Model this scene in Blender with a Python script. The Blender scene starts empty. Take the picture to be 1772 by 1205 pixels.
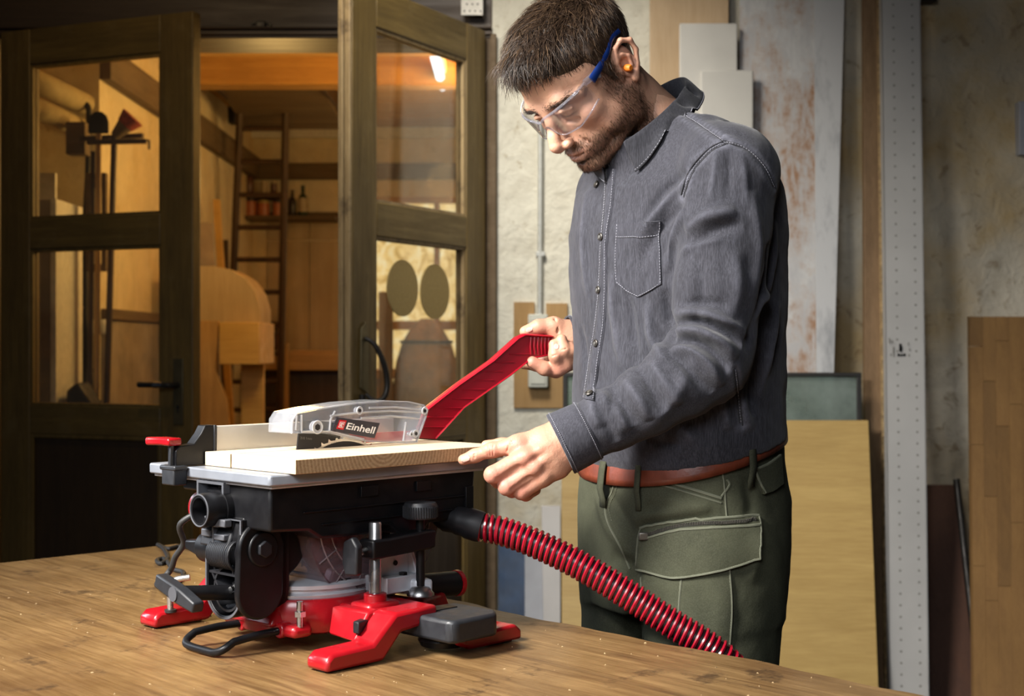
import bpy, bmesh, math, random
import numpy as np
from mathutils import Vector, Matrix
from mathutils.bvhtree import BVHTree

random.seed(7); RNG = np.random.default_rng(7)
SC = bpy.context.scene
COL = SC.collection
PI = math.pi

# ------------------------------------------------------------------ camera, world, lights, exposure
FPX, CX, CY, CAMZ = 2400.0, 886.0, 602.5, 1.24
BENCH_Z = 0.84
cam = bpy.data.objects.new('camera', bpy.data.cameras.new('camera'))
COL.objects.link(cam)
cam.location = (0, 0, CAMZ); cam.rotation_euler = (PI/2, 0, 0)
cam.data.sensor_width = 36; cam.data.lens = 36*FPX/1772
cam.data.dof.use_dof = True; cam.data.dof.focus_distance = 1.93; cam.data.dof.aperture_fstop = 7.1
cam.data.clip_start = 0.05
SC.camera = cam

w = bpy.data.worlds.new('world'); SC.world = w; w.use_nodes = True
w.node_tree.nodes['Background'].inputs[0].default_value = (0.62, 0.70, 0.90, 1)
w.node_tree.nodes['Background'].inputs[1].default_value = 0.012

def area(name, loc, target, size, energy, col, sizey=None, spread=None):
    d = bpy.data.lights.new(name, 'AREA'); d.energy = energy; d.color = col
    d.size = size
    if sizey: d.shape = 'RECTANGLE'; d.size_y = sizey
    if spread: d.spread = math.radians(spread)
    o = bpy.data.objects.new(name, d); COL.objects.link(o); o.location = loc
    o.rotation_euler = (Vector(target)-Vector(loc)).to_track_quat('-Z', 'Y').to_euler()
    return o
def point(name, loc, energy, col, r=.1):
    d = bpy.data.lights.new(name, 'POINT'); d.energy = energy; d.color = col; d.shadow_soft_size = r
    o = bpy.data.objects.new(name, d); COL.objects.link(o); o.location = loc
    return o
area('key_softbox', (-1.55, 0.85, 2.55), (0.0, 2.08, 1.18), 0.7, 28, (1.0, 0.96, 0.91), 0.7, 66)
area('wall_softbox', (-0.35, 3.45, 2.95), (0.30, 4.9, 1.5), 0.5, 6.5, (1.0, 0.93, 0.82), 0.5, 70)
area('front_softbox', (-0.7, -0.7, 2.3), (0.15, 2.2, 1.1), 1.2, 6.5, (0.92, 0.95, 1.0), 1.0, 70)
area('side_softbox', (-2.3, 2.9, 1.7), (0.0, 2.1, 1.15), 0.6, 4, (0.80, 0.88, 1.0), 0.9, 90)
# lights of the room behind the doors and an added fill for the doors
area('back_room_lamp', (0.1, 6.5, 2.45), (-0.4, 6.2, 3.0), 0.8, 24, (1.0, 0.55, 0.14), 0.4)
point('door_fill_light', (-1.0, 3.5, 2.85), 9, (1.0, 0.72, 0.36), .10)  # unseen warm point light added in the front room to brighten the doors
point('back_room_light', (-0.35, 7.7, 2.15), 6, (1.0, 0.62, 0.22), .12)  # added, unseen: lifts the ceiling and the top of the far wall
point('back_room_light', (0.75, 6.3, 1.7), 7, (1.0, 0.66, 0.25), .12)  # warm light put in for the right part of that room
point('back_room_light', (-0.95, 5.62, 1.9), 12, (1.0, 0.62, 0.20), .12)

SC.view_settings.view_transform = 'Standard'; SC.view_settings.look = 'None'
SC.view_settings.gamma = 1; SC.view_settings.use_curve_mapping = False
SC.view_settings.exposure = 0.38

# ------------------------------------------------------------------ helpers
def W(px, py, Y):
    """point on the ray of pixel (px, py) at depth Y"""
    return Vector(((px-CX)/FPX*Y, Y, CAMZ-(py-CY)/FPX*Y))
def lin(r, g, b):
    f = lambda c: (c/255/12.92) if c/255 <= .04045 else ((c/255+.055)/1.055)**2.4
    return (f(r), f(g), f(b), 1)

class NT:
    """tiny node tree helper"""
    def __init__(s, name):
        s.m = bpy.data.materials.new(name); s.m.use_nodes = True
        s.t = s.m.node_tree; s.t.nodes.clear()
        s.out = s.n('ShaderNodeOutputMaterial')
        s.b = s.n('ShaderNodeBsdfPrincipled'); s.l(s.b.outputs[0], s.out.inputs[0])
    def n(s, t, **kw):
        x = s.t.nodes.new(t)
        for k, v in kw.items(): setattr(x, k, v)
        return x
    def l(s, a, b): s.t.links.new(a, b)
    def coord(s, scale=(1, 1, 1), rot=(0, 0, 0), kind='Object'):
        tc = s.n('ShaderNodeTexCoord'); mp = s.n('ShaderNodeMapping')
        mp.inputs['Scale'].default_value = scale; mp.inputs['Rotation'].default_value = rot
        s.l(tc.outputs[kind], mp.inputs[0]); return mp.outputs[0]
    def noise(s, vec, scale, detail=4, rough=.55, dist=0):
        x = s.n('ShaderNodeTexNoise'); x.inputs['Scale'].default_value = scale
        x.inputs['Detail'].default_value = detail; x.inputs['Roughness'].default_value = rough
        x.inputs['Distortion'].default_value = dist
        s.l(vec, x.inputs['Vector']); return x.outputs['Fac']
    def ramp(s, fac, stops):
        x = s.n('ShaderNodeValToRGB'); e = x.color_ramp.elements
        while len(e) < len(stops): e.new(.5)
        for i, (p, c) in enumerate(stops):
            e[i].position = p; e[i].color = c if not isinstance(c, (int, float)) else (c, c, c, 1)
        s.l(fac, x.inputs[0]); return x.outputs[0]
    def mix(s, fac, a, b, mode='MIX'):
        x = s.n('ShaderNodeMix', data_type='RGBA', blend_type=mode)
        for v, i in ((fac, 0), (a, 6), (b, 7)):
            if hasattr(v, 'is_linked') or hasattr(v, 'links'): s.l(v, x.inputs[i])
            else: x.inputs[i].default_value = v
        return x.outputs[2]
    def bump(s, h, strength=.3, dist=.01, prev=None):
        x = s.n('ShaderNodeBump'); x.inputs['Strength'].default_value = strength
        x.inputs['Distance'].default_value = dist; s.l(h, x.inputs['Height'])
        if prev is not None: s.l(prev, x.inputs['Normal'])
        return x.outputs[0]
    def set(s, **kw):
        for k, v in kw.items():
            k = k.replace('_', ' ')
            if hasattr(v, 'links'): s.l(v, s.b.inputs[k])
            else: s.b.inputs[k].default_value = v
        return s

MATS = {}
def plain(name, c, rough=.5, metal=0, var=.12, scale=40, bump=.0, spec=.5, coat=0, bscale=None, bdist=.002, roughvar=.1):
    if name in MATS: return MATS[name]
    s = NT(name); v = s.coord()
    n = s.noise(v, scale, 5)
    d = tuple(x*(1-var) for x in c[:3])+(1,); u = tuple(min(1, x*(1+var)) for x in c[:3])+(1,)
    s.set(Base_Color=s.ramp(n, [(.3, d), (.7, u)]), Metallic=metal)
    s.b.inputs['Specular IOR Level'].default_value = spec
    s.b.inputs['Coat Weight'].default_value = coat; s.b.inputs['Coat Roughness'].default_value = .08
    s.set(Roughness=s.ramp(s.noise(v, scale*.6, 3), [(.3, max(.02, rough-roughvar)), (.7, min(1, rough+roughvar))]))
    if bump: s.set(Normal=s.bump(s.noise(v, bscale or scale*4, 4), bump, bdist))
    MATS[name] = s.m; return s.m

def wood(name, dark, light, axis=0, grain=14, stretch=14, rough=.55, bump=.15, stain=None, stain_amt=.5, blotch=.35):
    """grain along local axis 0/1/2"""
    if name in MATS: return MATS[name]
    s = NT(name)
    sc = [stretch]*3; sc[axis] = 1.0
    v = s.coord(tuple(sc)); v1 = s.coord()
    n = s.noise(v, grain*.12, 6, .62, .8)
    fine = s.noise(s.coord(tuple(x*5 if i != axis else 3 for i, x in enumerate(sc))), grain*.35, 3, .6)
    c = s.ramp(n, [(.32, dark), (.52, tuple((a+b)/2 for a, b in zip(dark, light))), (.68, light)])
    c = s.mix(.35, c, s.ramp(fine, [(.35, dark), (.65, light)]))
    c = s.mix(s.ramp(s.noise(v1, 3.0, 4), [(.42, 0.0), (.75, blotch)]), c, tuple(x*.55 for x in dark[:3])+(1,))
    if stain: c = s.mix(s.ramp(s.noise(v1, 9, 6, .65), [(.55, 0.0), (.68, stain_amt)]), c, stain)
    s.set(Base_Color=c, Roughness=s.ramp(n, [(.3, min(1, rough+.12)), (.7, rough-.08)]))
    s.set(Normal=s.bump(fine, bump, .0015, s.bump(n, bump*.7, .003)))
    MATS[name] = s.m; return s.m

class MB:
    """mesh builder: collects shapes, builds ONE mesh object"""
    def __init__(s): s.v = []; s.f = []
    def add(s, vs, fs):
        o = len(s.v); s.v += [tuple(map(float, p)) for p in vs]; s.f += [tuple(i+o for i in f) for f in fs]; return s
    def box(s, x0, x1, y0, y1, z0, z1, M=None):
        p = [Vector((x, y, z)) for z in (z0, z1) for y in (y0, y1) for x in (x0, x1)]
        if M is not None: p = [M @ q for q in p]
        return s.add(p, [(0, 2, 3, 1), (4, 5, 7, 6), (0, 1, 5, 4), (2, 6, 7, 3), (0, 4, 6, 2), (1, 3, 7, 5)])
    def hexa(s, p):   # 8 points: bottom 4 ccw, top 4 ccw
        return s.add(p, [(3, 2, 1, 0), (4, 5, 6, 7), (0, 1, 5, 4), (1, 2, 6, 5), (2, 3, 7, 6), (3, 0, 4, 7)])
    def cyl(s, p0, p1, r0, r1=None, n=24, caps=True):
        return s.tube([p0, p1], [r0, r0 if r1 is None else r1], n, caps)
    def tube(s, pts, rad, n=12, caps=True, closed=False, flat=None):
        pts = [Vector(p) for p in pts]; k = len(pts)
        if not hasattr(rad, '__len__'): rad = [rad]*k
        up = None; rings = []; vs = []; fs = []
        for i in range(k):
            if closed: t = pts[(i+1) % k]-pts[i-1]
            else: t = pts[min(i+1, k-1)]-pts[max(i-1, 0)]
            if t.length < 1e-9: t = Vector((0, 0, 1))
            t.normalize()
            if up is None:
                up = Vector((0, 0, 1)) if abs(t.z) < .9 else Vector((1, 0, 0))
                if flat is not None: up = Vector(flat[2])
            u = up-t*up.dot(t)
            if u.length < 1e-6: u = t.orthogonal()
            u.normalize(); v = t.cross(u); up = u
            fa, fb = (flat[0], flat[1]) if flat is not None else (1, 1)
            for j in range(n):
                a = 2*PI*j/n
                vs.append(pts[i]+(u*math.cos(a)*fa+v*math.sin(a)*fb)*rad[i])
        for i in range(k if closed else k-1):
            i2 = (i+1) % k
            for j in range(n):
                fs.append((i*n+j, i*n+(j+1) % n, i2*n+(j+1) % n, i2*n+j))
        if caps and not closed:
            fs.append(tuple(range(n))[::-1]); fs.append(tuple((k-1)*n+j for j in range(n)))
        return s.add(vs, fs)
    def ring(s, c, ax, R, r, n=32, m=10):   # torus
        c = Vector(c); ax = Vector(ax).normalized(); u = ax.orthogonal().normalized(); v = ax.cross(u)
        return s.tube([c+(u*math.cos(2*PI*i/n)+v*math.sin(2*PI*i/n))*R for i in range(n)], r, m, closed=True)
    def prism(s, poly, lo, hi, plane='xz'):
        """poly 2D points extruded from lo to hi along the remaining axis"""
        k = len(poly)
        def P(u, v, w):
            return {'xz': (u, w, v), 'xy': (u, v, w), 'yz': (w, u, v)}[plane]
        vs = [P(u, v, lo) for u, v in poly]+[P(u, v, hi) for u, v in poly]
        fs = [tuple(range(k)), tuple(range(2*k-1, k-1, -1))]+[(i, i+k, (i+1) % k+k, (i+1) % k) for i in range(k)]
        return s.add(vs, fs)
    def frame(s, outer, inner, lo, hi, plane='xz'):
        """outer and inner loops with the same count"""
        k = len(outer)
        def P(u, v, w):
            return {'xz': (u, w, v), 'xy': (u, v, w), 'yz': (w, u, v)}[plane]
        vs = [P(u, v, lo) for u, v in outer]+[P(u, v, lo) for u, v in inner]+[P(u, v, hi) for u, v in outer]+[P(u, v, hi) for u, v in inner]
        fs = []
        for i in range(k):
            j = (i+1) % k
            fs += [(i, j, j+k, i+k), (i+2*k, i+3*k, j+3*k, j+2*k), (i, i+2*k, j+2*k, j), (i+k, j+k, j+3*k, i+3*k)]
        return s.add(vs, fs)
    def lathe(s, prof, c=(0, 0, 0), ax=(0, 0, 1), n=32):
        """prof: list of (r, h) along ax"""
        c = Vector(c); ax = Vector(ax).normalized(); u = ax.orthogonal().normalized(); v = ax.cross(u)
        vs = []; fs = []; k = len(prof)
        for r, h in prof:
            for j in range(n):
                a = 2*PI*j/n; vs.append(c+ax*h+(u*math.cos(a)+v*math.sin(a))*r)
        for i in range(k-1):
            for j in range(n): fs.append((i*n+j, i*n+(j+1) % n, (i+1)*n+(j+1) % n, (i+1)*n+j))
        fs.append(tuple(range(n))[::-1]); fs.append(tuple((k-1)*n+j for j in range(n)))
        return s.add(vs, fs)
    def build(s, name, mat, parent=None, bevel=0, seg=2, smooth=False, sub=0, auto=True):
        me = bpy.data.meshes.new(name); me.from_pydata(s.v, [], s.f); me.validate()
        bm = bmesh.new(); bm.from_mesh(me); bmesh.ops.recalc_face_normals(bm, faces=bm.faces); bm.to_mesh(me); bm.free()
        return finish(name, me, mat, parent, bevel, seg, smooth, sub, auto)

def finish(name, me, mat, parent=None, bevel=0, seg=2, smooth=False, sub=0, auto=True):
    o = bpy.data.objects.new(name, me); COL.objects.link(o)
    if mat is not None: me.materials.append(mat if not isinstance(mat, str) else MATS[mat])
    if bevel:
        b = o.modifiers.new('bevel', 'BEVEL'); b.width = bevel; b.segments = seg; b.limit_method = 'ANGLE'; b.angle_limit = math.radians(38)
        b.harden_normals = False
    if sub:
        b = o.modifiers.new('sub', 'SUBSURF'); b.levels = sub; b.render_levels = sub
    if smooth: me.shade_smooth()
    elif auto:
        me.shade_smooth()
        try: me.set_sharp_from_angle(angle=math.radians(40))
        except Exception: pass
    if parent is not None: attach(o, parent)
    return o
def attach(o, parent):
    o.parent = parent
    if not parent.get('local'):
        M = Matrix.Identity(4); p = parent
        M = Matrix.LocRotScale(p.location, p.rotation_euler, p.scale)
        o.matrix_parent_inverse = M.inverted() if p.parent is None else Matrix.Identity(4)
def tag(o, label=None, cat=None, group=None, kind=None):
    for k, v in (('label', label), ('category', cat), ('group', group), ('kind', kind)):
        if v: o[k] = v
    return o
def thing(name, loc, label=None, cat=None, group=None, rz=0, local=False, kind=None):
    o = bpy.data.objects.new(name, None); COL.objects.link(o); o.location = loc; o.rotation_euler = (0, 0, rz)
    o.empty_display_size = .05
    if local: o['local'] = True
    return tag(o, label, cat, group, kind)
def grid_mesh(name, P, mat, parent=None, solid=0, **kw):
    """P: array (n, m, 3) of points"""
    n, m = P.shape[:2]
    fs = [(i*m+j, i*m+j+1, (i+1)*m+j+1, (i+1)*m+j) for i in range(n-1) for j in range(m-1)]
    me = bpy.data.meshes.new(name); me.from_pydata([tuple(map(float, p)) for p in P.reshape(-1, 3)], [], fs)
    o = finish(name, me, mat, parent, smooth=True, **kw)
    if solid:
        b = o.modifiers.new('solid', 'SOLIDIFY'); b.thickness = solid; b.offset = 0
    return o
def vnoise(p, scale, seed=0, octaves=3):
    """smooth pseudo noise for numpy points (N,3), about -1..1"""
    r = np.random.default_rng(seed); out = np.zeros(len(p)); amp = 1
    for o in range(octaves):
        for k in range(5):
            d = r.normal(size=3); d /= np.linalg.norm(d)
            out += amp*np.sin(p@d*scale*(2**o)*r.uniform(.7, 1.4)+r.uniform(0, 6.28))/3
        amp *= .5
    return out
def bez(pts, n=8):
    """Catmull-Rom through pts"""
    P = [np.array(p, float) for p in pts]; P = [2*P[0]-P[1]]+P+[2*P[-1]-P[-2]]
    out = []
    for i in range(1, len(P)-2):
        for k in range(n):
            t = k/n; a, b, c, d = P[i-1], P[i], P[i+1], P[i+2]
            out.append(.5*((2*b)+(-a+c)*t+(2*a-5*b+4*c-d)*t*t+(-a+3*b-3*c+d)*t**3))
    out.append(P[-2]); return out
# ------------------------------------------------------------------ materials of the setting
def plaster(name, base, dirt, crack=.6, bumps=.5):
    s = NT(name); v = s.coord()
    big = s.noise(v, 2.2, 6, .6); mid = s.noise(v, 9, 6, .65); fine = s.noise(v, 60, 4, .6)
    c = s.ramp(mid, [(.25, tuple(x*.80 for x in base[:3])+(1,)), (.6, base)])
    c = s.mix(s.ramp(big, [(.50, 0.0), (.68, .75)]), c, dirt)
    vn = s.n('ShaderNodeTexVoronoi'); vn.feature = 'DISTANCE_TO_EDGE'; vn.inputs['Scale'].default_value = 3.1
    wv = s.n('ShaderNodeVectorMath'); wv.operation = 'ADD'
    nz = s.n('ShaderNodeTexNoise'); nz.inputs['Scale'].default_value = 6; s.l(v, nz.inputs['Vector'])
    s.l(v, wv.inputs[0]); s.l(nz.outputs['Color'], wv.inputs[1]); s.l(wv.outputs[0], vn.inputs['Vector'])
    ck = s.ramp(vn.outputs['Distance'], [(.0, crack), (.012, 0.0)])
    ckm = s.mix(s.ramp(big, [(.45, 0.0), (.6, 1.0)]), (0, 0, 0, 1), ck)
    c = s.mix(ckm, c, tuple(x*.45 for x in dirt[:3])+(1,))
    sp = s.ramp(s.noise(v, 24, 5, .7), [(.63, 0.0), (.70, .55)])
    c = s.mix(sp, c, tuple(x*.5 for x in dirt[:3])+(1,))
    s.set(Base_Color=c, Roughness=.9)
    s.set(Normal=s.bump(fine, .25*bumps, .004, s.bump(mid, .6*bumps, .03, s.bump(big, .5*bumps, .05))))
    MATS[name] = s.m; return s.m
plaster('plaster_cream', (.66, .62, .50, 1), (.50, .40, .22, 1), .5, .45)
plaster('plaster_rough', (.56, .50, .38, 1), (.36, .25, .10, 1), .7, 1.3)
plaster('plaster_back', (.72, .62, .42, 1), (.60, .46, .24, 1), .3, .3)
wood('door_brown', (.090, .058, .016, 1), (.22, .142, .040, 1), axis=2, grain=20, rough=.50, bump=.25, stain=(.22, .16, .07, 1), stain_amt=.35)
wood('door_brown_rail', (.090, .058, .016, 1), (.21, .138, .038, 1), axis=0, grain=20, rough=.50, bump=.25, stain=(.22, .16, .07, 1), stain_amt=.3)
wood('door_panel', (.040, .024, .012, 1), (.075, .046, .022, 1), axis=2, grain=16, rough=.5, bump=.15)
wood('door_worn_lit', (.20, .13, .055, 1), (.50, .37, .19, 1), axis=2, grain=30, rough=.6, bump=.4, stain=(.08, .05, .025, 1), stain_amt=.9)
wood('lintel_wood', (.040, .024, .014, 1), (.075, .048, .028, 1), axis=0, grain=14, rough=.5, bump=.2)
wood('ceiling_pine', (.40, .20, .05, 1), (.62, .36, .11, 1), axis=0, grain=16, rough=.5, bump=.1)
wood('dark_beam', (.10, .065, .032, 1), (.17, .115, .06, 1), axis=0, grain=12, rough=.7, bump=.2)
wood('dark_beam_y', (.10, .065, .032, 1), (.17, .115, .06, 1), axis=1, grain=12, rough=.7, bump=.2)
wood('floor_boards', (.06, .05, .04, 1), (.12, .10, .08, 1), axis=0, grain=10, rough=.8)
wood('panel_board', (.40, .30, .17, 1), (.52, .41, .25, 1), axis=2, grain=8, rough=.6, bump=.05)
wood('pine_x', (.36, .20, .07, 1), (.60, .38, .15, 1), axis=0, grain=14, rough=.5)
wood('pine_z', (.36, .20, .07, 1), (.60, .38, .15, 1), axis=2, grain=14, rough=.5)
wood('ply_yellow', (.50, .30, .08, 1), (.70, .46, .15, 1), axis=0, grain=9, rough=.45, bump=.05)
wood('dark_rod', (.035, .018, .010, 1), (.08, .04, .02, 1), axis=2, grain=14, rough=.5)
plain('iron_dark', (.03, .027, .024, 1), .45, .6)
plain('brass_old', (.16, .13, .07, 1), .45, .7, scale=30)
plain('chrome', (.75, .74, .72, 1), .18, 1, var=.05)
plain('disc_cork', (.40, .29, .11, 1), .85, 0, var=.1, scale=120)
plain('pipe_lagging', (.42, .34, .18, 1), .8, 0, bump=.3)
plain('white_enamel', (.66, .64, .58, 1), .5, 0)
plain('grey_paint', (.30, .25, .20, 1), .6, 0, var=.25, scale=8)
plain('brush_red', (.28, .05, .035, 1), .9, 0, var=.4, scale=90, bump=.6)
plain('rubber_black', (.018, .017, .016, 1), .6, 0)

def clear_glass(name, tint=(1, 1, 1, 1), refl=.9, rough=.02, haze=0.0, hazecol=(.6, .6, .6, 1), ior=1.5):
    s = NT(name)
    tr = s.n('ShaderNodeBsdfTransparent'); tr.inputs[0].default_value = tint
    gl = s.n('ShaderNodeBsdfGlossy'); gl.inputs['Roughness'].default_value = rough; gl.inputs['Color'].default_value = (refl, refl, refl, 1)
    lw = s.n('ShaderNodeLayerWeight'); pw = s.n('ShaderNodeMath', operation='POWER'); pw.inputs[1].default_value = 4.0; s.l(lw.outputs['Facing'], pw.inputs[0])
    fr = s.n('ShaderNodeMath', operation='MULTIPLY_ADD'); s.l(pw.outputs[0], fr.inputs[0]); fr.inputs[1].default_value = .9; fr.inputs[2].default_value = ((ior-1)/(ior+1))**2
    mx = s.n('ShaderNodeMixShader'); s.l(fr.outputs[0], mx.inputs[0]); s.l(tr.outputs[0], mx.inputs[1]); s.l(gl.outputs[0], mx.inputs[2])
    last = mx.outputs[0]
    if haze:
        df = s.n('ShaderNodeBsdfDiffuse'); df.inputs[0].default_value = hazecol
        m2 = s.n('ShaderNodeMixShader')
        f = s.ramp(s.noise(s.coord(), 6, 5, .6), [(.35, haze*.5), (.75, min(1, haze*1.7))])
        s.l(f, m2.inputs[0]); s.l(last, m2.inputs[1]); s.l(df.outputs[0], m2.inputs[2]); last = m2.outputs[0]
    s.l(last, s.out.inputs[0]); MATS[name] = s.m; return s.m
clear_glass('door_glass', (.97, .96, .92, 1), .9, .03, .035, (.55, .50, .40, 1))

# ------------------------------------------------------------------ front room shell
WY = 4.90
def struct(o): return tag(o, kind='structure')
n = 90
xs = np.linspace(-.07, 3.3, 110); zs = np.linspace(0, 3.2, 110)
P = np.zeros((len(zs), len(xs), 3)); P[..., 0] = xs[None]; P[..., 2] = zs[:, None]
q = P.reshape(-1, 3)
rough_amt = np.clip((q[:, 0]-.95)/.5, .08, 1)
P[..., 1] = (WY+rough_amt*(.010*vnoise(q, 9, 3)+.005*vnoise(q, 31, 4))).reshape(len(zs), len(xs))
# plaster: smooth cream next to the door, rough lime plaster further right
s = NT('plaster_wall'); v = s.coord()
sep = s.n('ShaderNodeSeparateXYZ'); s.l(v, sep.inputs[0])
big = s.noise(v, 2.0, 6, .6); mid = s.noise(v, 8, 6, .68); lump = s.noise(v, 17, 5, .6, .6); fine = s.noise(v, 70, 4, .6)
smooth_c = s.ramp(mid, [(.25, (.52, .49, .40, 1)), (.55, (.68, .66, .56, 1))])
smooth_c = s.mix(s.ramp(s.noise(v, 26, 5, .7), [(.62, 0.0), (.70, .5)]), smooth_c, (.30, .23, .12, 1))
rough_c = s.ramp(mid, [(.25, (.40, .35, .26, 1)), (.6, (.62, .57, .46, 1))])
rough_c = s.mix(s.ramp(big, [(.46, 0.0), (.62, .8)]), rough_c, (.40, .27, .10, 1))
rough_c = s.mix(s.ramp(lump, [(.58, 0.0), (.68, .6)]), rough_c, (.20, .13, .06, 1))
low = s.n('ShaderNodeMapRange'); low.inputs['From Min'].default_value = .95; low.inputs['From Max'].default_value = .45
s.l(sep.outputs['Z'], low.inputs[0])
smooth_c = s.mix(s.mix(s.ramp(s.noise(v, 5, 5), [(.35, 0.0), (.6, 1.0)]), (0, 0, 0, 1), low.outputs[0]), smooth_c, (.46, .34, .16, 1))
side = s.n('ShaderNodeMapRange'); side.inputs['From Min'].default_value = .55; side.inputs['From Max'].default_value = .75
s.l(sep.outputs['X'], side.inputs[0])
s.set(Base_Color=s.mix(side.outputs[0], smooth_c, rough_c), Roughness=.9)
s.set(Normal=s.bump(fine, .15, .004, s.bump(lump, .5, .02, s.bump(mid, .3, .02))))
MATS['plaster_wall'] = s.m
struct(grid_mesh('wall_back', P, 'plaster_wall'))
m = MB(); m.box(-3.2, -1.83, WY, WY+.25, 0, 3.2); struct(m.build('wall_left', 'lintel_wood'))
m = MB(); m.box(-1.83, -.07, WY, WY+.25, 2.335, 3.2); m.box(-1.83, -.07, WY-.012, WY, 2.345, 2.36); m.box(-1.83, -.07, WY-.02, WY, 2.365, 2.372)
lint = struct(m.build('trim_1', 'lintel_wood', bevel=.003))
m = MB(); m.box(-.155, -.055, WY+.004, WY+.25, 0, 2.345); m.box(-.075, -.055, WY-.03, WY+.004, 0, 2.345); struct(m.build('trim_2', 'dark_beam', bevel=.003))
m = MB(); m.box(-1.86, -1.82, WY-.03, WY+.2, 0, 2.345); struct(m.build('trim_3', 'lintel_wood', bevel=.003))
m = MB(); m.box(-3.2, 3.4, -1.2, WY, -.1, 0); struct(m.build('floor', 'floor_boards'))

# lintel catch and bracket
t = thing('door_catch', W(452, 43, WY-.01), 'small dark oval metal door catch on the brown lintel', 'catch')
c = W(452, 43, WY-.006)
m = MB(); m.tube([c+Vector((math.cos(a)*.034, 0, math.sin(a)*.010)) for a in np.linspace(0, 2*PI, 24, endpoint=False)], .004, 6, closed=True); m.build('ring', 'iron_dark', t)
m = MB(); m.box(c.x-.016, c.x+.016, c.y-.012, c.y+.004, c.z-.011, c.z+.011); m.build('body', 'iron_dark', t, bevel=.003)
t = thing('perforated_bracket', W(818, 10, WY-.03), 'white perforated metal bracket end hanging above the right door leaf', 'bracket')
a, b = W(798, -60, WY-.05), W(837, 26, WY-.05)
m = MB(); m.box(a.x, b.x, a.y, a.y+.003, b.z, a.z); m.box(b.x-.003, b.x, a.y, a.y+.05, b.z, a.z); m.build('plate', 'white_enamel', t)
m = MB()
for i in range(4):
    for j in range(6):
        p = Vector((a.x+.011+.019*i+.009*(j % 2), a.y-.0004, b.z+.014+.024*j))
        if p.x < b.x-.004: m.cyl(p, p+Vector((0, .0008, 0)), .0035, n=8)
tag(m.build('perforations', 'iron_dark', t), kind='stuff')

# ------------------------------------------------------------------ double door, both leaves open into the workshop
def leaf(name, loc, rz, ylo, yhi, glazed_y, flip):
    t = thing(name, loc, rz=rz, local=True); struct(t)
    Wd, S = .81, .13
    rails = [(2.228, 2.353), (1.584, 1.690), (.941, 1.041), (.02, .14)]
    def box(nm, x0, x1, z0, z1, mt, inset=0, bev=.004):
        m = MB(); m.box(x0, x1, ylo+inset, yhi-inset, z0, z1); return m.build(nm, mt, t, bevel=bev)
    box('hinge_stile', 0, S, .02, 2.353, 'door_brown')
    box('lock_stile', Wd-S, Wd, .02, 2.353, 'door_brown')
    for z0, z1 in rails: box('rail', S, Wd-S, z0, z1, 'door_brown_rail')
    m = MB(); m.box(S, Wd-S, ylo+.016, yhi-.016, .14, .941); m.build('panel', 'door_panel', t)
    for z0, z1 in ((1.690, 2.228), (1.041, 1.584)):
        m = MB(); m.box(S, Wd-S, (ylo+yhi)/2-.002, (ylo+yhi)/2+.002, z0, z1); p = m.build('pane', 'door_glass', t)
        for yy in ((ylo+.006, (ylo+yhi)/2-.003), ((ylo+yhi)/2+.003, yhi-.006)):
            m = MB(); o = [(S-.001, z0-.001), (Wd-S+.001, z0-.001), (Wd-S+.001, z1+.001), (S-.001, z1+.001)]
            i_ = [(S+.009, z0+.009), (Wd-S-.009, z0+.009), (Wd-S-.009, z1-.009), (S+.009, z1-.009)]
            m.frame(o, i_, yy[0], yy[1]); m.build('glazing_bead', 'door_worn_lit' if flip else 'door_brown', t)  # right leaf's beads: lit look of the rebate put into a paler colour
    yb = (ylo, yhi)[0 if not flip else 1]
    m = MB(); sg = -1 if not flip else 1
    o = [(S-.001, .13), (Wd-S+.001, .13), (Wd-S+.001, .95), (S-.001, .95)]; i_ = [(S+.014, .154), (Wd-S-.014, .154), (Wd-S-.014, .927), (S+.014, .927)]
    m.frame(o, i_, yb-sg*.014, yb-sg*.002); m.build('panel_moulding', 'door_brown', t, bevel=.004)
    return t
d1 = leaf('door_1', (-1.802, 4.884, 0), math.atan2(-.381, .9246), 0, .045, .02, False)
d2 = leaf('door_2', (-.093, 4.862, 0), math.atan2(-.880, -.4746), -.045, 0, -.02, True)
# worn lipping on the free edge of the right leaf
for y0, y1 in ((-.045, -.027), (-.022, -.001)):
    m = MB(); m.box(.809, .822, y0, y1, .02, 2.353); m.build('edge_strip', 'door_worn_lit', d2, bevel=.003)
# handle on the left leaf
m = MB(); m.box(.735, .775, -.006, 0, .985, 1.205); hp = m.build('handle_plate', 'brass_old', d1, bevel=.002)
m = MB(); m.tube(bez([(.755, 0, 1.118), (.755, -.03, 1.118), (.750, -.045, 1.118), (.735, -.05, 1.118), (.63, -.05, 1.118)], 5), .009, 12)
hd = m.build('handle', 'rubber_black', d1)
m = MB(); m.cyl((.728, -.05, 1.118), (.692, -.05, 1.118), .0105, n=16); o = m.build('ferrule', 'chrome', d1)
m = MB(); m.cyl((.755, -.0075, 1.045), (.755, -.005, 1.045), .006, n=12); m.box(.752, .758, -.0075, -.005, 1.025, 1.045); m.build('keyhole', 'rubber_black', d1)
# latch on the right leaf
m = MB(); m.prism([(.735, 1.10), (.775, 1.12), (.77, 1.30), (.745, 1.32), (.73, 1.25)], 0, .006); m.build('latch_plate', 'brass_old', d2, bevel=.002)
m = MB(); m.tube(bez([(.748, .004, 1.27), (.735, .03, 1.25), (.715, .05, 1.19), (.705, .055, 1.13), (.715, .05, 1.09), (.735, .03, 1.08), (.748, .006, 1.10)], 6), [.006+.003*math.sin(PI*i/36) for i in range(37)], 10)
m.build('latch_handle', 'iron_dark', d2)
m = MB(); m.cyl((.775, .012, .3), (.775, .012, 1.10), .010, n=12); m.build('bolt_rod', 'iron_dark', d2)
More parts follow.
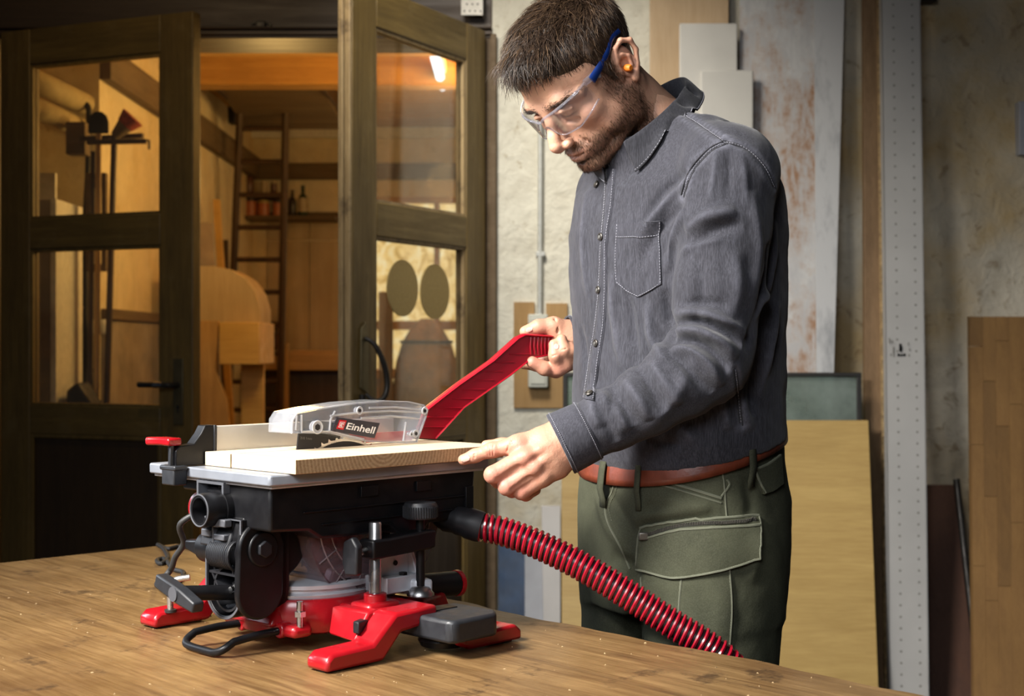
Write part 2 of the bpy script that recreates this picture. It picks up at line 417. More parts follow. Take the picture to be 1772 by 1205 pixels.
# two round discs stuck on the pane of the right leaf
def on_leaf(px, py):   # pixel -> local x, z on the pane plane of door_2
    loc = Vector((-.093, 4.862, 0)); ex = Vector((-.4746, -.880, 0)); ny = Vector((.880, -.4746, 0))
    loc = loc-ny*.024; d = W(px, py, 1)-Vector((0, 0, CAMZ))
    tt = loc.dot(ny)/d.dot(ny); p = d*tt
    return (p-loc).dot(ex), p.z+CAMZ
for (px, py, hh), lb in zip(((694, 499, 98), (750, 505, 95)), ('left', 'right')):
    lx, lz = on_leaf(px, py)
    tl, tz = on_leaf(px, py-hh/2); r = tz-lz
    m = MB(); m.cyl((lx, -.0205, lz), (lx, -.0165, lz), r, n=48)
    o = m.build('round_disc', 'disc_cork'); o.matrix_world = Matrix.Translation((-.093, 4.862, 0)) @ Matrix.Rotation(math.atan2(-.880, -.4746), 4, 'Z')
    tag(o, 'brown round disc stuck on the lower door pane, '+('nearer the door latch' if lb == 'left' else 'nearer the door hinge'), 'disc')

# ------------------------------------------------------------------ room behind the doors
BX, BY, CZ = -1.72, 9.20, 2.70
def face(x0, x1, y0, y1, z0, z1): m = MB(); m.box(x0, x1, y0, y1, z0, z1); return m
NY = 5.78
m = MB(); m.prism([(-2.2, WY+.25), (-2.1, WY+.25), (-2.1, NY), (BX, NY), (BX, BY+.1), (-2.2, BY+.1)], 0, CZ+.3, 'xy')
bl = struct(m.build('wall_far_left', 'plaster_back'))
struct(face(1.6, 1.7, WY+.25, BY+.1, 0, CZ+.3).build('wall_far_right', 'plaster_back'))
struct(face(-2.2, 1.7, WY+.25, BY+.1, -.1, 0).build('floor_far', 'floor_boards'))
# far wall with a window hole
wx0, wx1, wz0, wz1 = -.98, -.02, .86, 2.24
wf = thing('wall_far', (0, BY, 0)); struct(wf)
m = MB(); m.box(BX, wx0, BY, BY+.12, 0, CZ); m.box(wx1, 1.6, BY, BY+.12, 0, CZ); m.box(wx0, wx1, BY, BY+.12, 0, wz0); m.box(wx0, wx1, BY, BY+.12, wz1, CZ)
m.build('plaster_face', 'plaster_back', wf)
for x0, x1, z0, z1 in ((-1.62, -1.345, .98, 1.95), (-1.34, -1.0, .98, 1.95), (-1.62, -1.345, 1.96, 2.12), (-1.34, -1.0, 1.96, 2.12)):
    face(x0, x1, BY-.015, BY, z0, z1).build('wall_panel', 'panel_board', wf, bevel=.003)
wn = thing('window_1', (-.5, BY, wz0)); struct(wn)
s = NT('daylight_pane'); v = s.coord()
em = s.n('ShaderNodeEmission'); lf = s.noise(v, 7, 6, .7, 1.5)
s.l(s.ramp(lf, [(.35, (.50, .30, .08, 1)), (.5, (.95, .66, .26, 1)), (.64, (1.0, .88, .55, 1))]), em.inputs[0]); em.inputs[1].default_value = .78
s.l(em.outputs[0], s.out.inputs[0]); MATS['daylight_pane'] = s.m
for z0, z1 in ((1.42, 2.20), (.90, 1.36)):
    for x0, x1 in ((wx0+.04, -.52), (-.48, wx1-.04)):
        face(x0, x1, BY+.04, BY+.045, z0, z1).build('pane', 'daylight_pane', wn)
m = MB(); m.box(wx0, wx0+.04, BY-.02, BY+.08, wz0, wz1); m.box(wx1-.04, wx1, BY-.02, BY+.08, wz0, wz1); m.box(wx0, wx1, BY-.02, BY+.08, wz1-.04, wz1); m.box(wx0, wx1, BY-.02, BY+.08, wz0, wz0+.04)
m.box(wx0, wx1, BY-.02, BY+.08, 1.36, 1.42); m.build('window_frame', 'ceiling_pine', wn)
face(-.515, -.485, BY-.01, BY+.07, wz0, wz1).build('mullion', 'ceiling_pine', wn)
# ceiling: boards on cross beams
ce = thing('ceiling', (0, 7, CZ)); struct(ce)
y = WY+.25; k = 0
while y < BY:
    y2 = y+.17; o = face(-2.1, 1.6, y+.003, y2-.003, CZ+.002*(k % 3), CZ+.03).build('plank', 'ceiling_pine', ce, bevel=.003)
    y = y2; k += 1
for yy in (6.05, 6.85): face(BX, 1.6, yy, yy+.14, CZ-.16, CZ).build('beam', 'ceiling_pine', ce, bevel=.008)
face(BX, 1.6, BY-.05, BY, CZ-.07, CZ).build('cornice', 'white_enamel', ce)
# wall timbers
face(BX, BX+.05, NY, BY, 2.36, 2.50).build('wall_timber', 'dark_beam_y', bl, bevel=.005)
face(BX, 1.6, BY-.05, BY, 2.355, 2.46).build('wall_timber', 'dark_beam', wf, bevel=.005)
face(BX, 1.6, BY-.025, BY, 2.10, 2.14).build('wall_rail', 'dark_beam', wf, bevel=.005)
# trap door hatch frame in the ceiling
t = thing('ceiling_hatch', W(470, 170, 7.8), 'dark wooden loft hatch flap hanging at the top of the ladder', 'hatch')
h0, h1 = -1.58, -1.02
m = MB(); m.hexa([(h0, 7.35, CZ-.06), (h1, 7.35, CZ-.06), (h1+.03, 8.25, CZ-.16), (h0, 8.25, CZ-.16), (h0, 7.35, CZ-.03), (h1, 7.35, CZ-.03), (h1+.03, 8.25, CZ-.13), (h0, 8.25, CZ-.13)])
m.build('flap', 'dark_beam', t, bevel=.004)
m = MB(); m.box(h0, h0+.03, 7.35, 8.3, CZ-.09, CZ); m.box(h1, h1+.03, 7.35, 8.3, CZ-.09, CZ); m.box(h0, h1+.03, 7.32, 7.36, CZ-.09, CZ); m.build('frame', 'dark_rod', t, bevel=.003)
# tube lamp
t = thing('tube_lamp', W(757, 118, 6.6), 'white fluorescent tube lamp under the pine ceiling of the back room', 'lamp')
s = NT('tube_glow'); em = s.n('ShaderNodeEmission'); em.inputs[0].default_value = (.80, .90, 1, 1); em.inputs[1].default_value = 2.2; s.l(em.outputs[0], s.out.inputs[0]); MATS['tube_glow'] = s.m
p0, p1 = W(750, 84, 6.25), W(766, 150, 7.1); p0.z = min(p0.z, CZ-.12)
m = MB(); m.tube([p0, p1], .022, 16); m.build('tube', 'tube_glow', t)
m = MB(); m.hexa([p0+Vector((-.03, 0, .02)), p0+Vector((.03, 0, .02)), p1+Vector((.03, 0, .02)), p1+Vector((-.03, 0, .02)), p0+Vector((-.03, 0, .06)), p0+Vector((.03, 0, .06)), p1+Vector((.03, 0, .06)), p1+Vector((-.03, 0, .06))]); m.build('housing', 'white_enamel', t)
# ladder up to the hatch
t = thing('loft_ladder', W(450, 760, 8.2), 'narrow dark wooden ladder leaning up to the ceiling hatch', 'ladder')
la = [W(417, 158, 7.9), W(404, 480, 8.1)]; lb = [W(495, 160, 7.9), W(486, 640, 8.2)]
def lad(L, tt): return L[0]+(L[1]-L[0])*tt
def zfloor(L): return (L[0].z-.0)/(L[0].z-L[1].z)
for L in (la, lb):
    m = MB(); a, b = L[0], lad(L, zfloor(L)); m.tube([a, b], .022, 8); m.build('rail', 'dark_rod', t)
for k, yy in enumerate((228, 283, 339, 394, 449, 505, 560, 612, 662, 712, 760)):
    za = W(0, yy, 8.05).z
    pa = lad(la, (la[0].z-za)/(la[0].z-la[1].z)); pb = lad(lb, (lb[0].z-za)/(lb[0].z-lb[1].z))
    m = MB(); m.tube([pa, pb], .015, 8); m.build('rung', 'dark_rod', t)
# bottle shelf behind the ladder
t = thing('bottle_shelf', W(495, 378, 9.0), 'dark wall shelf holding bottles and jars behind the ladder', 'shelf')
zlo, zhi = W(0, 376, 9.05).z, W(0, 339, 9.05).z
xl, xr = W(414, 0, 9.05).x, W(584, 0, 9.05).x
m = MB(); m.box(xl, xr, 8.92, BY-.03, zlo-.025, zlo); m.build('board', 'dark_beam', t, bevel=.003)
m = MB(); m.box(xl, W(492, 0, 9.05).x, 8.95, BY-.03, zhi-.02, zhi); m.build('board', 'dark_beam', t, bevel=.003)
m = MB(); m.box(xl-.02, xl, 8.92, BY-.03, zlo-.1, 2.36); m.build('side', 'dark_beam', t, bevel=.003)
def bottle(px, base, w, h, colr, label, cat='bottle', neck=True, cap=None):
    p = W(px, 0, 9.02); r = w/FPX*9.02/2; H = h/FPX*9.02
    prof = [(r*.85, 0), (r, H*.04), (r, H*.55), (r*.9, H*.64), (r*.38, H*.74), (r*.36, H*.97), (r*.42, H*.98), (r*.42, H)] if neck else [(r*.9, 0), (r, H*.03), (r, H*.82), (r*.8, H*.88), (r*.8, H)]
    t = thing('bottle' if neck else 'jar', (p.x, 9.02, base), label, cat, 'vessels on the bottle shelf')
    m = MB(); m.lathe(prof[:-2], (p.x, 9.02, base), n=20); m.build('body', plain('vessel_'+colr[0], colr[1], .3, var=.1), t)
    m = MB(); m.lathe([(prof[-2][0]*1.1, prof[-3][1]*.995), (prof[-1][0]*1.1, H)], (p.x, 9.02, base), n=16); m.build('cap', plain('cap_'+(cap or colr)[0], (cap or colr)[1], .5), t)
OR = ('orange', (.42, .13, .045, 1)); DK = ('dark', (.03, .022, .02, 1)); GR = ('green', (.03, .05, .028, 1)); CR = ('cream', (.40, .32, .20, 1)); BR = ('brown', (.12, .05, .03, 1)); RD = ('red', (.22, .03, .025, 1)); YL = ('yellow', (.42, .30, .08, 1))
bottle(433, zlo, 23, 32, OR, 'squat orange jar at the ladder-side end of the lower shelf', 'jar', False, DK)
bottle(456, zlo, 21, 28, OR, 'smaller orange jar between two orange jars on the lower shelf', 'jar', False, YL)
bottle(480, zlo, 16, 29, OR, 'narrow orange jar next to the dark green bottle', 'jar', False, DK)
bottle(506, zlo, 14, 46, DK, 'dark slim bottle right of the ladder on the lower shelf', 'bottle')
bottle(524, zlo, 17, 54, GR, 'tall green bottle with a pale label on the lower shelf', 'bottle', True, GR)
bottle(431, zhi, 17, 46, BR, 'tall brown bottle at the end of the upper shelf', 'bottle', True, CR)
bottle(457, zhi, 13, 24, CR, 'cream jar in the middle of the upper shelf', 'jar', False, CR)
bottle(474, zhi, 12, 24, BR, 'brown jar beside the cream jar on the upper shelf', 'jar', False, CR)
m = MB(); p = W(524, 0, 9.02); m.lathe([(.0335, 0), (.0335, .09)], (p.x, 9.02, zlo+.03), n=20); bl_ = m.build('bottle_label', 'vessel_cream', [o for o in COL.objects if o.get('label', '').startswith('tall green')][0])
# lower shelf with dark boxes behind the ladder
t = thing('crate_shelf', W(470, 640, 9.0), 'dark open shelf with books low behind the ladder', 'shelf')
z1 = W(0, 604, 9.0).z; z2 = W(0, 560, 9.0).z; x0 = W(452, 0, 9).x; x1 = W(486, 0, 9).x
m = MB(); m.box(x0, x1, 8.95, BY-.03, z1-.03, z1); m.build('board', 'dark_rod', t); m = MB(); m.box(x0, x1, 8.95, BY-.03, z2-.03, z2); m.build('board', 'dark_rod', t)
for i, (cc, ww) in enumerate(((DK, .022), (RD, .03), (DK, .026), (BR, .02))):
    xx = x0+.006+i*.031
    m = MB(); m.box(xx, xx+ww, 8.97, 9.12, z1, z1+.13-.01*i); o = m.build('book', plain('vessel_'+cc[0], cc[1], .3), bevel=.002)
    tag(o, ['black book nearest the curved cabinet on the low shelf', 'thick red book on the low shelf behind the ladder', 'second black book beside the red one', 'thin brown book at the ladder end of the low shelf'][i], 'book', 'books on the low shelf')
# bench rail at the far wall
t = thing('wall_bench', W(540, 700, 8.7), 'pine wall bench with a dark panelled front in the back room', 'bench')
zt, zb = W(0, 612, 8.6).z, W(0, 641, 8.6).z; x0, x1 = W(452, 0, 8.6).x, -.95
m = MB(); m.box(x0, x1, 8.58, 8.62, zb, zt); m.build('front_rail', 'pine_x', t, bevel=.003)
m = MB(); m.box(x0, x1, 8.6, BY-.02, zt-.01, zt+.02); m.build('top', 'pine_x', t, bevel=.003)
m = MB(); m.box(W(486, 0, 8.55).x, W(500, 0, 8.55).x, 8.5, 8.56, 0, zt+.06); m.build('post', 'pine_z', t, bevel=.004)
m = MB(); m.box(x0, x1, 8.7, 8.72, 0, zb); m.build('front_panel', 'dark_rod', t)
# curved cabinet in the doorway
t = thing('curved_cabinet', (-1.35, 6.7, 0), 'plywood machine cabinet with a rounded sheet cover standing in the doorway', 'cabinet')
cy = 6.6
p = [W(300, 466, cy), W(330, 461, cy), W(372, 461, cy), W(400, 467, cy), W(425, 482, cy), W(442, 506, cy), W(450, 535, cy), W(450, 560, cy), W(300, 560, cy)]
m = MB(); m.prism([(q.x, q.z) for q in p], cy, cy+.30); m.build('rounded_cover', 'panel_board', t, bevel=.003)
q0, q1 = W(379, 558, cy-.12), W(448, 631, cy-.12)
m = MB(); m.box(q0.x, q1.x, cy-.12, cy+.30, q1.z, q0.z); m.build('drawer_box', 'ply_yellow', t, bevel=.004)
q0 = W(300, 555, cy-.1)
m = MB(); m.prism([(q0.x, 0), (q0.x, q0.z), (W(378, 0, cy-.1).x, q0.z), (W(380, 0, cy).x, W(0, 640, cy).z), (W(400, 0, cy).x, 1.0), (W(432, 0, cy).x, 0)], cy-.1, cy-.07); m.build('side_panel', 'pine_z', t, bevel=.003)
m = MB(); m.box(W(410, 0, cy).x, W(450, 0, cy).x, cy+.1, cy+.13, 0, q1.z); m.build('leg_panel', 'ply_yellow', t, bevel=.003)
# leaning things by the left wall, seen through the opening
for (xa, ya, xb, yb, wd, Y, mt, nm, lb) in ((374, 345, 382, 470, 12, 7.6, 'ply_yellow', 'batten', 'pale yellow batten leaning on the back room wall beside the ladder'),
                                            (364, 322, 368, 400, 12, 8.1, 'dark_rod', 'batten', 'short dark batten hanging on the back room wall'),
                                            (353, 385, 357, 470, 30, 7.2, 'grey_paint', 'panel', 'greyish panel leaning behind the curved cabinet'),
                                            (385, 415, 386, 470, 18, 7.8, 'dark_rod', 'panel', 'small dark board leaning at the foot of the ladder')):
    a, b = W(xa, ya, Y), W(xb, yb, Y-.03); hw = wd/FPX*Y/2
    f_ = 2.2 if 'hanging' in lb else a.z/(a.z-b.z); c_ = a+(b-a)*f_ if 'hanging' not in lb else b
    m = MB(); m.hexa([(c_.x-hw, c_.y, c_.z), (c_.x+hw, c_.y, c_.z), (c_.x+hw, c_.y+.025, c_.z), (c_.x-hw, c_.y+.025, c_.z), (a.x-hw, a.y, a.z), (a.x+hw, a.y, a.z), (a.x+hw, a.y+.025, a.z), (a.x-hw, a.y+.025, a.z)])
    tag(m.build(nm, mt, bevel=.003), lb, nm)
m = MB(); q = W(392, 198, 8.4); m.box(q.x-.05, q.x+.045, 8.4, 8.5, q.z-.05, q.z+.06); tag(m.build('loudspeaker_box', 'rubber_black', bevel=.004), 'small black box mounted high in the back room corner', 'box')
# --- things along the left wall of the back room, seen through the left leaf
def Wl(px, py, off=0):  # on the left wall plane X = BX+off
    Y = (BX+off)*FPX/(px-CX); return W(px, py, Y)
def pipe(p, r, nm, lb, mt='pipe_lagging'):
    m = MB(); m.tube(p, r, 18); tag(m.build(nm, mt), lb, 'pipe', 'lagged pipes on the back room wall')
pipe([W(-40, 95, 5.2), W(50, 135, 5.35), W(147, 180, NY)], .045, 'lagged_pipe', 'upper thick lagged pipe along the back room wall')
pipe([W(-40, 148, 5.2), W(50, 182, 5.35), W(140, 222, NY)], .042, 'lagged_pipe', 'lower thick lagged pipe along the back room wall')
m = MB(); m.tube(bez([W(143, 180, 5.71), W(152, 185, 5.71), W(154, 210, 5.71), W(152, 300, 5.71), W(148, 400, 5.71), W(146, 700, 5.71)], 5), .013, 10); tag(m.build('drain_pipe', 'iron_dark'), 'thin dark pipe bending down beside the tool rack', 'pipe')
t = thing('tool_rack', W(190, 240, 5.5), 'dark wooden wall rack holding long handled tools', 'rack')
def bar(pa, pb, h, d): return MB().hexa([pa+Vector((0, 0, -h)), pb+Vector((0, 0, -h)), pb+Vector((0, d, -h)), pa+Vector((0, d, -h)), pa+Vector((0, 0, h)), pb+Vector((0, 0, h)), pb+Vector((0, d, h)), pa+Vector((0, d, h))])
bar(W(138, 240, 5.50), W(246, 234, 5.50), .009, .03).build('rail', 'dark_rod', t)
bar(W(150, 246, 5.38), W(252, 244, 5.38), .008, .025).build('rail', 'dark_rod', t)
m = MB(); a = W(252, 243, 5.39); m.tube([a, a+Vector((.014, 0, 0)), a+Vector((.014, 0, -.035))], .005, 6); m.build('peg', 'dark_rod', t)
m = MB(); a, b = W(116, 212, 5.55), W(150, 268, 5.55); m.box(a.x, b.x, 5.53, 5.60, b.z, a.z); m.build('back_board', 'dark_beam', t, bevel=.003)
def ltool(nm, lb, top, bot, Y, r, head):
    t = thing(nm, W(bot[0], bot[1], Y), lb, 'tool', 'long tools hanging in the rack')
    m = MB(); m.tube([W(top[0], top[1], Y), W(bot[0], bot[1], Y)], r, 10); m.build('shaft', 'pine_z' if head == 'shovel' else 'dark_rod', t)
    if head == 'shovel':
        c = W(top[0], top[1]-12, Y); m = MB(); hw = 17/FPX*Y
        m.prism([(c.x-hw, c.z-.035), (c.x+hw, c.z-.035), (c.x+hw, c.z+.01), (c.x+hw*.8, c.z+.035), (c.x+hw*.35, c.z+.05), (c.x-hw*.35, c.z+.05), (c.x-hw*.8, c.z+.035), (c.x-hw, c.z+.01)], Y-.015, Y+.008); m.build('blade', 'iron_dark', t, bevel=.004)
    if head == 'brush':
        a = W(top[0], top[1], Y); b = W(230, 203, Y)
        m = MB(); m.tube([a, a+(b-a)*.62], [.018, .035], 12); m.build('stock', 'dark_beam', t)
        m = MB(); m.tube([a+(b-a)*.58, b], [.036, .05], 12); m.build('bristles', 'brush_red', t)
ltool('shovel', 'dark round shovel hung upside down in the tool rack', (171, 228), (167, 720), 5.445, .011, 'shovel')
ltool('broom', 'red bristled broom hung upside down in the tool rack', (198, 236), (184, 720), 5.445, .013, 'brush')
ltool('pole', 'plain dark pole standing between shovel and wall', (161, 262), (154, 720), 5.45, .010, 'plain')
t = thing('picture_frame', W(148, 470, 5.7), 'brown wooden frame hanging behind the shovel and broom handles', 'frame')
a, b = W(150, 300, 5.66), W(186, 470, 5.66)
m = MB(); m.frame([(a.x, b.z), (b.x, b.z), (b.x, a.z), (a.x, a.z)], [(a.x+.02, b.z+.03), (b.x-.02, b.z+.03), (b.x-.02, a.z-.06), (a.x+.02, a.z-.06)], 5.64, 5.67); m.build('border', 'dark_beam', t, bevel=.003)
t = thing('tool_board', W(108, 560, 5.74), 'brown board hung with tools low on the back room wall', 'board')
a, b = W(108, 420, 5.74), W(150, 700, 5.74); m = MB(); m.box(a.x, b.x, 5.75, 5.775, b.z, a.z); m.build('panel', 'dark_beam', t, bevel=.003)
def hung(nm, lb, pts, Y, r, mt='iron_dark'):
    m = MB(); m.tube([W(x, y, Y) for x, y in pts], r, 8); tag(m.build(nm, mt), lb, 'tool', 'tools hung on the brown board')
hung('hand_saw', 'dark long bar hanging at the left of the brown tool board', [(112, 425), (112, 480), (116, 560), (114, 625), (113, 668)], 5.70, [.010, .010, .014, .024, .008])
hung('tongs', 'dark tongs arm hanging in the middle of the brown tool board', [(140, 530), (138, 580), (132, 660), (134, 700)], 5.68, [.014, .018, .012, .012])
hung('pliers', 'second dark tongs arm spread to the right below the brown board', [(146, 535), (150, 600), (158, 680), (160, 705)], 5.62, [.014, .014, .012, .012])
hung('hook', 'shiny curved hook on the brown tool board', [(116, 455), (122, 475), (132, 480), (136, 465), (134, 500), (131, 525)], 5.64, .008, 'brass_old')
m = MB(); a, b = W(150, 553, 5.5), W(183, 578, 5.5); m.lathe([(.034, b.z), (.036, b.z+.004), (.036, a.z-.004), (.034, a.z)], ((a.x+b.x)/2, 5.56, 0), n=20); tag(m.build('paint_can', 'white_enamel'), 'small white can hanging below the brown tool board', 'can')
m = MB(); a, b = W(112, 660, 5.3), W(168, 760, 5.3); m.prism([(a.x+.02, 0), (b.x, 0), (b.x, a.z*.93), (b.x-.05, a.z), (a.x+.03, a.z*.97)], 5.22, 5.36); tag(m.build('scrap_bin', 'iron_dark', bevel=.01), 'dark bin below the hanging tools in the back room', 'bin')
# lower panelling of the left wall
m = MB(); m.box(BX, BX+.03, NY+.02, 7.0, 0, 1.36); m.build('wall_panel', 'grey_paint', bl, bevel=.004)
m = MB(); m.box(BX, BX+.045, NY+.02, 7.0, 1.36, 1.405); m.build('wall_rail', 'dark_beam_y', bl, bevel=.003)
# cupboard at the far left
t = thing('white_cupboard', W(70, 690, 5.25), 'pale grey cupboard with a white edge behind the left door pane', 'cupboard')
a, b = W(24, 345, 5.2), W(90, 720, 5.2)
m = MB(); m.box(a.x, b.x, 5.2, 5.5, 0, a.z); m.build('body', 'grey_paint', t, bevel=.004)
m = MB(); m.box(b.x, b.x+.022, 5.18, 5.5, 0, a.z+.0); m.build('edge_strip', 'white_enamel', t, bevel=.002)
m = MB(); m.box(W(40, 0, 5.45).x, W(97, 0, 5.45).x, 5.44, 5.46, a.z, W(0, 300, 5.45).z); tag(m.build('paper_sheet', 'white_enamel'), 'white sheet standing on the pale cupboard', 'sheet')
# covered dust bag and post seen through the right leaf
t = thing('dust_bag', (-.44, 7.2, 0), 'tapered brown dust collector bag seen through the lower right pane', 'bag')
c_ = W(738, 0, 7.2); prof = [(735, 552, 10), (735, 566, 26), (738, 592, 42), (738, 625, 52), (738, 680, 60), (738, 780, 64)]
m = MB(); pr = [(r_/FPX*7.2, W(0, y_, 7.2).z) for x_, y_, r_ in prof]+[(.20, .55), (.2, 0)]; pr = pr[::-1]; m.lathe([(r_, z_) for r_, z_ in pr], (c_.x, 7.2, 0), n=24); m.build('bag', plain('bag_cloth', (.22, .15, .07, 1), .9, var=.3, scale=14, bump=.6, bscale=20, bdist=.02), t)
m = MB(); m.ring((c_.x, 7.2, W(0, 592, 7.2).z), (0, 0, 1), 44/FPX*7.2, .008, 28, 6); m.build('hoop', 'iron_dark', t)
m = MB(); a, b = W(655, 505, 6.9), W(678, 700, 6.9); m.box(a.x, b.x, 6.9, 6.98, 0, a.z); tag(m.build('wooden_post', 'dark_beam', bevel=.004), 'square brown post seen through the right leaf beside its latch', 'post')
m = MB(); a, b = W(640, 612, 7.6), W(720, 640, 7.6); m.box(a.x-.1, b.x+.45, 7.6, 8.1, b.z-.05, b.z); m.box(a.x, a.x+.05, 7.65, 7.7, 0, b.z-.05); m.box(b.x+.35, b.x+.4, 7.65, 7.7, 0, b.z-.05); m.box(a.x, a.x+.05, 8.0, 8.05, 0, b.z-.05); m.box(b.x+.35, b.x+.4, 8.0, 8.05, 0, b.z-.05)
tag(m.build('low_table', 'pine_x', bevel=.003), 'low pine table behind the dust bag in the back room', 'table')
# ------------------------------------------------------------------ things on and against the workshop wall
wood('ply_light', (.46, .32, .18, 1), (.58, .43, .27, 1), axis=2, grain=10, rough=.6, bump=.05)
wood('hardboard_plate', (.34, .20, .075, 1), (.46, .29, .12, 1), axis=2, grain=6, rough=.7, bump=.1, blotch=.5)
wood('plank_brown', (.16, .095, .045, 1), (.30, .19, .10, 1), axis=2, grain=14, rough=.6, bump=.15)
wood('lam_oak', (.21, .11, .036, 1), (.31, .175, .066, 1), axis=2, grain=18, rough=.45, bump=.08)
wood('lam_oak_dark', (.165, .088, .030, 1), (.25, .14, .054, 1), axis=2, grain=18, rough=.45, bump=.08)
wood('yellow_board', (.42, .27, .085, 1), (.60, .42, .16, 1), axis=0, grain=12, stretch=10, rough=.45, bump=.04, blotch=.25)
wood('red_brown_board', (.07, .030, .018, 1), (.12, .055, .032, 1), axis=2, grain=9, rough=.55, bump=.05)
plain('osb_edge', (.36, .25, .12, 1), .8, 0, var=.5, scale=60, bump=.6)
plain('white_sheet', (.62, .61, .57, 1), .5, 0, var=.06, scale=6)
plain('steel_strip', (.48, .475, .46, 1), .42, .1, var=.06, scale=5)
plain('dot_grey', (.24, .23, .21, 1), .6)
plain('ink_black', (.012, .012, .012, 1), .6)
plain('switch_grey', (.56, .57, .50, 1), .4, 0, var=.04)
plain('conduit_grey', (.55, .56, .52, 1), .35, .3, var=.08)
plain('blue_board', (.018, .045, .10, 1), .6, 0, var=.25, scale=18)
plain('grey_board', (.33, .34, .37, 1), .5, 0, var=.1, scale=10)
plain('pale_grey_board', (.50, .48, .46, 1), .5, 0, var=.06, scale=6)
s = NT('rusty_white'); v = s.coord()
n1 = s.noise(v, 3.4, 6, .72); n2 = s.noise(s.coord((3, 1, 1)), 11, 6, .75)
mask = s.mix(s.ramp(n1, [(.42, 0.0), (.58, 1.0)]), (0, 0, 0, 1), s.ramp(n2, [(.40, 0.1), (.60, 1.0)]))
s.set(Base_Color=s.mix(mask, s.ramp(n2, [(.3, (.50, .50, .51, 1)), (.6, (.64, .64, .63, 1))]), (.38, .22, .13, 1)), Roughness=.55, Metallic=.1); MATS['rusty_white'] = s.m
s = NT('grimy_white'); v = s.coord((2, 1, .6)); n1 = s.noise(v, 5, 6, .7)
s.set(Base_Color=s.mix(s.ramp(n1, [(.5, 0.0), (.7, .8)]), (.58, .59, .60, 1), (.24, .25, .27, 1)), Roughness=.5); MATS['grimy_white'] = s.m
clear_glass('pane_green', (.50, .60, .55, 1), .9, .03, .40, (.30, .36, .33, 1))

def lean(nm, lb, cat, top, bot, ztop, Yt, Yb, th, mt, bev=.002, zbot=0.0, group=None):
    """board face: (pxL, pxR, py) at top and at floor, leaning from Yb at its foot to Yt at its top"""
    tL, tR = W(top[0], top[2], Yt), W(top[1], top[2], Yt)
    bL, bR = W(bot[0], bot[2], Yb), W(bot[1], bot[2], Yb)
    if ztop is None: ztop = tL.z
    def ext(t_, b_, z): k = (z-b_.z)/(t_.z-b_.z); return b_+(t_-b_)*k
    p = [ext(tL, bL, zbot), ext(tR, bR, zbot), ext(tL, bL, ztop), ext(tR, bR, ztop)]
    d = Vector((0, th, 0))
    m = MB(); m.hexa([p[0], p[1], p[1]+d, p[0]+d, p[2], p[3], p[3]+d, p[2]+d])
    return tag(m.build(nm, mt, bevel=bev), lb, cat, group)
G = 'boards leaning against the workshop wall'
lean('plywood_sheet', 'tall light brown plywood sheet standing behind the man\'s head', 'board', (1125, 1261, 0), (1125, 1261, 600), 2.75, WY-.05, WY-.11, .018, 'ply_light', group=G)
lean('melamine_board', 'taller of the two small white panels behind the man\'s shoulder', 'board', (1176, 1276, 40), (1176, 1276, 600), None, WY-.09, WY-.15, .016, 'white_sheet', .004, group=G)
lean('melamine_board', 'shorter of the two small white panels behind the man\'s shoulder', 'board', (1212, 1304, 121), (1212, 1304, 600), None, WY-.12, WY-.175, .016, 'white_sheet', .006, group=G)
lean('rusty_sheet', 'wide white metal sheet with brown rust stains behind the man\'s back', 'sheet', (1280, 1409, 0), (1283, 1412, 643), 2.75, WY-.04, WY-.15, .004, 'rusty_white', 0, group=G)
lean('grimy_sheet', 'narrow grimy white sheet right of the rusty sheet', 'sheet', (1409, 1461, 0), (1413, 1443, 643), 2.75, WY-.06, WY-.16, .006, 'grimy_white', 0, group=G)
lean('brown_plank', 'tall brown plank left of the white metal strip', 'plank', (1494, 1518, 0), (1499, 1531, 1205), 2.75, WY-.05, WY-.30, .03, 'plank_brown', group=G)
lean('chipboard_strip', 'thin chipboard strip between brown plank and white metal strip', 'board', (1518.5, 1527, 0), (1531.5, 1540, 1205), 2.75, WY-.06, WY-.32, .02, 'osb_edge', group=G)
t = thing('metal_strip', W(1574, 1205, 4.48), 'tall white perforated metal strip standing right of the brown plank', 'strip', G)
sf = lean('face', None, None, (1525, 1593, 0), (1540, 1608, 1205), 2.75, WY-.16, WY-.42, .002, 'steel_strip', 0); attach(sf, t)
for l_, r_ in ((1525, 1527), (1591, 1593)):
    o = lean('flange', None, None, (l_, r_, 0), (l_+15, r_+15, 1205), 2.75, WY-.16, WY-.42, .03, 'steel_strip', 0); attach(o, t)
def stripY(py):   # depth of the leaning strip where the ray of row py meets it
    Yt, Yb = WY-.16, WY-.42; zt, zb = W(0, 0, Yt).z, W(0, 1205, Yb).z; k = (Yt-Yb)/(zt-zb); c_ = (py-CY)/FPX
    return (Yb+k*(CAMZ-zb))/(1+k*c_)
m = MB()
for i in range(62):
    py = 8+i*20
    for fx in (.30, .78):
        Y = stripY(py)-.0006
        p = W(1525+15*py/1205+68*fx, py, Y)
        m.cyl(p, p+Vector((0, .001, 0)), .0042, n=8)
tag(m.build('perforations', 'dot_grey', t), kind='stuff')
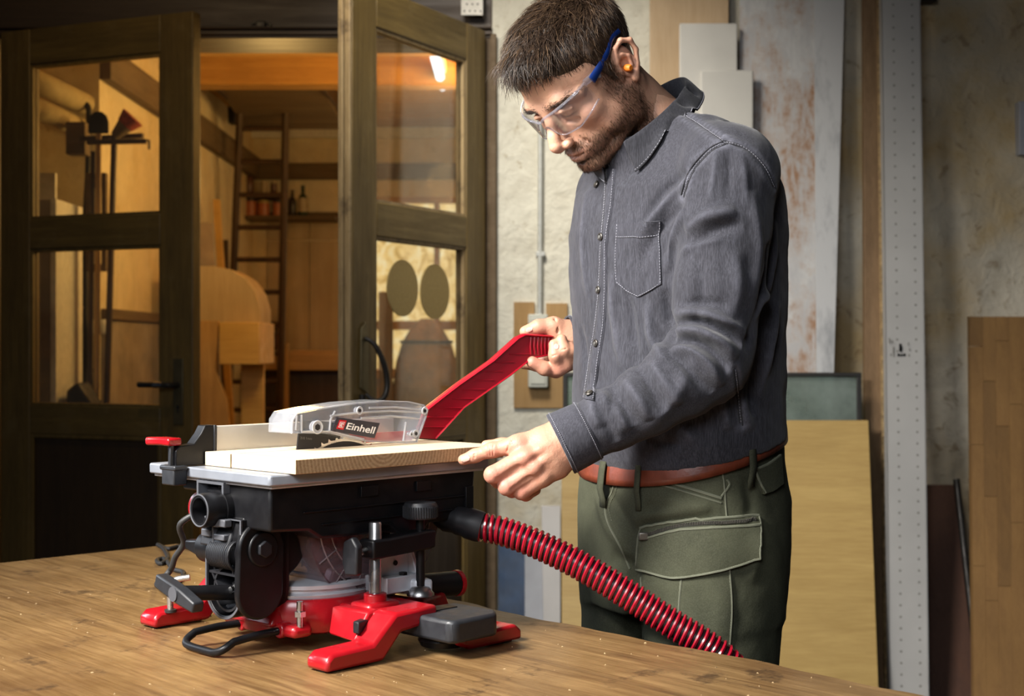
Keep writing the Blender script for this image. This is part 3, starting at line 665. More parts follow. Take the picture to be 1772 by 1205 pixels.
# printed mark on the strip
def mark(rects, Y, mt, parent):
    m = MB()
    for x0, y0, x1, y1 in rects:
        a, b = W(x0, y0, Y), W(x1, y1, Y); m.box(a.x, b.x, Y, Y+.001, b.z, a.z)
    tag(m.build('printed_mark', mt, parent), kind='stuff')
Ym = stripY(620)-.0012
mark([(1556, 595, 1560, 608), (1553, 612, 1557, 617), (1558, 613, 1562, 617), (1563, 612, 1567, 617), (1557, 600, 1561, 609)], Ym, 'ink_black', t)
mark([(1538, 585, 1540, 594), (1543, 589, 1545, 593), (1545, 600, 1547, 612), (1541, 612, 1543, 616), (1546, 612, 1548, 618), (1571, 592, 1572, 598), (1573, 603, 1575, 607), (1572, 613, 1574, 617)], Ym, 'dot_grey', t)
# glued-up oak panel at the right edge: staves and lamellas
t = thing('oak_panel', W(1730, 1205, 4.5), 'glued oak panel of staves leaning at the right edge', 'panel', G)
Yt_, Yb_ = WY-.09, WY-.36
cols = [(1678, 1700), (1700, 1722), (1722, 1745), (1745, 1768), (1768, 1792), (1792, 1816)]
cuts = [[548, 600, 770, 980, 1264], [548, 660, 860, 1040, 1264], [548, 590, 738, 1015, 1264], [548, 700, 905, 1264], [548, 640, 820, 1100, 1264], [548, 760, 1264]]
for ci, (xa, xb) in enumerate(cols):
    for k in range(len(cuts[ci])-1):
        y0, y1 = cuts[ci][k], cuts[ci][k+1]
        def pt(x, y, dy=0):
            fr = (y-548)/(1264-548); Y = Yt_+(Yb_-Yt_)*fr
            return W(x+8*fr, y, Y)+Vector((0, dy, 0))
        g = .5; e = random.uniform(0, .0006)
        m = MB(); m.hexa([pt(xa+g*.3, y1-g, -e), pt(xb-g*.3, y1-g, -e), pt(xb-g*.3, y1-g, .028), pt(xa+g*.3, y1-g, .028), pt(xa+g*.3, y0+g*.5, -e), pt(xb-g*.3, y0+g*.5, -e), pt(xb-g*.3, y0+g*.5, .028), pt(xa+g*.3, y0+g*.5, .028)])
        m.build('stave', 'lam_oak' if (ci*3+k*2) % 5 else 'lam_oak_dark', t)
lean('red_brown_board', 'dark red brown board leaning beside the foot of the white metal strip', 'board', (1604, 1652, 840), (1604, 1700, 1205), None, WY-.05, WY-.26, .02, 'red_brown_board', group=G)
m = MB(); a, b = W(1655, 830, WY-.10), W(1697, 1205, WY-.3); b = b+(b-a)*(b.z/(a.z-b.z)); m.tube([a, b], .012, 10); tag(m.build('iron_rod', 'iron_dark'), 'thin dark rod leaning between red brown board and oak panel', 'rod')
lean('white_batten', 'small pale batten standing behind the oak panel', 'batten', (1672, 1690, 970), (1690, 1702, 1205), None, WY-.03, WY-.1, .02, 'white_sheet', group=G)
m = MB(); a, b = W(1764, 175, WY-.03), W(1790, 268, WY-.03); m.box(a.x, b.x, WY-.03, WY+.02, b.z, a.z); tag(m.build('wall_plate', 'grey_board', bevel=.003), 'grey plate on the rough wall at the right picture edge', 'plate')
m = MB(); a, b = W(1592, -30, WY-.05), W(1622, 2, WY-.05); m.box(a.x, b.x, WY-.05, WY+.02, b.z, a.z); tag(m.build('wall_clip', 'iron_dark', bevel=.003), 'dark wall clip above the white metal strip', 'clip')
# glass pane and yellow board
t = thing('glass_sheet', W(1230, 1200, 4.45), 'greenish glass sheet with a dark rim standing behind the yellow board', 'glass', G)
g_ = lean('pane', None, None, (979, 1484, 650), (979, 1494, 1205), None, WY-.26, WY-.36, .006, 'pane_green', 0); attach(g_, t)
for a_, b_, z_ in (((974, 1490, 645), (974, 1490, 653), None),):
    o = lean('rim', None, None, (974, 1490, 645), (974, 1490, 652), None, WY-.27, WY-.272, .012, 'rubber_black', .002, W(0, 652, WY-.272).z); attach(o, t)
for xa in (974, 1483):
    o = lean('rim', None, None, (xa, xa+8, 645), (xa+3, xa+11, 1205), None, WY-.27, WY-.37, .012, 'rubber_black', .002); attach(o, t)
lean('yellow_board', 'large yellow oak-print board standing behind the man', 'board', (972, 1503, 728), (972, 1521, 1205), None, WY-.33, WY-.52, .018, 'yellow_board', .002, group=G)
# low boards left of the yellow board
lean('blue_panel', 'dark blue panel standing low left of the grey boards', 'panel', (862, 910, 938), (862, 910, 1060), None, WY-.04, WY-.14, .02, 'blue_board', group=G)
lean('grey_panel', 'narrow blue grey board between blue panel and pale board', 'board', (908, 942, 930), (908, 942, 1060), None, WY-.07, WY-.17, .02, 'grey_board', group=G)
lean('pale_panel', 'pale grey board standing beside the yellow board', 'board', (937, 970, 876), (940, 970, 1060), None, WY-.10, WY-.20, .02, 'pale_grey_board', group=G)
# conduit, plate, switch box
m = MB(); m.tube([W(935, -60, WY-.015), W(935, 300, WY-.015), W(934, 545, WY-.015)], .0095, 14)
t = thing('conduit', W(935, 540, WY-.015), 'grey vertical cable conduit running down the wall to the switch box', 'conduit'); m.build('pipe', 'conduit_grey', t)
for yy in (120, 440):
    m = MB(); p = W(935, yy, WY-.012); m.box(p.x-.016, p.x+.016, p.y-.012, p.y+.012, p.z-.009, p.z+.009); m.build('clip', 'conduit_grey', t, bevel=.002)
t = thing('mounting_plate', W(935, 705, WY-.01), 'brown hardboard mounting plate behind the switch box', 'plate')
for x0, x1, y0, y1 in ((889, 925, 523, 560), (945, 982, 525, 560), (889, 980, 560, 706)):
    a, b = W(x0, y0, WY-.012), W(x1, y1, WY-.012); m = MB(); m.box(a.x, b.x, WY-.012, WY+.006, b.z-.0005, a.z); m.build('board', 'hardboard_plate', t)
t = thing('switch_box', W(931, 672, WY-.03), 'pale grey switch box on the brown mounting plate behind the push stick', 'switch')
a, b = W(914, 544, WY-.05), W(948, 671, WY-.05); mid_ = (a.z+b.z)/2
m = MB(); m.box(a.x, b.x, WY-.05, WY-.012, b.z, a.z); m.build('housing', 'switch_grey', t, bevel=.004)
m = MB(); m.box(a.x+.008, b.x-.008, WY-.054, WY-.05, b.z+.012, mid_-.012); m.build('rocker', 'switch_grey', t, bevel=.002)
m = MB(); m.box(a.x+.008, b.x-.008, WY-.054, WY-.05, mid_+.012, a.z-.012); m.build('rocker', 'switch_grey', t, bevel=.002)
# ------------------------------------------------------------------ workbench
s = NT('bench_top'); v = s.coord((1, 12, 12)); v1 = s.coord()
g1 = s.noise(v, 2.6, 6, .62, .9); g2 = s.noise(s.coord((4, 70, 70)), 2.5, 4, .6); bl1 = s.noise(v1, 3.2, 6, .62); bl2 = s.noise(v1, 11, 6, .7); sc_ = s.noise(s.coord((1.2, 26, 26)), 3.5, 5, .75)
c = s.ramp(g1, [(.30, (.105, .052, .018, 1)), (.50, (.235, .130, .046, 1)), (.68, (.36, .215, .085, 1))])
c = s.mix(.35, c, s.ramp(g2, [(.35, (.085, .042, .014, 1)), (.65, (.38, .235, .10, 1))]))
c = s.mix(s.ramp(bl1, [(.45, 0.0), (.68, .65)]), c, (.10, .045, .013, 1))
c = s.mix(s.ramp(bl2, [(.58, 0.0), (.67, .8)]), c, (.045, .022, .008, 1))
c = s.mix(s.ramp(sc_, [(.66, 0.0), (.70, .45)]), c, (.36, .24, .11, 1))
s.set(Base_Color=c, Roughness=s.ramp(bl2, [(.3, .34), (.7, .52)]))
s.set(Normal=s.bump(g2, .22, .0012, s.bump(bl2, .25, .004, s.bump(sc_, .25, .002))))
MATS['bench_top'] = s.m
BC = Vector((-.678, 2.836)); BU = Vector((.6846, -.7290)); BV = Vector((-.7290, -.6846))
t = thing('workbench', (BC.x, BC.y, 0), 'large worn brown wooden workbench in the foreground', 'workbench', rz=math.atan2(BU.y, BU.x), local=True)
BLx, BLy = 2.3, 1.25     # local x along BU; local y = -BV, so the top spans y -1.25..0
n = 60; xs = np.linspace(0, BLx, 161)
m = MB(); top = []
prof = [(-BLy, -.055), (-BLy, 0), (-.012, 0), (-.004, -.003), (0, -.010), (.001, -.030), (-.003, -.055)]
vs = []; fs = []
for i, x in enumerate(xs):
    w_ = .0045*math.sin(x*9+1)+.003*math.sin(x*23)+.002*math.sin(x*57)
    for (yy, zz) in prof: vs.append((x, yy+(w_ if yy > -.5 else 0), BENCH_Z+zz))
k = len(prof)
for i in range(len(xs)-1):
    for j in range(k): fs.append((i*k+j, i*k+(j+1) % k, (i+1)*k+(j+1) % k, (i+1)*k+j))
fs += [tuple(range(k))[::-1], tuple((len(xs)-1)*k+j for j in range(k))]
m.add(vs, fs); m.build('tabletop', 'bench_top', t)
for x in (.06, BLx-.16):
    for y_ in (-.16, -BLy+.06):
        m = MB(); m.box(x, x+.10, y_, y_+.10, 0, BENCH_Z-.055); m.build('leg', 'plank_brown', t, bevel=.005)
for y_ in (-.15, -BLy+.07):
    m = MB(); m.box(.16, BLx-.16, y_, y_+.04, BENCH_Z-.20, BENCH_Z-.055); m.build('apron', 'plank_brown', t, bevel=.003)
m = MB()
r_ = random.Random(3)
for i in range(330):
    u = r_.uniform(.3, 2.0); v_ = -r_.uniform(.01, 1.0); z = BENCH_Z; sx, sy = r_.uniform(.0008, .0028), r_.uniform(.0005, .0014); a = r_.uniform(0, 6.3)
    ca, sa = math.cos(a), math.sin(a)
    m.add([(u+ca*sx, v_+sa*sx, z+.0002), (u-sa*sy, v_+ca*sy, z+.0002), (u-ca*sx, v_-sa*sx, z+.0002), (u+sa*sy, v_-ca*sy, z+.0002), (u, v_, z+sy*1.3)], [(0, 1, 4), (1, 2, 4), (2, 3, 4), (3, 0, 4), (3, 2, 1, 0)])
o = m.build('sawdust', plain('sawdust', (.45, .31, .16, 1), .9)); o.matrix_world = Matrix.LocRotScale(t.location, t.rotation_euler, t.scale)
tag(o, 'pale sawdust chips scattered over the workbench top', 'sawdust', kind='stuff')
# ------------------------------------------------------------------ the combined table and mitre saw, in its own frame:
# x = feed axis (to the right and away), y = across (to the left and away), z = up from the bench
plain('saw_red', (.33, .004, .009, 1), .33, 0, var=.06, scale=30, coat=.25)
plain('saw_black', (.0055, .0055, .0065, 1), .40, 0, spec=.28, var=.15, scale=60, bump=.12, bscale=500, bdist=.0004)
plain('saw_black_soft', (.011, .0115, .014, 1), .5, 0, spec=.35, var=.12, scale=90, bump=.2, bscale=700, bdist=.0004)
plain('saw_grey', (.017, .0185, .022, 1), .48, 0, var=.1, scale=90, bump=.15, bscale=600, bdist=.0004)
plain('saw_edge_grey', (.075, .078, .088, 1), .45, 0, var=.1)
plain('cast_alu', (.56, .58, .62, 1), .40, .3, var=.06, scale=50)
plain('table_alu', (.27, .29, .33, 1), .42, .45, var=.05, scale=50, bump=.1, bscale=300, bdist=.0003)
plain('brushed_alu', (.60, .59, .56, 1), .36, .6, var=.04, scale=20)
plain('zinc', (.62, .62, .62, 1), .26, .95, var=.08)
plain('steel_bolt', (.45, .45, .45, 1), .3, 1, var=.05)
plain('knife_black', (.028, .029, .032, 1), .4, .3, var=.1)
plain('blade_steel', (.55, .55, .54, 1), .25, 1, var=.06)
plain('sticker_dark', (.030, .033, .045, 1), .35)
plain('logo_red', (.52, .008, .016, 1), .35)
plain('logo_white', (.85, .85, .85, 1), .4, var=.02)
plain('print_grey', (.22, .22, .22, 1), .5)
clear_glass('polycarbonate', (.93, .93, .94, 1), .9, .06, .12, (.72, .74, .77, 1), 1.55)
clear_glass('polycarbonate_rim', (.80, .80, .82, 1), .9, .08, .50, (.75, .75, .77, 1), 1.6)
clear_glass('guard_rib_clear', (.6, .55, .57, 1), .9, .08, .42, (.42, .36, .38, 1), 1.6)
clear_glass('smoked_guard', (.66, .58, .60, 1), .9, .06, .24, (.34, .25, .27, 1), 1.55)
SO = Vector((-.239, 1.707, BENCH_Z)); SRZ = math.atan2(.7194, .6946)
SM = Matrix.Translation(SO) @ Matrix.Rotation(SRZ, 4, 'Z')
saw = thing('table_saw', SO, 'red and black bench saw with clear blade guard and aluminium table', 'saw', rz=SRZ, local=True)
def part(nm, mt, mb, bev=0, **k): return mb.build(nm, mt, saw, bevel=bev, **k)
def subpart(nm, mt, mb, parent, bev=0):
    o = mb.build(nm, mt, None, bevel=bev); o.parent = parent; return o

# --- red base: drum, four feet with arched legs
m = MB(); c = (.135, .200, 0)
m.lathe([(.088, .016), (.098, .020), (.102, .030), (.102, .058), (.098, .064), (.080, .066)], c, n=56)
base = part('base', 'saw_red', m)
def foot(y0, y1, xt, xk, xr, sgn):
    """side profile in x-z: pad at the tip, leg rising to the base"""
    prof = [(xt, .002), (xk, .002), (xk+sgn*.030, .034), (xr, .040), (xr, .062), (xk+sgn*.020, .060), (xk-sgn*.018, .026), (xt+sgn*.010, .024), (xt, .016)]
    return MB().prism(prof if sgn > 0 else prof, y0, y1, 'xz')
part('foot', 'saw_red', foot(-.018, .024, .000, .092, .185, 1), .005)
part('foot', 'saw_red', foot(.372, .414, .000, .092, .185, 1), .005)
part('foot', 'saw_red', MB().prism([(.312, .002), (.215, .002), (.190, .012), (.190, .020), (.225, .021), (.300, .024), (.312, .015)], -.050, -.010, 'xz'), .004)
part('foot', 'saw_red', foot(.380, .420, .290, .222, .150, -1), .005)
for x, y in ((.022, .003), (.022, .393), (.290, -.030), (.268, .40)):
    m = MB(); m.cyl((x, y, 0), (x, y, .004), .016, n=20); part('rubber_pad', 'rubber_black', m)
# side arms tying the feet to the drum
m = MB(); m.prism([(.105, .015), (.200, .015), (.205, .110), (.115, .112)], .034, .058, 'xy'); part('arm', 'saw_red', m, .006)
m = MB(); m.prism([(.085, .376), (.205, .376), (.225, .290), (.055, .275)], .028, .058, 'xy'); part('arm', 'saw_red', m, .006)
m = MB(); m.hexa([(.072, .018, .024), (.115, .018, .026), (.118, .060, .026), (.092, .095, .020), (.100, .022, .058), (.118, .022, .060), (.118, .060, .060), (.098, .095, .058)]); part('gusset', 'saw_red', m, .003)
m = MB(); m.box(.112, .168, .034, .078, .030, .064); part('post_socket', 'saw_red', m, .006)
m = MB(); m.cyl((.140, .056, .038), (.140, .056, .074), .0155, n=24); part('post_socket', 'saw_red', m, .002)
m = MB(); m.prism([(.045, .108), (.075, .105), (.080, .150), (.07, .26), (.045, .27), (.040, .2)], .018, .034, 'xy'); part('rear_plate', 'saw_red', m, .006)
m = MB(); m.hexa([(.03, .140, .03), (.085, .140, .03), (.085, .28, .03), (.03, .28, .03), (.055, .150, .072), (.085, .150, .072), (.085, .265, .072), (.055, .265, .072)]); part('pivot_block', 'saw_red', m, .006)
# stop screw
m = MB(); m.cyl((.058, .112, .032), (.058, .112, .066), .0045, n=12); m.cyl((.058, .112, .046), (.058, .112, .053), .008, n=6); part('stop_screw', 'steel_bolt', m)
# wire stand
m = MB(); path = bez([(.048, .215, .026), (.01, .228, .024), (-.022, .236, .020)], 5)[:-1]+bez([(-.022, .236, .020), (-.036, .234, .012), (-.041, .222, .007), (-.041, .175, .006), (-.040, .160, .007), (-.034, .150, .012), (-.022, .146, .020)], 5)[:-1]+bez([(-.022, .146, .020), (.010, .142, .024), (.055, .138, .026)], 5)
m.tube(path, .0052, 12); part('wire_stand', 'saw_black', m)
for x, y in ((.046, .216), (.052, .139)):
    m = MB(); m.cyl((x-.010, y, .026), (x+.016, y, .027), .0105, n=20); part('stand_clip', 'saw_red', m, .002)
# --- turntable and its aluminium rim
m = MB(); m.lathe([(.086, .062), (.094, .064), (.096, .069), (.090, .072), (.090, .075), (.096, .077), (.096, .082), (.088, .085), (.02, .085)], c, n=56); tt = part('turntable', 'cast_alu', m)
m = MB(); m.prism([(.150, .120), (.205, .100), (.215, .058), (.235, .045), (.240, .060), (.222, .110), (.185, .150), (.150, .150)], .060, .082, 'xy'); part('turntable_wing', 'cast_alu', m, .004)
m = MB(); m.box(.128, .144, .112, .290, .0852, .0872); part('kerf_insert', 'saw_black', m)
# mitre fence pieces
def fence_block(x0, x1, y0, y1, nm='fence_block'):
    m = MB(); m.prism([(x0, .078), (x1, .078), (x1, .086), (x1-.004, .130), (x0+.010, .134), (x0, .126)], y0, y0+.008, 'xz')
    m.prism([(x0, .066), (x1, .066), (x1, .088), (x0, .088)], y0-.018, y1, 'xz')
    m.hexa([(x1-.006, y0-.018, .088), (x1, y0-.018, .088), (x1, y0, .088), (x1-.006, y0, .088), (x1-.006, y0-.003, .126), (x1, y0-.003, .126), (x1, y0+.002, .126), (x1-.006, y0+.002, .126)])
    return part(nm, 'cast_alu', m, .0015)
fb = fence_block(.170, .230, .085, .120)
m = MB(); m.cyl((.200, .0845, .104), (.200, .083, .104), .0035, n=14); subpart('screw', 'saw_black', m, fb)
m = MB(); m.cyl((.205, .074, .088), (.205, .074, .092), .006, n=6); subpart('bolt', 'saw_black', m, fb)
m = MB(); m.prism([(.028, .085), (.100, .085), (.088, .096), (.066, .126), (.050, .128), (.028, .108)], .275, .284, 'xz'); fb = part('fence_block', 'cast_alu', m, .0015)
m = MB(); m.cyl((.062, .2745, .112), (.062, .273, .112), .004, n=14); subpart('hole', 'saw_black', m, fb)
m = MB(); m.prism([(.105, .066), (.150, .062), (.200, .072), (.210, .088), (.165, .108), (.120, .100)], .118, .136, 'xz'); part('fence_rail', 'cast_alu', m, .003)
# --- steel clamp post, arm, knob
m = MB(); m.lathe([(.0085, .030), (.0085, .166), (.0075, .168)], (.140, .056, 0), n=24); part('clamp_post', 'zinc', m)
ca = MB(); ca.prism([(.125, .120), (.225, .124), (.238, .126), (.238, .150), (.225, .150), (.155, .146), (.125, .146)], .042, .072, 'xz'); part('clamp_arm', 'saw_black', ca, .003)
m = MB(); m.cyl((.124, .057, .132), (.098, .052, .130), .0048, n=12); part('clamp_screw', 'steel_bolt', m)
m = MB(); m.prism([(-.014, -.022), (.010, -.024), (.016, -.008), (.013, .020), (-.004, .028), (-.015, .016)], -.0055, .0055, 'yz'); o = part('wing_knob', 'saw_black_soft', m, .003); o.location = (.096, .050, .126)
m = MB(); m.lathe([(.0215, 0), (.0235, .004), (.0235, .018), (.021, .022), (.006, .0235)], (.222, .057, .166), n=40); kn = part('clamp_knob', 'saw_grey', m)
m = MB()
for i in range(44):
    a = 2*PI*i/44; p = Vector((.222+.0235*math.cos(a), .057+.0235*math.sin(a), .168)); m.cyl(p, p+Vector((0, 0, .015)), .0011, n=5)
tag(subpart('knurling', 'saw_grey', m, kn), kind='stuff')
m = MB(); m.cyl((.222, .057, .066), (.222, .057, .168), .0062, n=16); part('clamp_spindle', 'saw_black', m)
m = MB(); m.lathe([(.019, 0), (.019, .003), (.012, .012), (.004, .014)], (.222, .057, .060), n=28); part('clamp_foot', 'steel_bolt', m)
# lower wing screw in the base
m = MB(); m.cyl((.128, .046, .046), (.100, .030, .044), .004, n=10); m.hexa([(.107, .024, .038), (.107, .040, .038), (.075, .024, .034), (.075, .012, .034), (.107, .024, .049), (.107, .040, .049), (.075, .024, .050), (.075, .012, .050)]); part('wing_screw', 'saw_black_soft', m, .002)
# --- grey mitre handle box
def chamf(x0, x1, y0, y1, c_): return [(x0+c_, y0), (x1-c_, y0), (x1, y0+c_), (x1, y1), (x0, y1), (x0, y0+c_)]
m = MB(); m.prism([(.152, -.072), (.160, -.080), (.232, -.080), (.250, -.062), (.250, .018), (.152, .026)], .022, .052, 'xy')
hb = part('mitre_handle', 'saw_grey', m, .005)
m = MB(); m.prism([(.172, -.012), (.226, -.012), (.226, .008), (.172, .008)], .0521, .0532, 'xy'); subpart('grip_recess', 'saw_black', m, hb)
m = MB()
for i in range(9): m.box(.2495, .2525, -.058+i*.008, -.054+i*.008, .020, .026)
tag(subpart('grip_ribs', 'saw_grey', m, hb), kind='stuff')
m = MB(); m.lathe([(.030, .006), (.034, .014), (.030, .026)], (.200, -.012, 0), n=28); part('handle_hub', 'saw_black', m)
m = MB(); m.cyl((.262, .110, .060), (.338, .110, .056), .018, n=24); part('side_grip', 'saw_black', m, .002)
m = MB(); m.lathe([(.019, 0), (.0195, .006), (.015, .009)], (.338, .110, .056), (1, 0, -.05), n=24); part('grip_cap', 'saw_red', m)
m = MB(); m.hexa([(.230, .06, .03), (.31, .09, .03), (.31, .14, .03), (.23, .14, .03), (.230, .06, .052), (.30, .09, .05), (.30, .14, .05), (.23, .14, .052)]); part('side_arm', 'saw_red', m, .004)
# --- saw head: black body hanging under the table
hm = MB(); hm.prism([(-.012, .226), (.352, .226), (.352, .214), (.346, .160), (.330, .152), (.262, .154), (.250, .140), (.205, .143), (.190, .158), (.165, .158), (.150, .148), (.070, .150), (.050, .162), (-.012, .166)], .082, .200, 'xz')
head = part('saw_head', 'saw_black', hm, .004)
m = MB(); m.box(.04, .345, .0795, .082, .186, .188); m.box(.07, .345, .0795, .082, .168, .1695); m.box(.33, .345, .078, .082, .156, .200); m.box(.135, .165, .0785, .082, .200, .214); m.box(.235, .262, .0785, .082, .200, .214); tag(subpart('moulded_ribs', 'saw_black', m, head, .0006), kind='stuff')
m = MB(); m.cyl((.034, .136, .148), (.034, .200, .148), .056, n=48); subpart('pivot_cheek', 'saw_black', m, head, .003)
m = MB(); m.prism([(.03, .20), (.09, .20), (.088, .16), (.072, .112), (.055, .098), (.03, .11)], .137, .2, 'xz'); subpart('cheek_web', 'saw_black', m, head, .003)
# motor housing behind the head
m = MB(); m.lathe([(.030, .200), (.036, .205), (.038, .300), (.034, .325), (.020, .330)], (.190, 0, .172), (0, 1, 0), n=36); part('motor', 'saw_black', m)
# swing arm at the left end: round-bottomed channel
def u_shape(cb, cz, r, ztop, n_=20): return [(cb-r, ztop)]+[(cb-r*math.cos(a), cz-r*math.sin(a)) for a in np.linspace(0, PI, n_)]+[(cb+r, ztop)]
o_, i_ = u_shape(.172, .086, .040, .178), u_shape(.172, .086, .036, .176)
m = MB(); m.frame(o_, i_, -.020, .052, 'yz'); m.prism(o_, .020, .056, 'yz'); sw = part('swing_arm', 'saw_black', m, .0008)
m = MB(); m.frame(u_shape(.172, .086, .0405, .178), u_shape(.172, .086, .0375, .1765), -.0215, -.0195, 'yz'); subpart('rim', 'saw_edge_grey', m, sw)
ob = [(.008+.036*math.cos(a), .139+.036*math.sin(a)) for a in np.linspace(0, PI, 18)]+[(.006+.036*math.cos(a), .083+.036*math.sin(a)) for a in np.linspace(PI, 2*PI, 18)]
m = MB(); m.prism(ob, .126, .136, 'xz'); subpart('side_plate', 'saw_black', m, sw, .003)
m = MB(); m.cyl((.008, .122, .139), (.008, .127, .139), .023, n=36); subpart('pivot_boss', 'saw_black', m, sw, .002)
m = MB(); m.cyl((.008, .117, .139), (.008, .123, .139), .0115, n=6); subpart('pivot_cap', 'saw_black_soft', m, sw, .0015)
m = MB(); m.box(-.019, .01, .137, .207, .103, .106); m.box(-.019, .01, .152, .1545, .106, .178)
for a0, a1 in (((.205, .104), (.180, .076)),): m.hexa([(-.018, a0[0], a0[1]), (.01, a0[0], a0[1]), (.01, a0[0]-.004, a0[1]), (-.018, a0[0]-.004, a0[1]), (-.018, a1[0]+.002, a1[1]), (.01, a1[0]+.002, a1[1]), (.01, a1[0]-.002, a1[1]), (-.018, a1[0]-.002, a1[1])])
subpart('web', 'saw_black_soft', m, sw)
m = MB(); m.frame([(.168+.030*math.cos(a), .085+.030*math.sin(a)) for a in np.linspace(0, 2*PI, 32, endpoint=False)], [(.168+.027*math.cos(a), .085+.027*math.sin(a)) for a in np.linspace(0, 2*PI, 32, endpoint=False)], -.018, .02, 'yz'); subpart('pivot_collar', 'saw_black_soft', m, sw)
m = MB(); m.cyl((-.008, .163, .084), (.02, .163, .084), .0075, n=20); m.cyl((-.016, .163, .084), (-.008, .163, .084), .0045, n=16); subpart('pivot_bolt', 'steel_bolt', m, sw)
m = MB(); m.cyl((-.004, .163, .084), (.02, .163, .084), .0155, n=6); subpart('pivot_nut', 'saw_black_soft', m, sw, .001)
for y, z in ((.156, .106), (.150, .066), (.176, .060)):
    m = MB(); m.cyl((-.012, y, z), (.02, y, z), .003, n=12); subpart('boss', 'saw_edge_grey', m, sw)
# spring barrel and coil
m = MB(); m.cyl((-.004, .130, .133), (-.004, .235, .133), .021, n=28); sp_ = part('spring_barrel', 'saw_black', m, .002)
m = MB(); co = [(-.016+.019*math.cos(a)*.9, .142+.0040*a/(2*PI), .131+.019*math.sin(a)) for a in np.linspace(0, 2*PI*13, 13*18)]; m.tube(co, .0017, 6); subpart('coil', 'saw_black_soft', m, sp_)
m = MB(); m.hexa([(-.03, .150, .140), (.01, .150, .140), (.01, .215, .140), (-.03, .215, .140), (-.022, .150, .162), (.01, .150, .162), (.01, .215, .162), (-.022, .215, .162)]); part('spring_cover', 'saw_black_soft', m, .003)
for y0, y1, z0, z1, x in ((.155, .178, .150, .158, -.032), (.190, .210, .152, .162, -.030), (.165, .214, .167, .180, -.034), (.150, .166, .168, .178, -.034)):
    m = MB(); m.box(x, x+.012, y0, y1, z0, z1); part('catch_block', 'saw_edge_grey', m, .0015)
m = MB(); m.box(-.028, -.012, .184, .188, .128, .176); part('latch', 'saw_edge_grey', m, .001)
m = MB(); m.hexa([(-.02, .222, .118), (.0, .222, .118), (-.004, .268, .128), (-.018, .268, .128), (-.02, .222, .144), (.0, .222, .144), (-.004, .268, .140), (-.018, .268, .140)]); part('lever', 'saw_black', m, .003)
m = MB(); m.prism([(.205, .098), (.222, .098), (.222, .125), (.235, .135), (.235, .170), (.205, .178)], -.012, .03, 'yz'); part('arm_flank', 'saw_black', m, .002)
# dust port at the left end
m = MB(); pc = Vector((0, .183, .189))
m.lathe([(.0165, -.050), (.0215, -.050), (.0225, -.046), (.0225, -.022), (.0245, -.022), (.0245, .012), (.0165, .012)], pc, (1, 0, 0), n=40)
k_ = len(m.f); m.f = m.f[:-2]; m.lathe([(.0162, -.0499), (.0158, .010)], pc, (1, 0, 0), n=40); m.f = m.f[:-2]
m.cyl(pc+Vector((.008, 0, 0)), pc+Vector((.010, 0, 0)), .0165, n=32); dp = part('dust_port', 'saw_black', m)
m = MB(); m.ring(pc+Vector((-.0502, 0, 0)), (1, 0, 0), .0205, .0011, 40, 6); subpart('rim', 'saw_edge_grey', m, dp)
m = MB(); m.prism([(.128, .170), (.165, .170), (.165, .224), (.128, .224)], -.004, .03, 'yz'); part('port_housing', 'saw_black_soft', m, .004)
m = MB(); m.frame([(.170, .204), (.232, .204), (.232, .224), (.170, .224)], [(.174, .206), (.228, .206), (.228, .2205), (.174, .2205)], -.022, .01, 'yz'); part('slide_bracket', 'saw_edge_grey', m)
m = MB(); m.box(-.010, .02, .175, .226, .207, .2155); part('slide_bar', 'saw_black_soft', m, .002)
m = MB(); m.box(.0, .34, .20, .30, .205, .224); part('under_table', 'saw_black', m, .003)
# T-handle lock
m = MB(); m.cyl((-.075, .185, .085), (.0, .172, .078), .010, n=20); th_ = part('lock_shaft', 'saw_black', m, .001)
m = MB(); M_ = Matrix.Translation((-.078, .186, .085)) @ Matrix.Rotation(math.radians(16), 4, 'X')
m.prism([(-.046, -.007), (-.010, -.010), (.010, -.010), (.046, -.009), (.046, .009), (.010, .010), (-.010, .010), (-.046, .007)], -.009, .008, 'yz'); m.v = [tuple(M_ @ Vector(v)) for v in m.v]; part('lock_handle', 'saw_grey', m, .0025)
m = MB(); q = Vector((-.0885, .186, .085)); m.cyl(q, q+Vector((.003, 0, 0)), .0095, n=24); part('lock_cap', 'saw_edge_grey', m)
# --- red rear grip and bent steel rod at the left foot
m = MB(); m.ring((.03, .298, .176), (1, .2, 0), .020, .005, 28, 8); part('rear_ring', 'saw_red', m)
m = MB(); m.tube(bez([(.026, .372, .022), (.026, .372, .058), (.03, .366, .068), (.045, .352, .072)], 6), .0045, 12); part('hold_down_rod', 'zinc', m)
m = MB(); m.cyl((.026, .372, .022), (.026, .372, .026), .0085, n=16); part('rod_collar', 'rubber_black', m)
# --- aluminium table
TZ = .240
m = MB(); m.prism([(-.024, .068), (-.020, .065), (.362, .065), (.365, .068), (.365, .346), (.362, .349), (-.020, .349), (-.024, .346)], .226, TZ, 'xy'); tb = part('table', 'table_alu', m, .003)
m = MB(); m.box(-.018, .358, .071, .343, .222, .2262); subpart('skirt', 'cast_alu', m, tb, .001)
m = MB(); m.box(.06, .34, .186, .197, TZ, TZ+.0003); subpart('blade_slot', 'saw_black', m, tb)
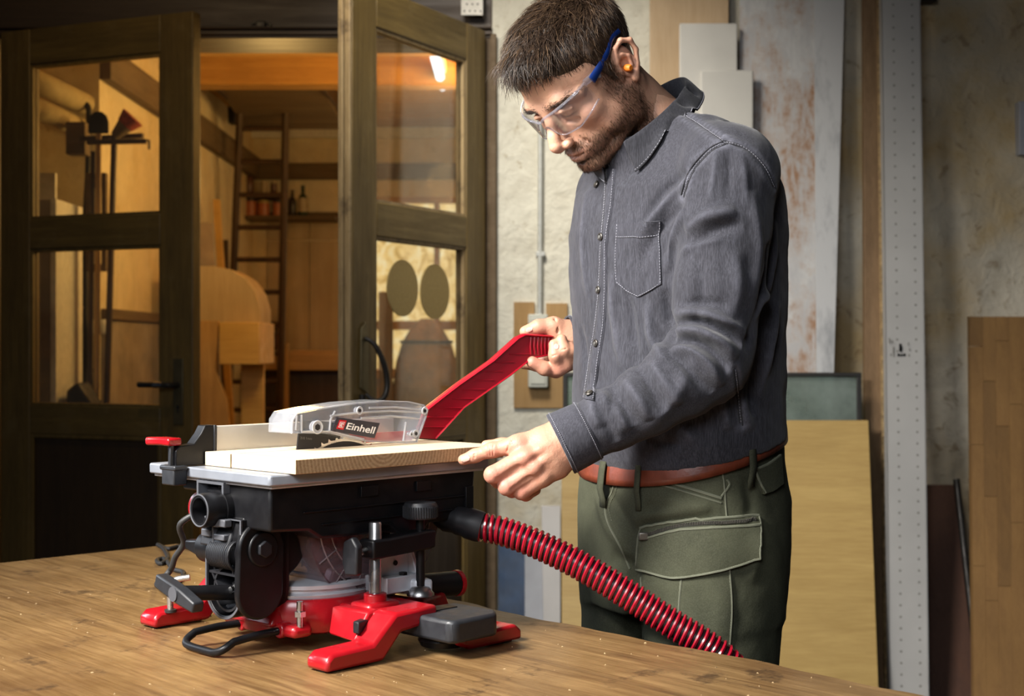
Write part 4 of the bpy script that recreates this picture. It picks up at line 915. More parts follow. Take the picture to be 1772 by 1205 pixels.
# --- rip fence with its clamp
m = MB(); m.box(.024, .345, .2535, .2735, TZ+.0003, .2925); rf = part('rip_fence', 'brushed_alu', m, .0008)
m = MB(); m.box(.0195, .024, .2525, .2745, TZ, .2945); subpart('end_plate', 'saw_grey', m, rf, .001)
m = MB(); m.prism([(.022, .2415), (.022, .2945), (.006, .2945), (.000, .284), (-.012, .270), (-.034, .268), (-.040, .262), (-.040, .2415)], .254, .272, 'xz'); subpart('fence_foot', 'saw_black', m, rf, .0012)
m = MB(); m.box(-.046, -.0245, .250, .280, .216, .2415); m.box(-.047, -.026, .246, .284, .236, .2425); fc = part('fence_clamp', 'saw_grey', m, .002)
m = MB(); m.box(-.036, -.030, .262, .280, .2415, .270); m.box(-.046, -.040, .258, .262, .2415, .270); subpart('clamp_web', 'saw_grey', m, fc, .001)
m = MB(); m.prism([(-.030, .254), (-.030, .290), (-.046, .304), (-.056, .304), (-.060, .296), (-.050, .280), (-.052, .254)], .269, .2795, 'xy'); subpart('clamp_lever', 'saw_red', m, fc, .0028)
# --- riving knife, blade, lower guard
m = MB(); m.prism([(.104, .2), (.116, .284), (.150, .298), (.205, .290), (.16, .24), (.15, .2)], .1900, .1925, 'xz'); rk = part('riving_knife', 'knife_black', m)
BCx, BCz, BR_ = .195, .170, .105
teeth = []
for i in range(48):
    a = 2*PI*i/48
    teeth += [(BCx+BR_*math.cos(a), BCz+BR_*math.sin(a)), (BCx+(BR_-.005)*math.cos(a+.02), BCz+(BR_-.005)*math.sin(a+.02)), (BCx+(BR_-.004)*math.cos(a+.10), BCz+(BR_-.004)*math.sin(a+.10))]
m = MB(); m.prism(teeth, .1898, .1922, 'xz'); bd = part('saw_blade', 'blade_steel', m)
m = MB(); m.frame([(BCx+.097*math.cos(a), BCz+.097*math.sin(a)) for a in np.linspace(0, 2*PI, 64, endpoint=False)], [(BCx+.084*math.cos(a), BCz+.084*math.sin(a)) for a in np.linspace(0, 2*PI, 64, endpoint=False)], .1890, .1930, 'xz'); subpart('print_ring', 'knife_black', m, bd)
# smoked lower guard with ribs
def arcpts(r, a0, a1, n_=30): return [(.190+r*math.cos(a), .168+r*math.sin(a)) for a in np.linspace(a0, a1, n_)]
o_ = arcpts(.118, -PI*1.02, -.05); i_ = arcpts(.050, -PI*1.02, -.05)
m = MB(); m.prism(o_+i_[::-1], .112, .1135, 'xz'); lg = part('lower_guard', 'smoked_guard', m)
m = MB(); m.prism(arcpts(.119, -PI*1.02, -.05)+arcpts(.1165, -PI*1.02, -.05)[::-1], .112, .205, 'xz'); subpart('guard_rim', 'smoked_guard', m, lg)
m = MB(); kk = MB()
for r_ in (.100, .082): kk.tube([(x, .1115, z) for x, z in arcpts(r_, -PI, -.1, 40)], .0012, 6)
for a in np.linspace(-PI*.95, -.15, 9): kk.tube([(.190+r*math.cos(a), .1115, .168+r*math.sin(a)) for r in (.082, .115)], .0011, 6)
tag(subpart('guard_ribs', 'guard_rib_clear', kk, lg), kind='stuff')
# --- clear blade guard on top
GP = [(.083, .284), (.084, .302), (.092, .312), (.130, .317), (.190, .3225), (.250, .3245), (.295, .322), (.326, .316), (.334, .308), (.330, .297), (.312, .2605), (.290, .2605), (.262, .2625), (.215, .2665), (.150, .281), (.100, .2835)]
cx_, cz_ = .205, .292
GI = [(cx_+(x-cx_)*.965, cz_+(z-cz_)*.90) for x, z in GP]
gd = MB()
for y0, y1 in ((.164, .166), (.214, .216)): gd.prism(GP, y0, y1, 'xz')
guard = part('blade_guard', 'polycarbonate', gd)
m = MB(); m.frame(GP, GI, .166, .214, 'xz'); subpart('guard_shell', 'polycarbonate', m, guard)
m = MB(); m.frame(GP, [(cx_+(x-cx_)*.985, cz_+(z-cz_)*.95) for x, z in GP], .1625, .166, 'xz'); subpart('guard_flange', 'polycarbonate_rim', m, guard)
for pts in ([(.150, .3055), (.200, .3085), (.26, .309), (.32, .305)], [(.22, .3145), (.27, .3140), (.32, .3085)], [(.205, .3005), (.26, .3015), (.316, .296)], [(.10, .286), (.15, .284), (.21, .270)], [(.148, .283), (.150, .300), (.158, .312)], [(.100, .287), (.100, .309)], [(.09, .288), (.092, .308)], [(.285, .264), (.29, .292)]):
    m = MB(); m.tube([(x, .1635, z) for x, z in pts], .0016, 6); subpart('guard_rib', 'polycarbonate_rim', m, guard)
for x, z, r in ((.125, .291, .0085), (.200, .3115, .005), (.3245, .307, .005), (.307, .274, .005), (.298, .2735, .0025)):
    m = MB(); m.cyl((x, .1605, z), (x, .168, z), r, n=20); m.ring((x, .1605, z), (0, 1, 0), r, .0012, 20, 6); o = subpart('screw_boss', 'polycarbonate_rim', m, guard)
    m = MB(); m.cyl((x, .1598, z), (x, .170, z), r*.55, n=6); subpart('guard_screw', 'knife_black', m, guard)
m = MB(); m.prism([(.118, .283), (.180, .272), (.205, .276), (.140, .299), (.118, .298)], .1885, .1915, 'xz'); subpart('guard_holder', 'knife_black', m, guard)
m = MB(); m.box(.2, .33, .195, .199, .262, .276); subpart('guard_inset', 'logo_red', m, guard)
# sticker with the maker's name
def on_guard(px, py):
    A = Vector((.6946, .7194, 0)); B = Vector((-.7194, .6946, 0)); O = SO+B*.1618
    d = W(px, py, 1)-Vector((0, 0, CAMZ)); cam_ = Vector((0, 0, CAMZ)); k = (O-cam_).dot(B)/d.dot(B); p = cam_+d*k
    return ((p-SO).dot(A), p.z-SO.z)
st = [on_guard(*p) for p in ((583, 722.5), (657, 732.5), (648, 758.5), (574, 746))]
m = MB(); m.prism(st, .1615, .1632, 'xz'); lab = part('name_sticker', 'sticker_dark', m)
def quad(pts, y, mt, nm): m = MB(); m.prism(pts, y, y+.0004, 'xz'); return subpart(nm, mt, m, lab)
def lerp2(u, v):   # u along, v down on the sticker
    a = np.array(st[0])*(1-u)+np.array(st[1])*u; b = np.array(st[3])*(1-u)+np.array(st[2])*u
    return a*(1-v)+b*v
U = lambda u, v: tuple(lerp2(u, v))
quad([U(.075, .15), U(.235, .13), U(.235, .80), U(.075, .80)], .1611, 'logo_red', 'logo_square')
quad([U(.105, .27), U(.21, .26), U(.21, .68), U(.105, .68)], .1608, 'logo_white', 'logo_frame')
quad([U(.113, .31), U(.202, .30), U(.202, .64), U(.113, .64)], .1605, 'logo_red', 'logo_field')
for p in ([(.125, .36), (.19, .355), (.19, .45), (.125, .45)], [(.125, .36), (.148, .36), (.148, .60), (.125, .60)], [(.125, .52), (.175, .52), (.175, .60), (.125, .60)]):
    quad([U(*q) for q in p], .1602, 'logo_white', 'logo_mark')
cu = bpy.data.curves.new('name_text', 'FONT'); cu.body = 'Einhell'; cu.size = 1; cu.offset = .018; cu.extrude = .0
to = bpy.data.objects.new('name_text', cu); COL.objects.link(to)
bpy.context.view_layer.update()
me = bpy.data.meshes.new_from_object(to.evaluated_get(bpy.context.evaluated_depsgraph_get())); bpy.data.objects.remove(to)
co = np.array([v.co[:] for v in me.vertices]); mn, mx = co.min(0), co.max(0)
for v in me.vertices:
    u = (v.co.x-mn[0])/(mx[0]-mn[0]); w_ = (v.co.y-mn[1])/(mx[1]-mn[1])
    x, z = lerp2(.275+.66*u, .72-.46*w_+.03*u); v.co = (x, .1606, z)
o = finish('name_lettering', me, 'logo_white', None, auto=False); o.parent = lab
cu = bpy.data.curves.new('size_text', 'FONT'); cu.body = '210 1mm'; cu.size = 1
to = bpy.data.objects.new('size_text', cu); COL.objects.link(to); bpy.context.view_layer.update()
me = bpy.data.meshes.new_from_object(to.evaluated_get(bpy.context.evaluated_depsgraph_get())); bpy.data.objects.remove(to)
co = np.array([v.co[:] for v in me.vertices]); mn, mx = co.min(0), co.max(0)
for v in me.vertices:
    u = (v.co.x-mn[0])/(mx[0]-mn[0]); w_ = (v.co.y-mn[1])/(mx[1]-mn[1])
    v.co = (.118+.020*u, .1897, .2735+.0035*w_-.002*u)
o = finish('size_print', me, 'print_grey', None, auto=False); o.parent = rk

# ------------------------------------------------------------------ board being cut
wood('pine_board', (.57, .43, .265, 1), (.72, .59, .40, 1), axis=1, grain=12, stretch=12, rough=.6, bump=.08, blotch=.05)
s = NT('end_grain'); v = s.coord((1, 1, 1)); wv = s.n('ShaderNodeTexWave', wave_type='RINGS', rings_direction='Y')
mp = s.n('ShaderNodeMapping'); mp.inputs['Location'].default_value = (-.15, 0, -.272); s.l(v, mp.inputs[0]); s.l(mp.outputs[0], wv.inputs[0])
wv.inputs['Scale'].default_value = 55; wv.inputs['Distortion'].default_value = 2.0; wv.inputs['Detail'].default_value = 2; wv.inputs['Detail Scale'].default_value = 8
c = s.ramp(wv.outputs['Fac'], [(.2, (.56, .38, .20, 1)), (.8, (.36, .21, .095, 1))]); c = s.mix(.35, c, s.ramp(s.noise(v, 220, 4), [(.3, (.28, .17, .08, 1)), (.7, (.62, .46, .27, 1))]))
s.set(Base_Color=c, Roughness=.8, Normal=s.bump(s.noise(v, 350, 3), .3, .001)); MATS['end_grain'] = s.m
bt = thing('pine_board', SO, 'pale pine board lying on the saw table, being cut', 'board', rz=SRZ, local=True)
KY = .1905
def bpiece(y0, y1, nm, x1=.378, poly=None):
    m = MB(); m.prism(poly or [(.004, y0), (x1, y0), (x1, y1), (.004, y1)], TZ+.0006, .2592, 'xy'); o = m.build(nm, 'pine_board', bt, bevel=.0008)
    o.data.materials.append(MATS['end_grain'])
    for p in o.data.polygons:
        if abs(p.normal.y) > .9: p.material_index = 1
    return o
bpiece(.050, .1895, 'plank_side', poly=[(.004, .050), (.378, .050), (.378, .2515), (.150, .2515), (.150, .1895), (.004, .1895)])
bpiece(.1925, .2515, 'cut_strip', poly=[(.004, .1925), (.1495, .1925), (.1495, .2515), (.004, .2515)])

m = MB(); m.box(.0062, .148, .1896, .1924, TZ+.001, .2588); m.build('kerf', plain('kerf_shade', (.06, .035, .018, 1), .9), bt)  # dark fill of the saw cut: its shade painted in, with scorched sides

# ------------------------------------------------------------------ push stick held in the right hand
plain('stick_red', (.28, .003, .012, 1), .35, 0, var=.05, scale=20, coat=.1)
PD = lambda px, py: W(px, py, 2.10+max(0, (px-720))*.00055)
ps = thing('push_stick', PD(745, 757), 'red ribbed plastic push stick held over the pine board', 'push stick')
outl = [(716, 758), (732, 712), (790, 667), (850, 625), (893, 586), (905, 580), (960, 583), (966, 592), (958, 612), (918, 620), (880, 650), (800, 706), (752, 760)]
fr_ = Vector((.35, -.94, 0)).normalized()
def stick(th, pts): 
    a = [PD(*p)+fr_*th for p in pts]; b = [PD(*p)-fr_*th for p in pts]; k = len(pts)
    return MB().add(a+b, [tuple(range(k)), tuple(range(2*k-1, k-1, -1))]+[(i, i+k, (i+1) % k+k, (i+1) % k) for i in range(k)])
stick(.0035, outl).build('web', 'stick_red', ps)
m = MB(); m.tube([PD(*p) for p in [(732, 712), (790, 667), (850, 625), (893, 586), (905, 580), (960, 583)]], .0075, 8, flat=(.35, 1.2, (0, 0, 1))); m.build('top_flange', 'stick_red', ps)
m = MB(); m.tube([PD(*p) for p in [(752, 759), (800, 706), (880, 650), (918, 620), (958, 612)]], .0065, 8, flat=(.3, 1.0, (0, 0, 1))); m.build('bottom_flange', 'stick_red', ps)
for (x0, y0, x1, y1) in ((718, 739, 770, 739), (730, 722, 783, 722), (752, 706, 800, 706), (781, 690, 822, 690), (798, 674, 838, 674), (818, 658, 852, 658), (838, 643, 868, 643), (856, 627, 888, 627), (880, 613, 915, 613)):
    m = MB(); m.tube([PD(x0, y0)+fr_*.0042, PD(x1, y1)+fr_*.0042], .0011, 6); m.build('rib', 'stick_red', ps)
for i in range(7):
    x = 917+i*6.2; m = MB(); m.tube([PD(x, 584)+fr_*.0042, PD(x-1.5, 600)+fr_*.0055, PD(x, 614)+fr_*.0042], .0015, 6); m.build('grip_rib', 'stick_red', ps)

# ------------------------------------------------------------------ mains cord of the saw
cd = [SM @ Vector(p) for p in [(.025, .245, .176), (.0, .258, .176), (-.02, .275, .160)]]
def Wb(px, py): Y = FPX*(CAMZ-BENCH_Z-.004)/(py-CY); return W(px, py, Y)
cd += [W(318, 940, 1.90), W(303, 965, 1.91), W(296, 985, 1.92), W(280, 1005, 1.96), Wb(271, 1012), Wb(285, 1018), Wb(305, 1010), Wb(318, 992), Wb(300, 985), Wb(285, 968), Wb(272, 970), Wb(278, 976), Wb(290, 966), Wb(283, 950), Wb(273, 943), Wb(290, 950), Wb(310, 946), Wb(345, 950)]
m = MB(); m.tube(bez(cd, 8), .0042, 10); part_ = m.build('mains_cord', 'rubber_black')
part_.parent = saw; part_.matrix_parent_inverse = SM.inverted()
m = MB(); m.tube([SM @ Vector((.030, .240, .176)), SM @ Vector((-.004, .260, .1755))], [.009, .006], 12); o = m.build('cord_boot', 'rubber_black'); o.parent = saw; o.matrix_parent_inverse = SM.inverted()

# ------------------------------------------------------------------ red spiral vacuum hose
s = NT('hose_black'); s.set(Base_Color=(.02, .012, .012, 1), Roughness=.4); MATS['hose_black'] = s.m
plain('hose_red', (.25, .004, .015, 1), .28, 0, var=.05, coat=.3)
hs = thing('vacuum_hose', W(1265, 1135, 1.98), 'red and black spiral vacuum hose running from the saw past the man', 'hose')
hp = [(770, 898, 2.0), (800, 903, 1.99), (835, 913, 1.985), (870, 920, 1.98), (920, 938, 1.97), (980, 966, 1.958), (1040, 1000, 1.945), (1100, 1038, 1.935), (1160, 1078, 1.925), (1220, 1115, 1.915), (1262, 1150, 1.912), (1300, 1200, 1.93), (1325, 1290, 1.95), (1330, 1420, 1.97)]
HP = [np.array(W(*p)) for p in hp]; hc = np.array(bez(HP, 40))
seg = np.linalg.norm(np.diff(hc, axis=0), axis=1); cum = np.r_[0, np.cumsum(seg)]
def at_len(l): return np.array([np.interp(l, cum, hc[:, i]) for i in range(3)])
L0 = cum[int(1.85*40)]; R = .0190
m = MB(); ls = np.arange(L0, cum[-1], .004); m.tube([at_len(l) for l in ls], R-.0022, 20); m.build('hose_skin', 'hose_black', hs)
pitch = .0088; N = int((cum[-1]-L0)/pitch*16); pts = []; up = Vector((0, 0, 1))
for i in range(N):
    l = L0+(cum[-1]-L0)*i/N; p = Vector(at_len(l)); tn = (Vector(at_len(min(cum[-1], l+.003)))-Vector(at_len(max(0, l-.003)))).normalized()
    u = (up-tn*up.dot(tn)).normalized(); v_ = tn.cross(u); a = 2*PI*i/16; pts.append(p+(u*math.cos(a)+v_*math.sin(a))*R)
m = MB(); m.tube(pts, .0028, 6); m.build('spiral', 'hose_red', hs)
ls = np.linspace(0, L0+.004, 12)
m = MB(); m.tube([at_len(l) for l in ls], [.0185, .0185, .0185, .0185, .0205, .0205, .0205, .0225, .0225, .0225, .0225, .0215], 28); m.build('hose_cuff', 'saw_black_soft', hs, smooth=False)
m = MB(); e = Vector(at_len(0)); e2 = SM @ Vector((.30, .12, .172)); m.tube([e2, e, Vector(at_len(.02))], [.017, .017, .017], 24); m.build('hose_adapter', 'saw_black', hs)
# ------------------------------------------------------------------ sculpting with distance fields
class Field:
    def __init__(s, lo, hi, h):
        s.lo = np.array(lo, float); s.h = h
        s.n = np.ceil((np.array(hi)-s.lo)/h).astype(int)+1
        s.ax = [(s.lo[i]+h*np.arange(s.n[i])).astype(np.float32) for i in range(3)]
        s.d = np.full(s.n, .08, np.float32)
    def _sl(s, lo, hi, pad):
        r = []
        for i in range(3):
            a = int(np.clip(np.floor((lo[i]-pad-s.lo[i])/s.h), 0, s.n[i])); b = int(np.clip(np.ceil((hi[i]+pad-s.lo[i])/s.h)+1, 0, s.n[i])); r.append(slice(a, max(a, b)))
        return tuple(r)
    def _xyz(s, sl): return s.ax[0][sl[0]][:, None, None], s.ax[1][sl[1]][None, :, None], s.ax[2][sl[2]][None, None, :]
    def _mix(s, sl, p, k, op):
        a = s.d[sl]
        if op == 'u':
            if k: hh = np.clip(.5+.5*(a-p)/k, 0, 1); r = a+(p-a)*hh-k*hh*(1-hh)
            else: r = np.minimum(a, p)
        else:   # subtract
            if k: hh = np.clip(.5-.5*(a+p)/k, 0, 1); r = a+(-p-a)*hh+k*hh*(1-hh)
            else: r = np.maximum(a, -p)
        s.d[sl] = r
    def cap(s, a, b, ra, rb=None, k=.01, op='u', pad=.03):
        a = np.array(a, float); b = np.array(b, float); rb = ra if rb is None else rb
        R = max(ra, rb); sl = s._sl(np.minimum(a, b)-R, np.maximum(a, b)+R, pad+k); x, y, z = s._xyz(sl)
        d = b-a; L2 = max(d@d, 1e-12)
        t = np.clip(((x-a[0])*d[0]+(y-a[1])*d[1]+(z-a[2])*d[2])/L2, 0, 1)
        p = np.sqrt((x-a[0]-t*d[0])**2+(y-a[1]-t*d[1])**2+(z-a[2]-t*d[2])**2)-(ra+(rb-ra)*t)
        s._mix(sl, p.astype(np.float32), k, op); return s
    def chain(s, pts, rs, k=.008, op='u', pad=.03):
        for i in range(len(pts)-1): s.cap(pts[i], pts[i+1], rs[i], rs[i+1], k if i == 0 else min(k, .006), op, pad)
        return s
    def ell(s, c, r, k=.01, op='u', R=None, pad=.03):
        c = np.array(c, float); r = np.array(r, float); m = r.max(); sl = s._sl(c-m, c+m, pad+k); x, y, z = s._xyz(sl)
        x, y, z = x-c[0], y-c[1], z-c[2]
        if R is not None: x, y, z = (R[0][0]*x+R[1][0]*y+R[2][0]*z, R[0][1]*x+R[1][1]*y+R[2][1]*z, R[0][2]*x+R[1][2]*y+R[2][2]*z)
        k0 = np.sqrt((x/r[0])**2+(y/r[1])**2+(z/r[2])**2)+1e-6; k1 = np.sqrt((x/r[0]**2)**2+(y/r[1]**2)**2+(z/r[2]**2)**2)+1e-6
        s._mix(sl, (k0*(k0-1)/k1).astype(np.float32), k, op); return s
    def loft(s, lev, f2, k=.02, n=2.4, op='u'):
        """lev: list of (z, cx, cy, a, b); f2: unit facing vector; a across, b along facing"""
        L = np.array(lev, float); L = L[np.argsort(L[:, 0])]
        m = L[:, 3:].max(); sl = s._sl((L[:, 1].min()-m, L[:, 2].min()-m, L[0, 0]), (L[:, 1].max()+m, L[:, 2].max()+m, L[-1, 0]), .06); x, y, z = s._xyz(sl)
        zz = z.ravel(); q = [np.interp(zz, L[:, 0], L[:, i])[None, None, :] for i in range(1, 5)]
        dx, dy = x-q[0], y-q[1]; u = dx*(-f2[1])+dy*f2[0]; v = dx*f2[0]+dy*f2[1]
        rho = (np.abs(u/q[2])**n+np.abs(v/q[3])**n)**(1/n)+1e-6; r = np.sqrt(u*u+v*v)
        p = r-r/rho
        p = np.maximum(p, np.maximum(L[0, 0]-z, z-L[-1, 0]))
        s._mix(sl, p.astype(np.float32), k, op); return s
    def plane(s, pt, nrm, k=.003):
        """keep the side where (p-pt).nrm < 0"""
        x, y, z = s.ax[0][:, None, None], s.ax[1][None, :, None], s.ax[2][None, None, :]
        p = (x-pt[0])*nrm[0]+(y-pt[1])*nrm[1]+(z-pt[2])*nrm[2]
        s.d = np.maximum(s.d, p.astype(np.float32)); return s
    def mesh(s):
        """naive surface nets"""
        d = s.d; n = np.array(d.shape); ins = d < 0
        c = np.zeros(n-1, np.int8)
        for i in (0, 1):
            for j in (0, 1):
                for k in (0, 1): c += ins[i:n[0]-1+i, j:n[1]-1+j, k:n[2]-1+k]
        act = (c > 0) & (c < 8); idx = np.argwhere(act)
        acc = np.zeros((len(idx), 3)); cnt = np.zeros(len(idx))
        corner = [(i, j, k) for i in (0, 1) for j in (0, 1) for k in (0, 1)]
        I, J, K = idx.T; val = {cc: d[I+cc[0], J+cc[1], K+cc[2]] for cc in corner}
        for a in corner:
            for ax in range(3):
                if a[ax] == 0:
                    b = list(a); b[ax] = 1; b = tuple(b); va, vb = val[a], val[b]; m = (va < 0) != (vb < 0)
                    t = np.where(m, va/(va-vb+1e-12), 0)
                    p = np.tile(np.array(a, float), (len(idx), 1)); p[:, ax] = t; acc[m] += p[m]; cnt[m] += 1
        V = s.lo+(idx+acc/cnt[:, None])*s.h
        vid = np.full(n-1, -1, np.int64); vid[act] = np.arange(len(idx))
        F = []
        for ax in range(3):
            o = [0, 1, 2]; o.remove(ax); sa = [slice(1, n[q]-1) if q != ax else slice(0, n[q]-1) for q in range(3)]
            sb = list(sa); sb[ax] = slice(1, n[ax])
            A, B = ins[tuple(sa)], ins[tuple(sb)]; e = np.argwhere(A != B); fl = A[A != B]
            for q in o: e[:, q] += 1
            qd = []
            for da, db in ((0, 0), (1, 0), (1, 1), (0, 1)):
                t = e.copy(); t[:, o[0]] -= 1-da; t[:, o[1]] -= 1-db; qd.append(vid[t[:, 0], t[:, 1], t[:, 2]])
            qd = np.stack(qd, 1)
            flip = fl if ax != 1 else ~fl
            qd[~flip] = qd[~flip][:, ::-1]; F.append(qd)
        F = np.concatenate(F); F = F[(F >= 0).all(1)]
        return V, F
def vnormals(V, F):
    a, b, c, d = V[F[:, 0]], V[F[:, 1]], V[F[:, 2]], V[F[:, 3]]; fn = np.cross(c-a, d-b); N = np.zeros_like(V)
    for i in range(4): np.add.at(N, F[:, i], fn)
    return N/(np.linalg.norm(N, axis=1, keepdims=True)+1e-12)
def relax(V, F, it=2, lam=.5):
    e = np.concatenate([F[:, [0, 1]], F[:, [1, 2]], F[:, [2, 3]], F[:, [3, 0]]]); e = np.concatenate([e, e[:, ::-1]])
    cnt = np.bincount(e[:, 0], minlength=len(V))[:, None]+1e-9
    for _ in range(it):
        S = np.stack([np.bincount(e[:, 0], weights=V[e[:, 1], i], minlength=len(V)) for i in range(3)], 1); V = V+lam*(S/cnt-V)
    return V
def np_mesh(name, V, F, mat, parent=None, attrs=None):
    me = bpy.data.meshes.new(name); me.vertices.add(len(V)); me.vertices.foreach_set('co', np.ascontiguousarray(V, dtype=np.float32).ravel())
    k = F.shape[1]; me.loops.add(F.size); me.loops.foreach_set('vertex_index', np.ascontiguousarray(F, dtype=np.int32).ravel())
    me.polygons.add(len(F)); me.polygons.foreach_set('loop_start', np.arange(0, F.size, k, dtype=np.int32)); me.update(calc_edges=True); me.validate()
    for nm, val in (attrs or {}).items():
        if val.ndim == 1: at = me.attributes.new(nm, 'FLOAT', 'POINT'); at.data.foreach_set('value', val.astype(np.float32))
        else: at = me.attributes.new(nm, 'FLOAT_COLOR', 'POINT'); at.data.foreach_set('color', np.c_[val, np.ones(len(val))].astype(np.float32).ravel())
    return finish(name, me, mat, parent, smooth=True)
def poly_dist(V, P):
    """distance of points to polyline P, and parameter along it 0..1"""
    P = np.array(P); best = np.full(len(V), 9.); tt = np.zeros(len(V)); m = len(P)-1
    lo, hi = P.min(0)-.08, P.max(0)+.08; sel = np.where(((V > lo) & (V < hi)).all(1))[0]; v = V[sel]; b = np.full(len(sel), 9.); t_ = np.zeros(len(sel))
    for i in range(m):
        d = P[i+1]-P[i]; t = np.clip((v-P[i])@d/max(d@d, 1e-12), 0, 1); r = np.linalg.norm(v-P[i]-t[:, None]*d, axis=1)
        q = r < b; b[q] = r[q]; t_[q] = (i+t[q])/m
    best[sel] = b; tt[sel] = t_; return best, tt
CAMV = Vector((0, 0, CAMZ))
class Skin:
    """surface that pixels can be dropped onto"""
    def __init__(s, V, F): s.bvh = BVHTree.FromPolygons([tuple(v) for v in V.tolist()], F.tolist())
    def hit(s, px, py, off=0.0):
        d = (W(px, py, 1)-CAMV).normalized(); loc, nr, i, dist = s.bvh.ray_cast(CAMV, d)
        if loc is None:
            p = CAMV+d*2.1; loc, nr, i, dist = s.bvh.find_nearest(p)
            for _ in range(6): p = CAMV+d*((loc-CAMV).dot(d)); loc, nr, i, dist = s.bvh.find_nearest(p)
        if nr.dot(d) > 0: nr = -nr
        return loc+nr*off, nr
    def path(s, pts, n=6, off=0.0): return [np.array(s.hit(p[0], p[1], off)[0]) for p in bez([(q[0], q[1], 0) for q in pts], n)]
def folds(V, N, skin, items, wear=None):
    """items: (pixel path, amplitude m, width m); ridges or grooves with a steep and a soft side"""
    for it in items:
        pts, amp, wd = it[:3]
        d, t = poly_dist(V, skin.path(pts, 5)); env = np.sin(PI*np.clip(t, .0, 1))**.6
        g = np.exp(-(d/wd)**2)*env; V = V+N*(amp*g)[:, None]
        if wear is not None and amp > 0: wear += .5*np.exp(-(d/(wd*.6))**2)*env
    return V
def patch(nm, skin, corners, nu, nv, thick, mt, parent, off=.0006):
    """cloth patch: 4 pixel-side curves (top L->R, bottom L->R) blended and laid on the surface"""
    top, bot = corners
    def along(c, u):
        c = np.array(c, float); L = np.r_[0, np.cumsum(np.linalg.norm(np.diff(c, axis=0), axis=1))]; return np.array([np.interp(u*L[-1], L, c[:, 0]), np.interp(u*L[-1], L, c[:, 1])])
    P = np.zeros((nv, nu, 3)); Q = np.zeros((nv, nu, 3))
    for j in range(nv):
        for i in range(nu):
            q = along(top, i/(nu-1))*(1-j/(nv-1))+along(bot, i/(nu-1))*(j/(nv-1)); p, nr = skin.hit(q[0], q[1])
            e = min(1, 4*min(i, nu-1-i)/(nu-1)+.35, 4*min(j, nv-1-j)/(nv-1)+.35)
            P[j, i] = p+nr*(off+thick); Q[j, i] = p-nr*.003
    vs = np.concatenate([P.reshape(-1, 3), Q.reshape(-1, 3)]); K = nu*nv; fs = [(j*nu+i, j*nu+i+1, (j+1)*nu+i+1, (j+1)*nu+i) for j in range(nv-1) for i in range(nu-1)]
    bd = [(0, i) for i in range(nu)]+[(j, nu-1) for j in range(1, nv)]+[(nv-1, i) for i in range(nu-2, -1, -1)]+[(j, 0) for j in range(nv-2, 0, -1)]; bd = [j*nu+i for j, i in bd]
    fs += [(bd[k], bd[(k+1) % len(bd)], bd[(k+1) % len(bd)]+K, bd[k]+K) for k in range(len(bd))]
    m = MB(); m.add(vs, fs); return m.build(nm, mt, parent)
def seam(nm, skin, pts, r, mt, parent, off=.0, n=8, sides=6):
    m = MB(); m.tube(skin.path(pts, n, off), r, sides); return m.build(nm, mt, parent)
def stitches(nm, skin, pts, mt, parent, step=.0042, ln=.0026, r=.0006, off=.0012):
    P = np.array(skin.path(pts, 14, off)); L = np.r_[0, np.cumsum(np.linalg.norm(np.diff(P, axis=0), axis=1))]; m = MB(); l = 0
    at = lambda q: [np.interp(q, L, P[:, i]) for i in range(3)]
    while l < L[-1]-ln: m.tube([at(l), at(l+ln)], r, 4); l += step
    return tag(m.build(nm, mt, parent), kind='stuff')
# ------------------------------------------------------------------ materials of the man
s = NT('skin'); v = s.coord()
at = s.n('ShaderNodeAttribute'); at.attribute_name = 'tint'
mott = s.noise(v, 55, 5, .65); c = s.mix(s.ramp(mott, [(.35, 0.0), (.75, .30)]), at.outputs['Color'], (.46, .17, .12, 1))
s.set(Base_Color=c, Roughness=.50); s.b.inputs['Subsurface Weight'].default_value = .06; s.b.inputs['Subsurface Radius'].default_value = (.010, .004, .002); s.b.inputs['Subsurface Scale'].default_value = .6
s.set(Normal=s.bump(s.noise(v, 900, 3), .30, .0007, s.bump(s.noise(v, 260, 5, .65), .45, .0014))); MATS['skin'] = s.m
s = NT('hair'); v = s.coord(); s.set(Base_Color=s.ramp(s.noise(v, 160, 4), [(.3, (.014, .0075, .004, 1)), (.68, (.050, .028, .015, 1))]), Roughness=.42); MATS['hair'] = s.m
s = NT('beard'); v = s.coord(); s.set(Base_Color=s.ramp(s.noise(v, 160, 4), [(.35, (.05, .026, .014, 1)), (.7, (.26, .16, .09, 1))]), Roughness=.5); MATS['beard'] = s.m
def denim(name, dark, light, wearc):
    s = NT(name); v = s.coord(); at = s.n('ShaderNodeAttribute'); at.attribute_name = 'wear'
    thr = s.noise(s.coord((260, 260, 24)), 2.4, 4, .7); big = s.noise(v, 7, 5, .62); streak = s.noise(s.coord((60, 60, 5)), 2.2, 4, .65)
    c = s.ramp(big, [(.3, dark), (.72, light)]); c = s.mix(s.ramp(thr, [(.42, 0.0), (.68, .55)]), c, wearc); c = s.mix(s.ramp(streak, [(.5, 0.0), (.75, .35)]), c, wearc)
    fac = s.n('ShaderNodeMath', operation='MULTIPLY'); s.l(at.outputs['Fac'], fac.inputs[0]); s.l(s.ramp(s.noise(v, 120, 4, .7), [(.3, .25), (.7, 1.0)]), fac.inputs[1])
    c = s.mix(fac.outputs[0], c, tuple(x*1.45 for x in wearc[:3])+(1,))
    s.set(Base_Color=c, Roughness=.85); s.b.inputs['Sheen Weight'].default_value = .12; s.b.inputs['Specular IOR Level'].default_value = .25
    s.set(Normal=s.bump(thr, .35, .0008, s.bump(s.noise(v, 26, 4, .6), .22, .006))); MATS[name] = s.m
denim('denim_grey', (.0135, .0135, .018, 1), (.028, .028, .036, 1), (.066, .067, .083, 1))
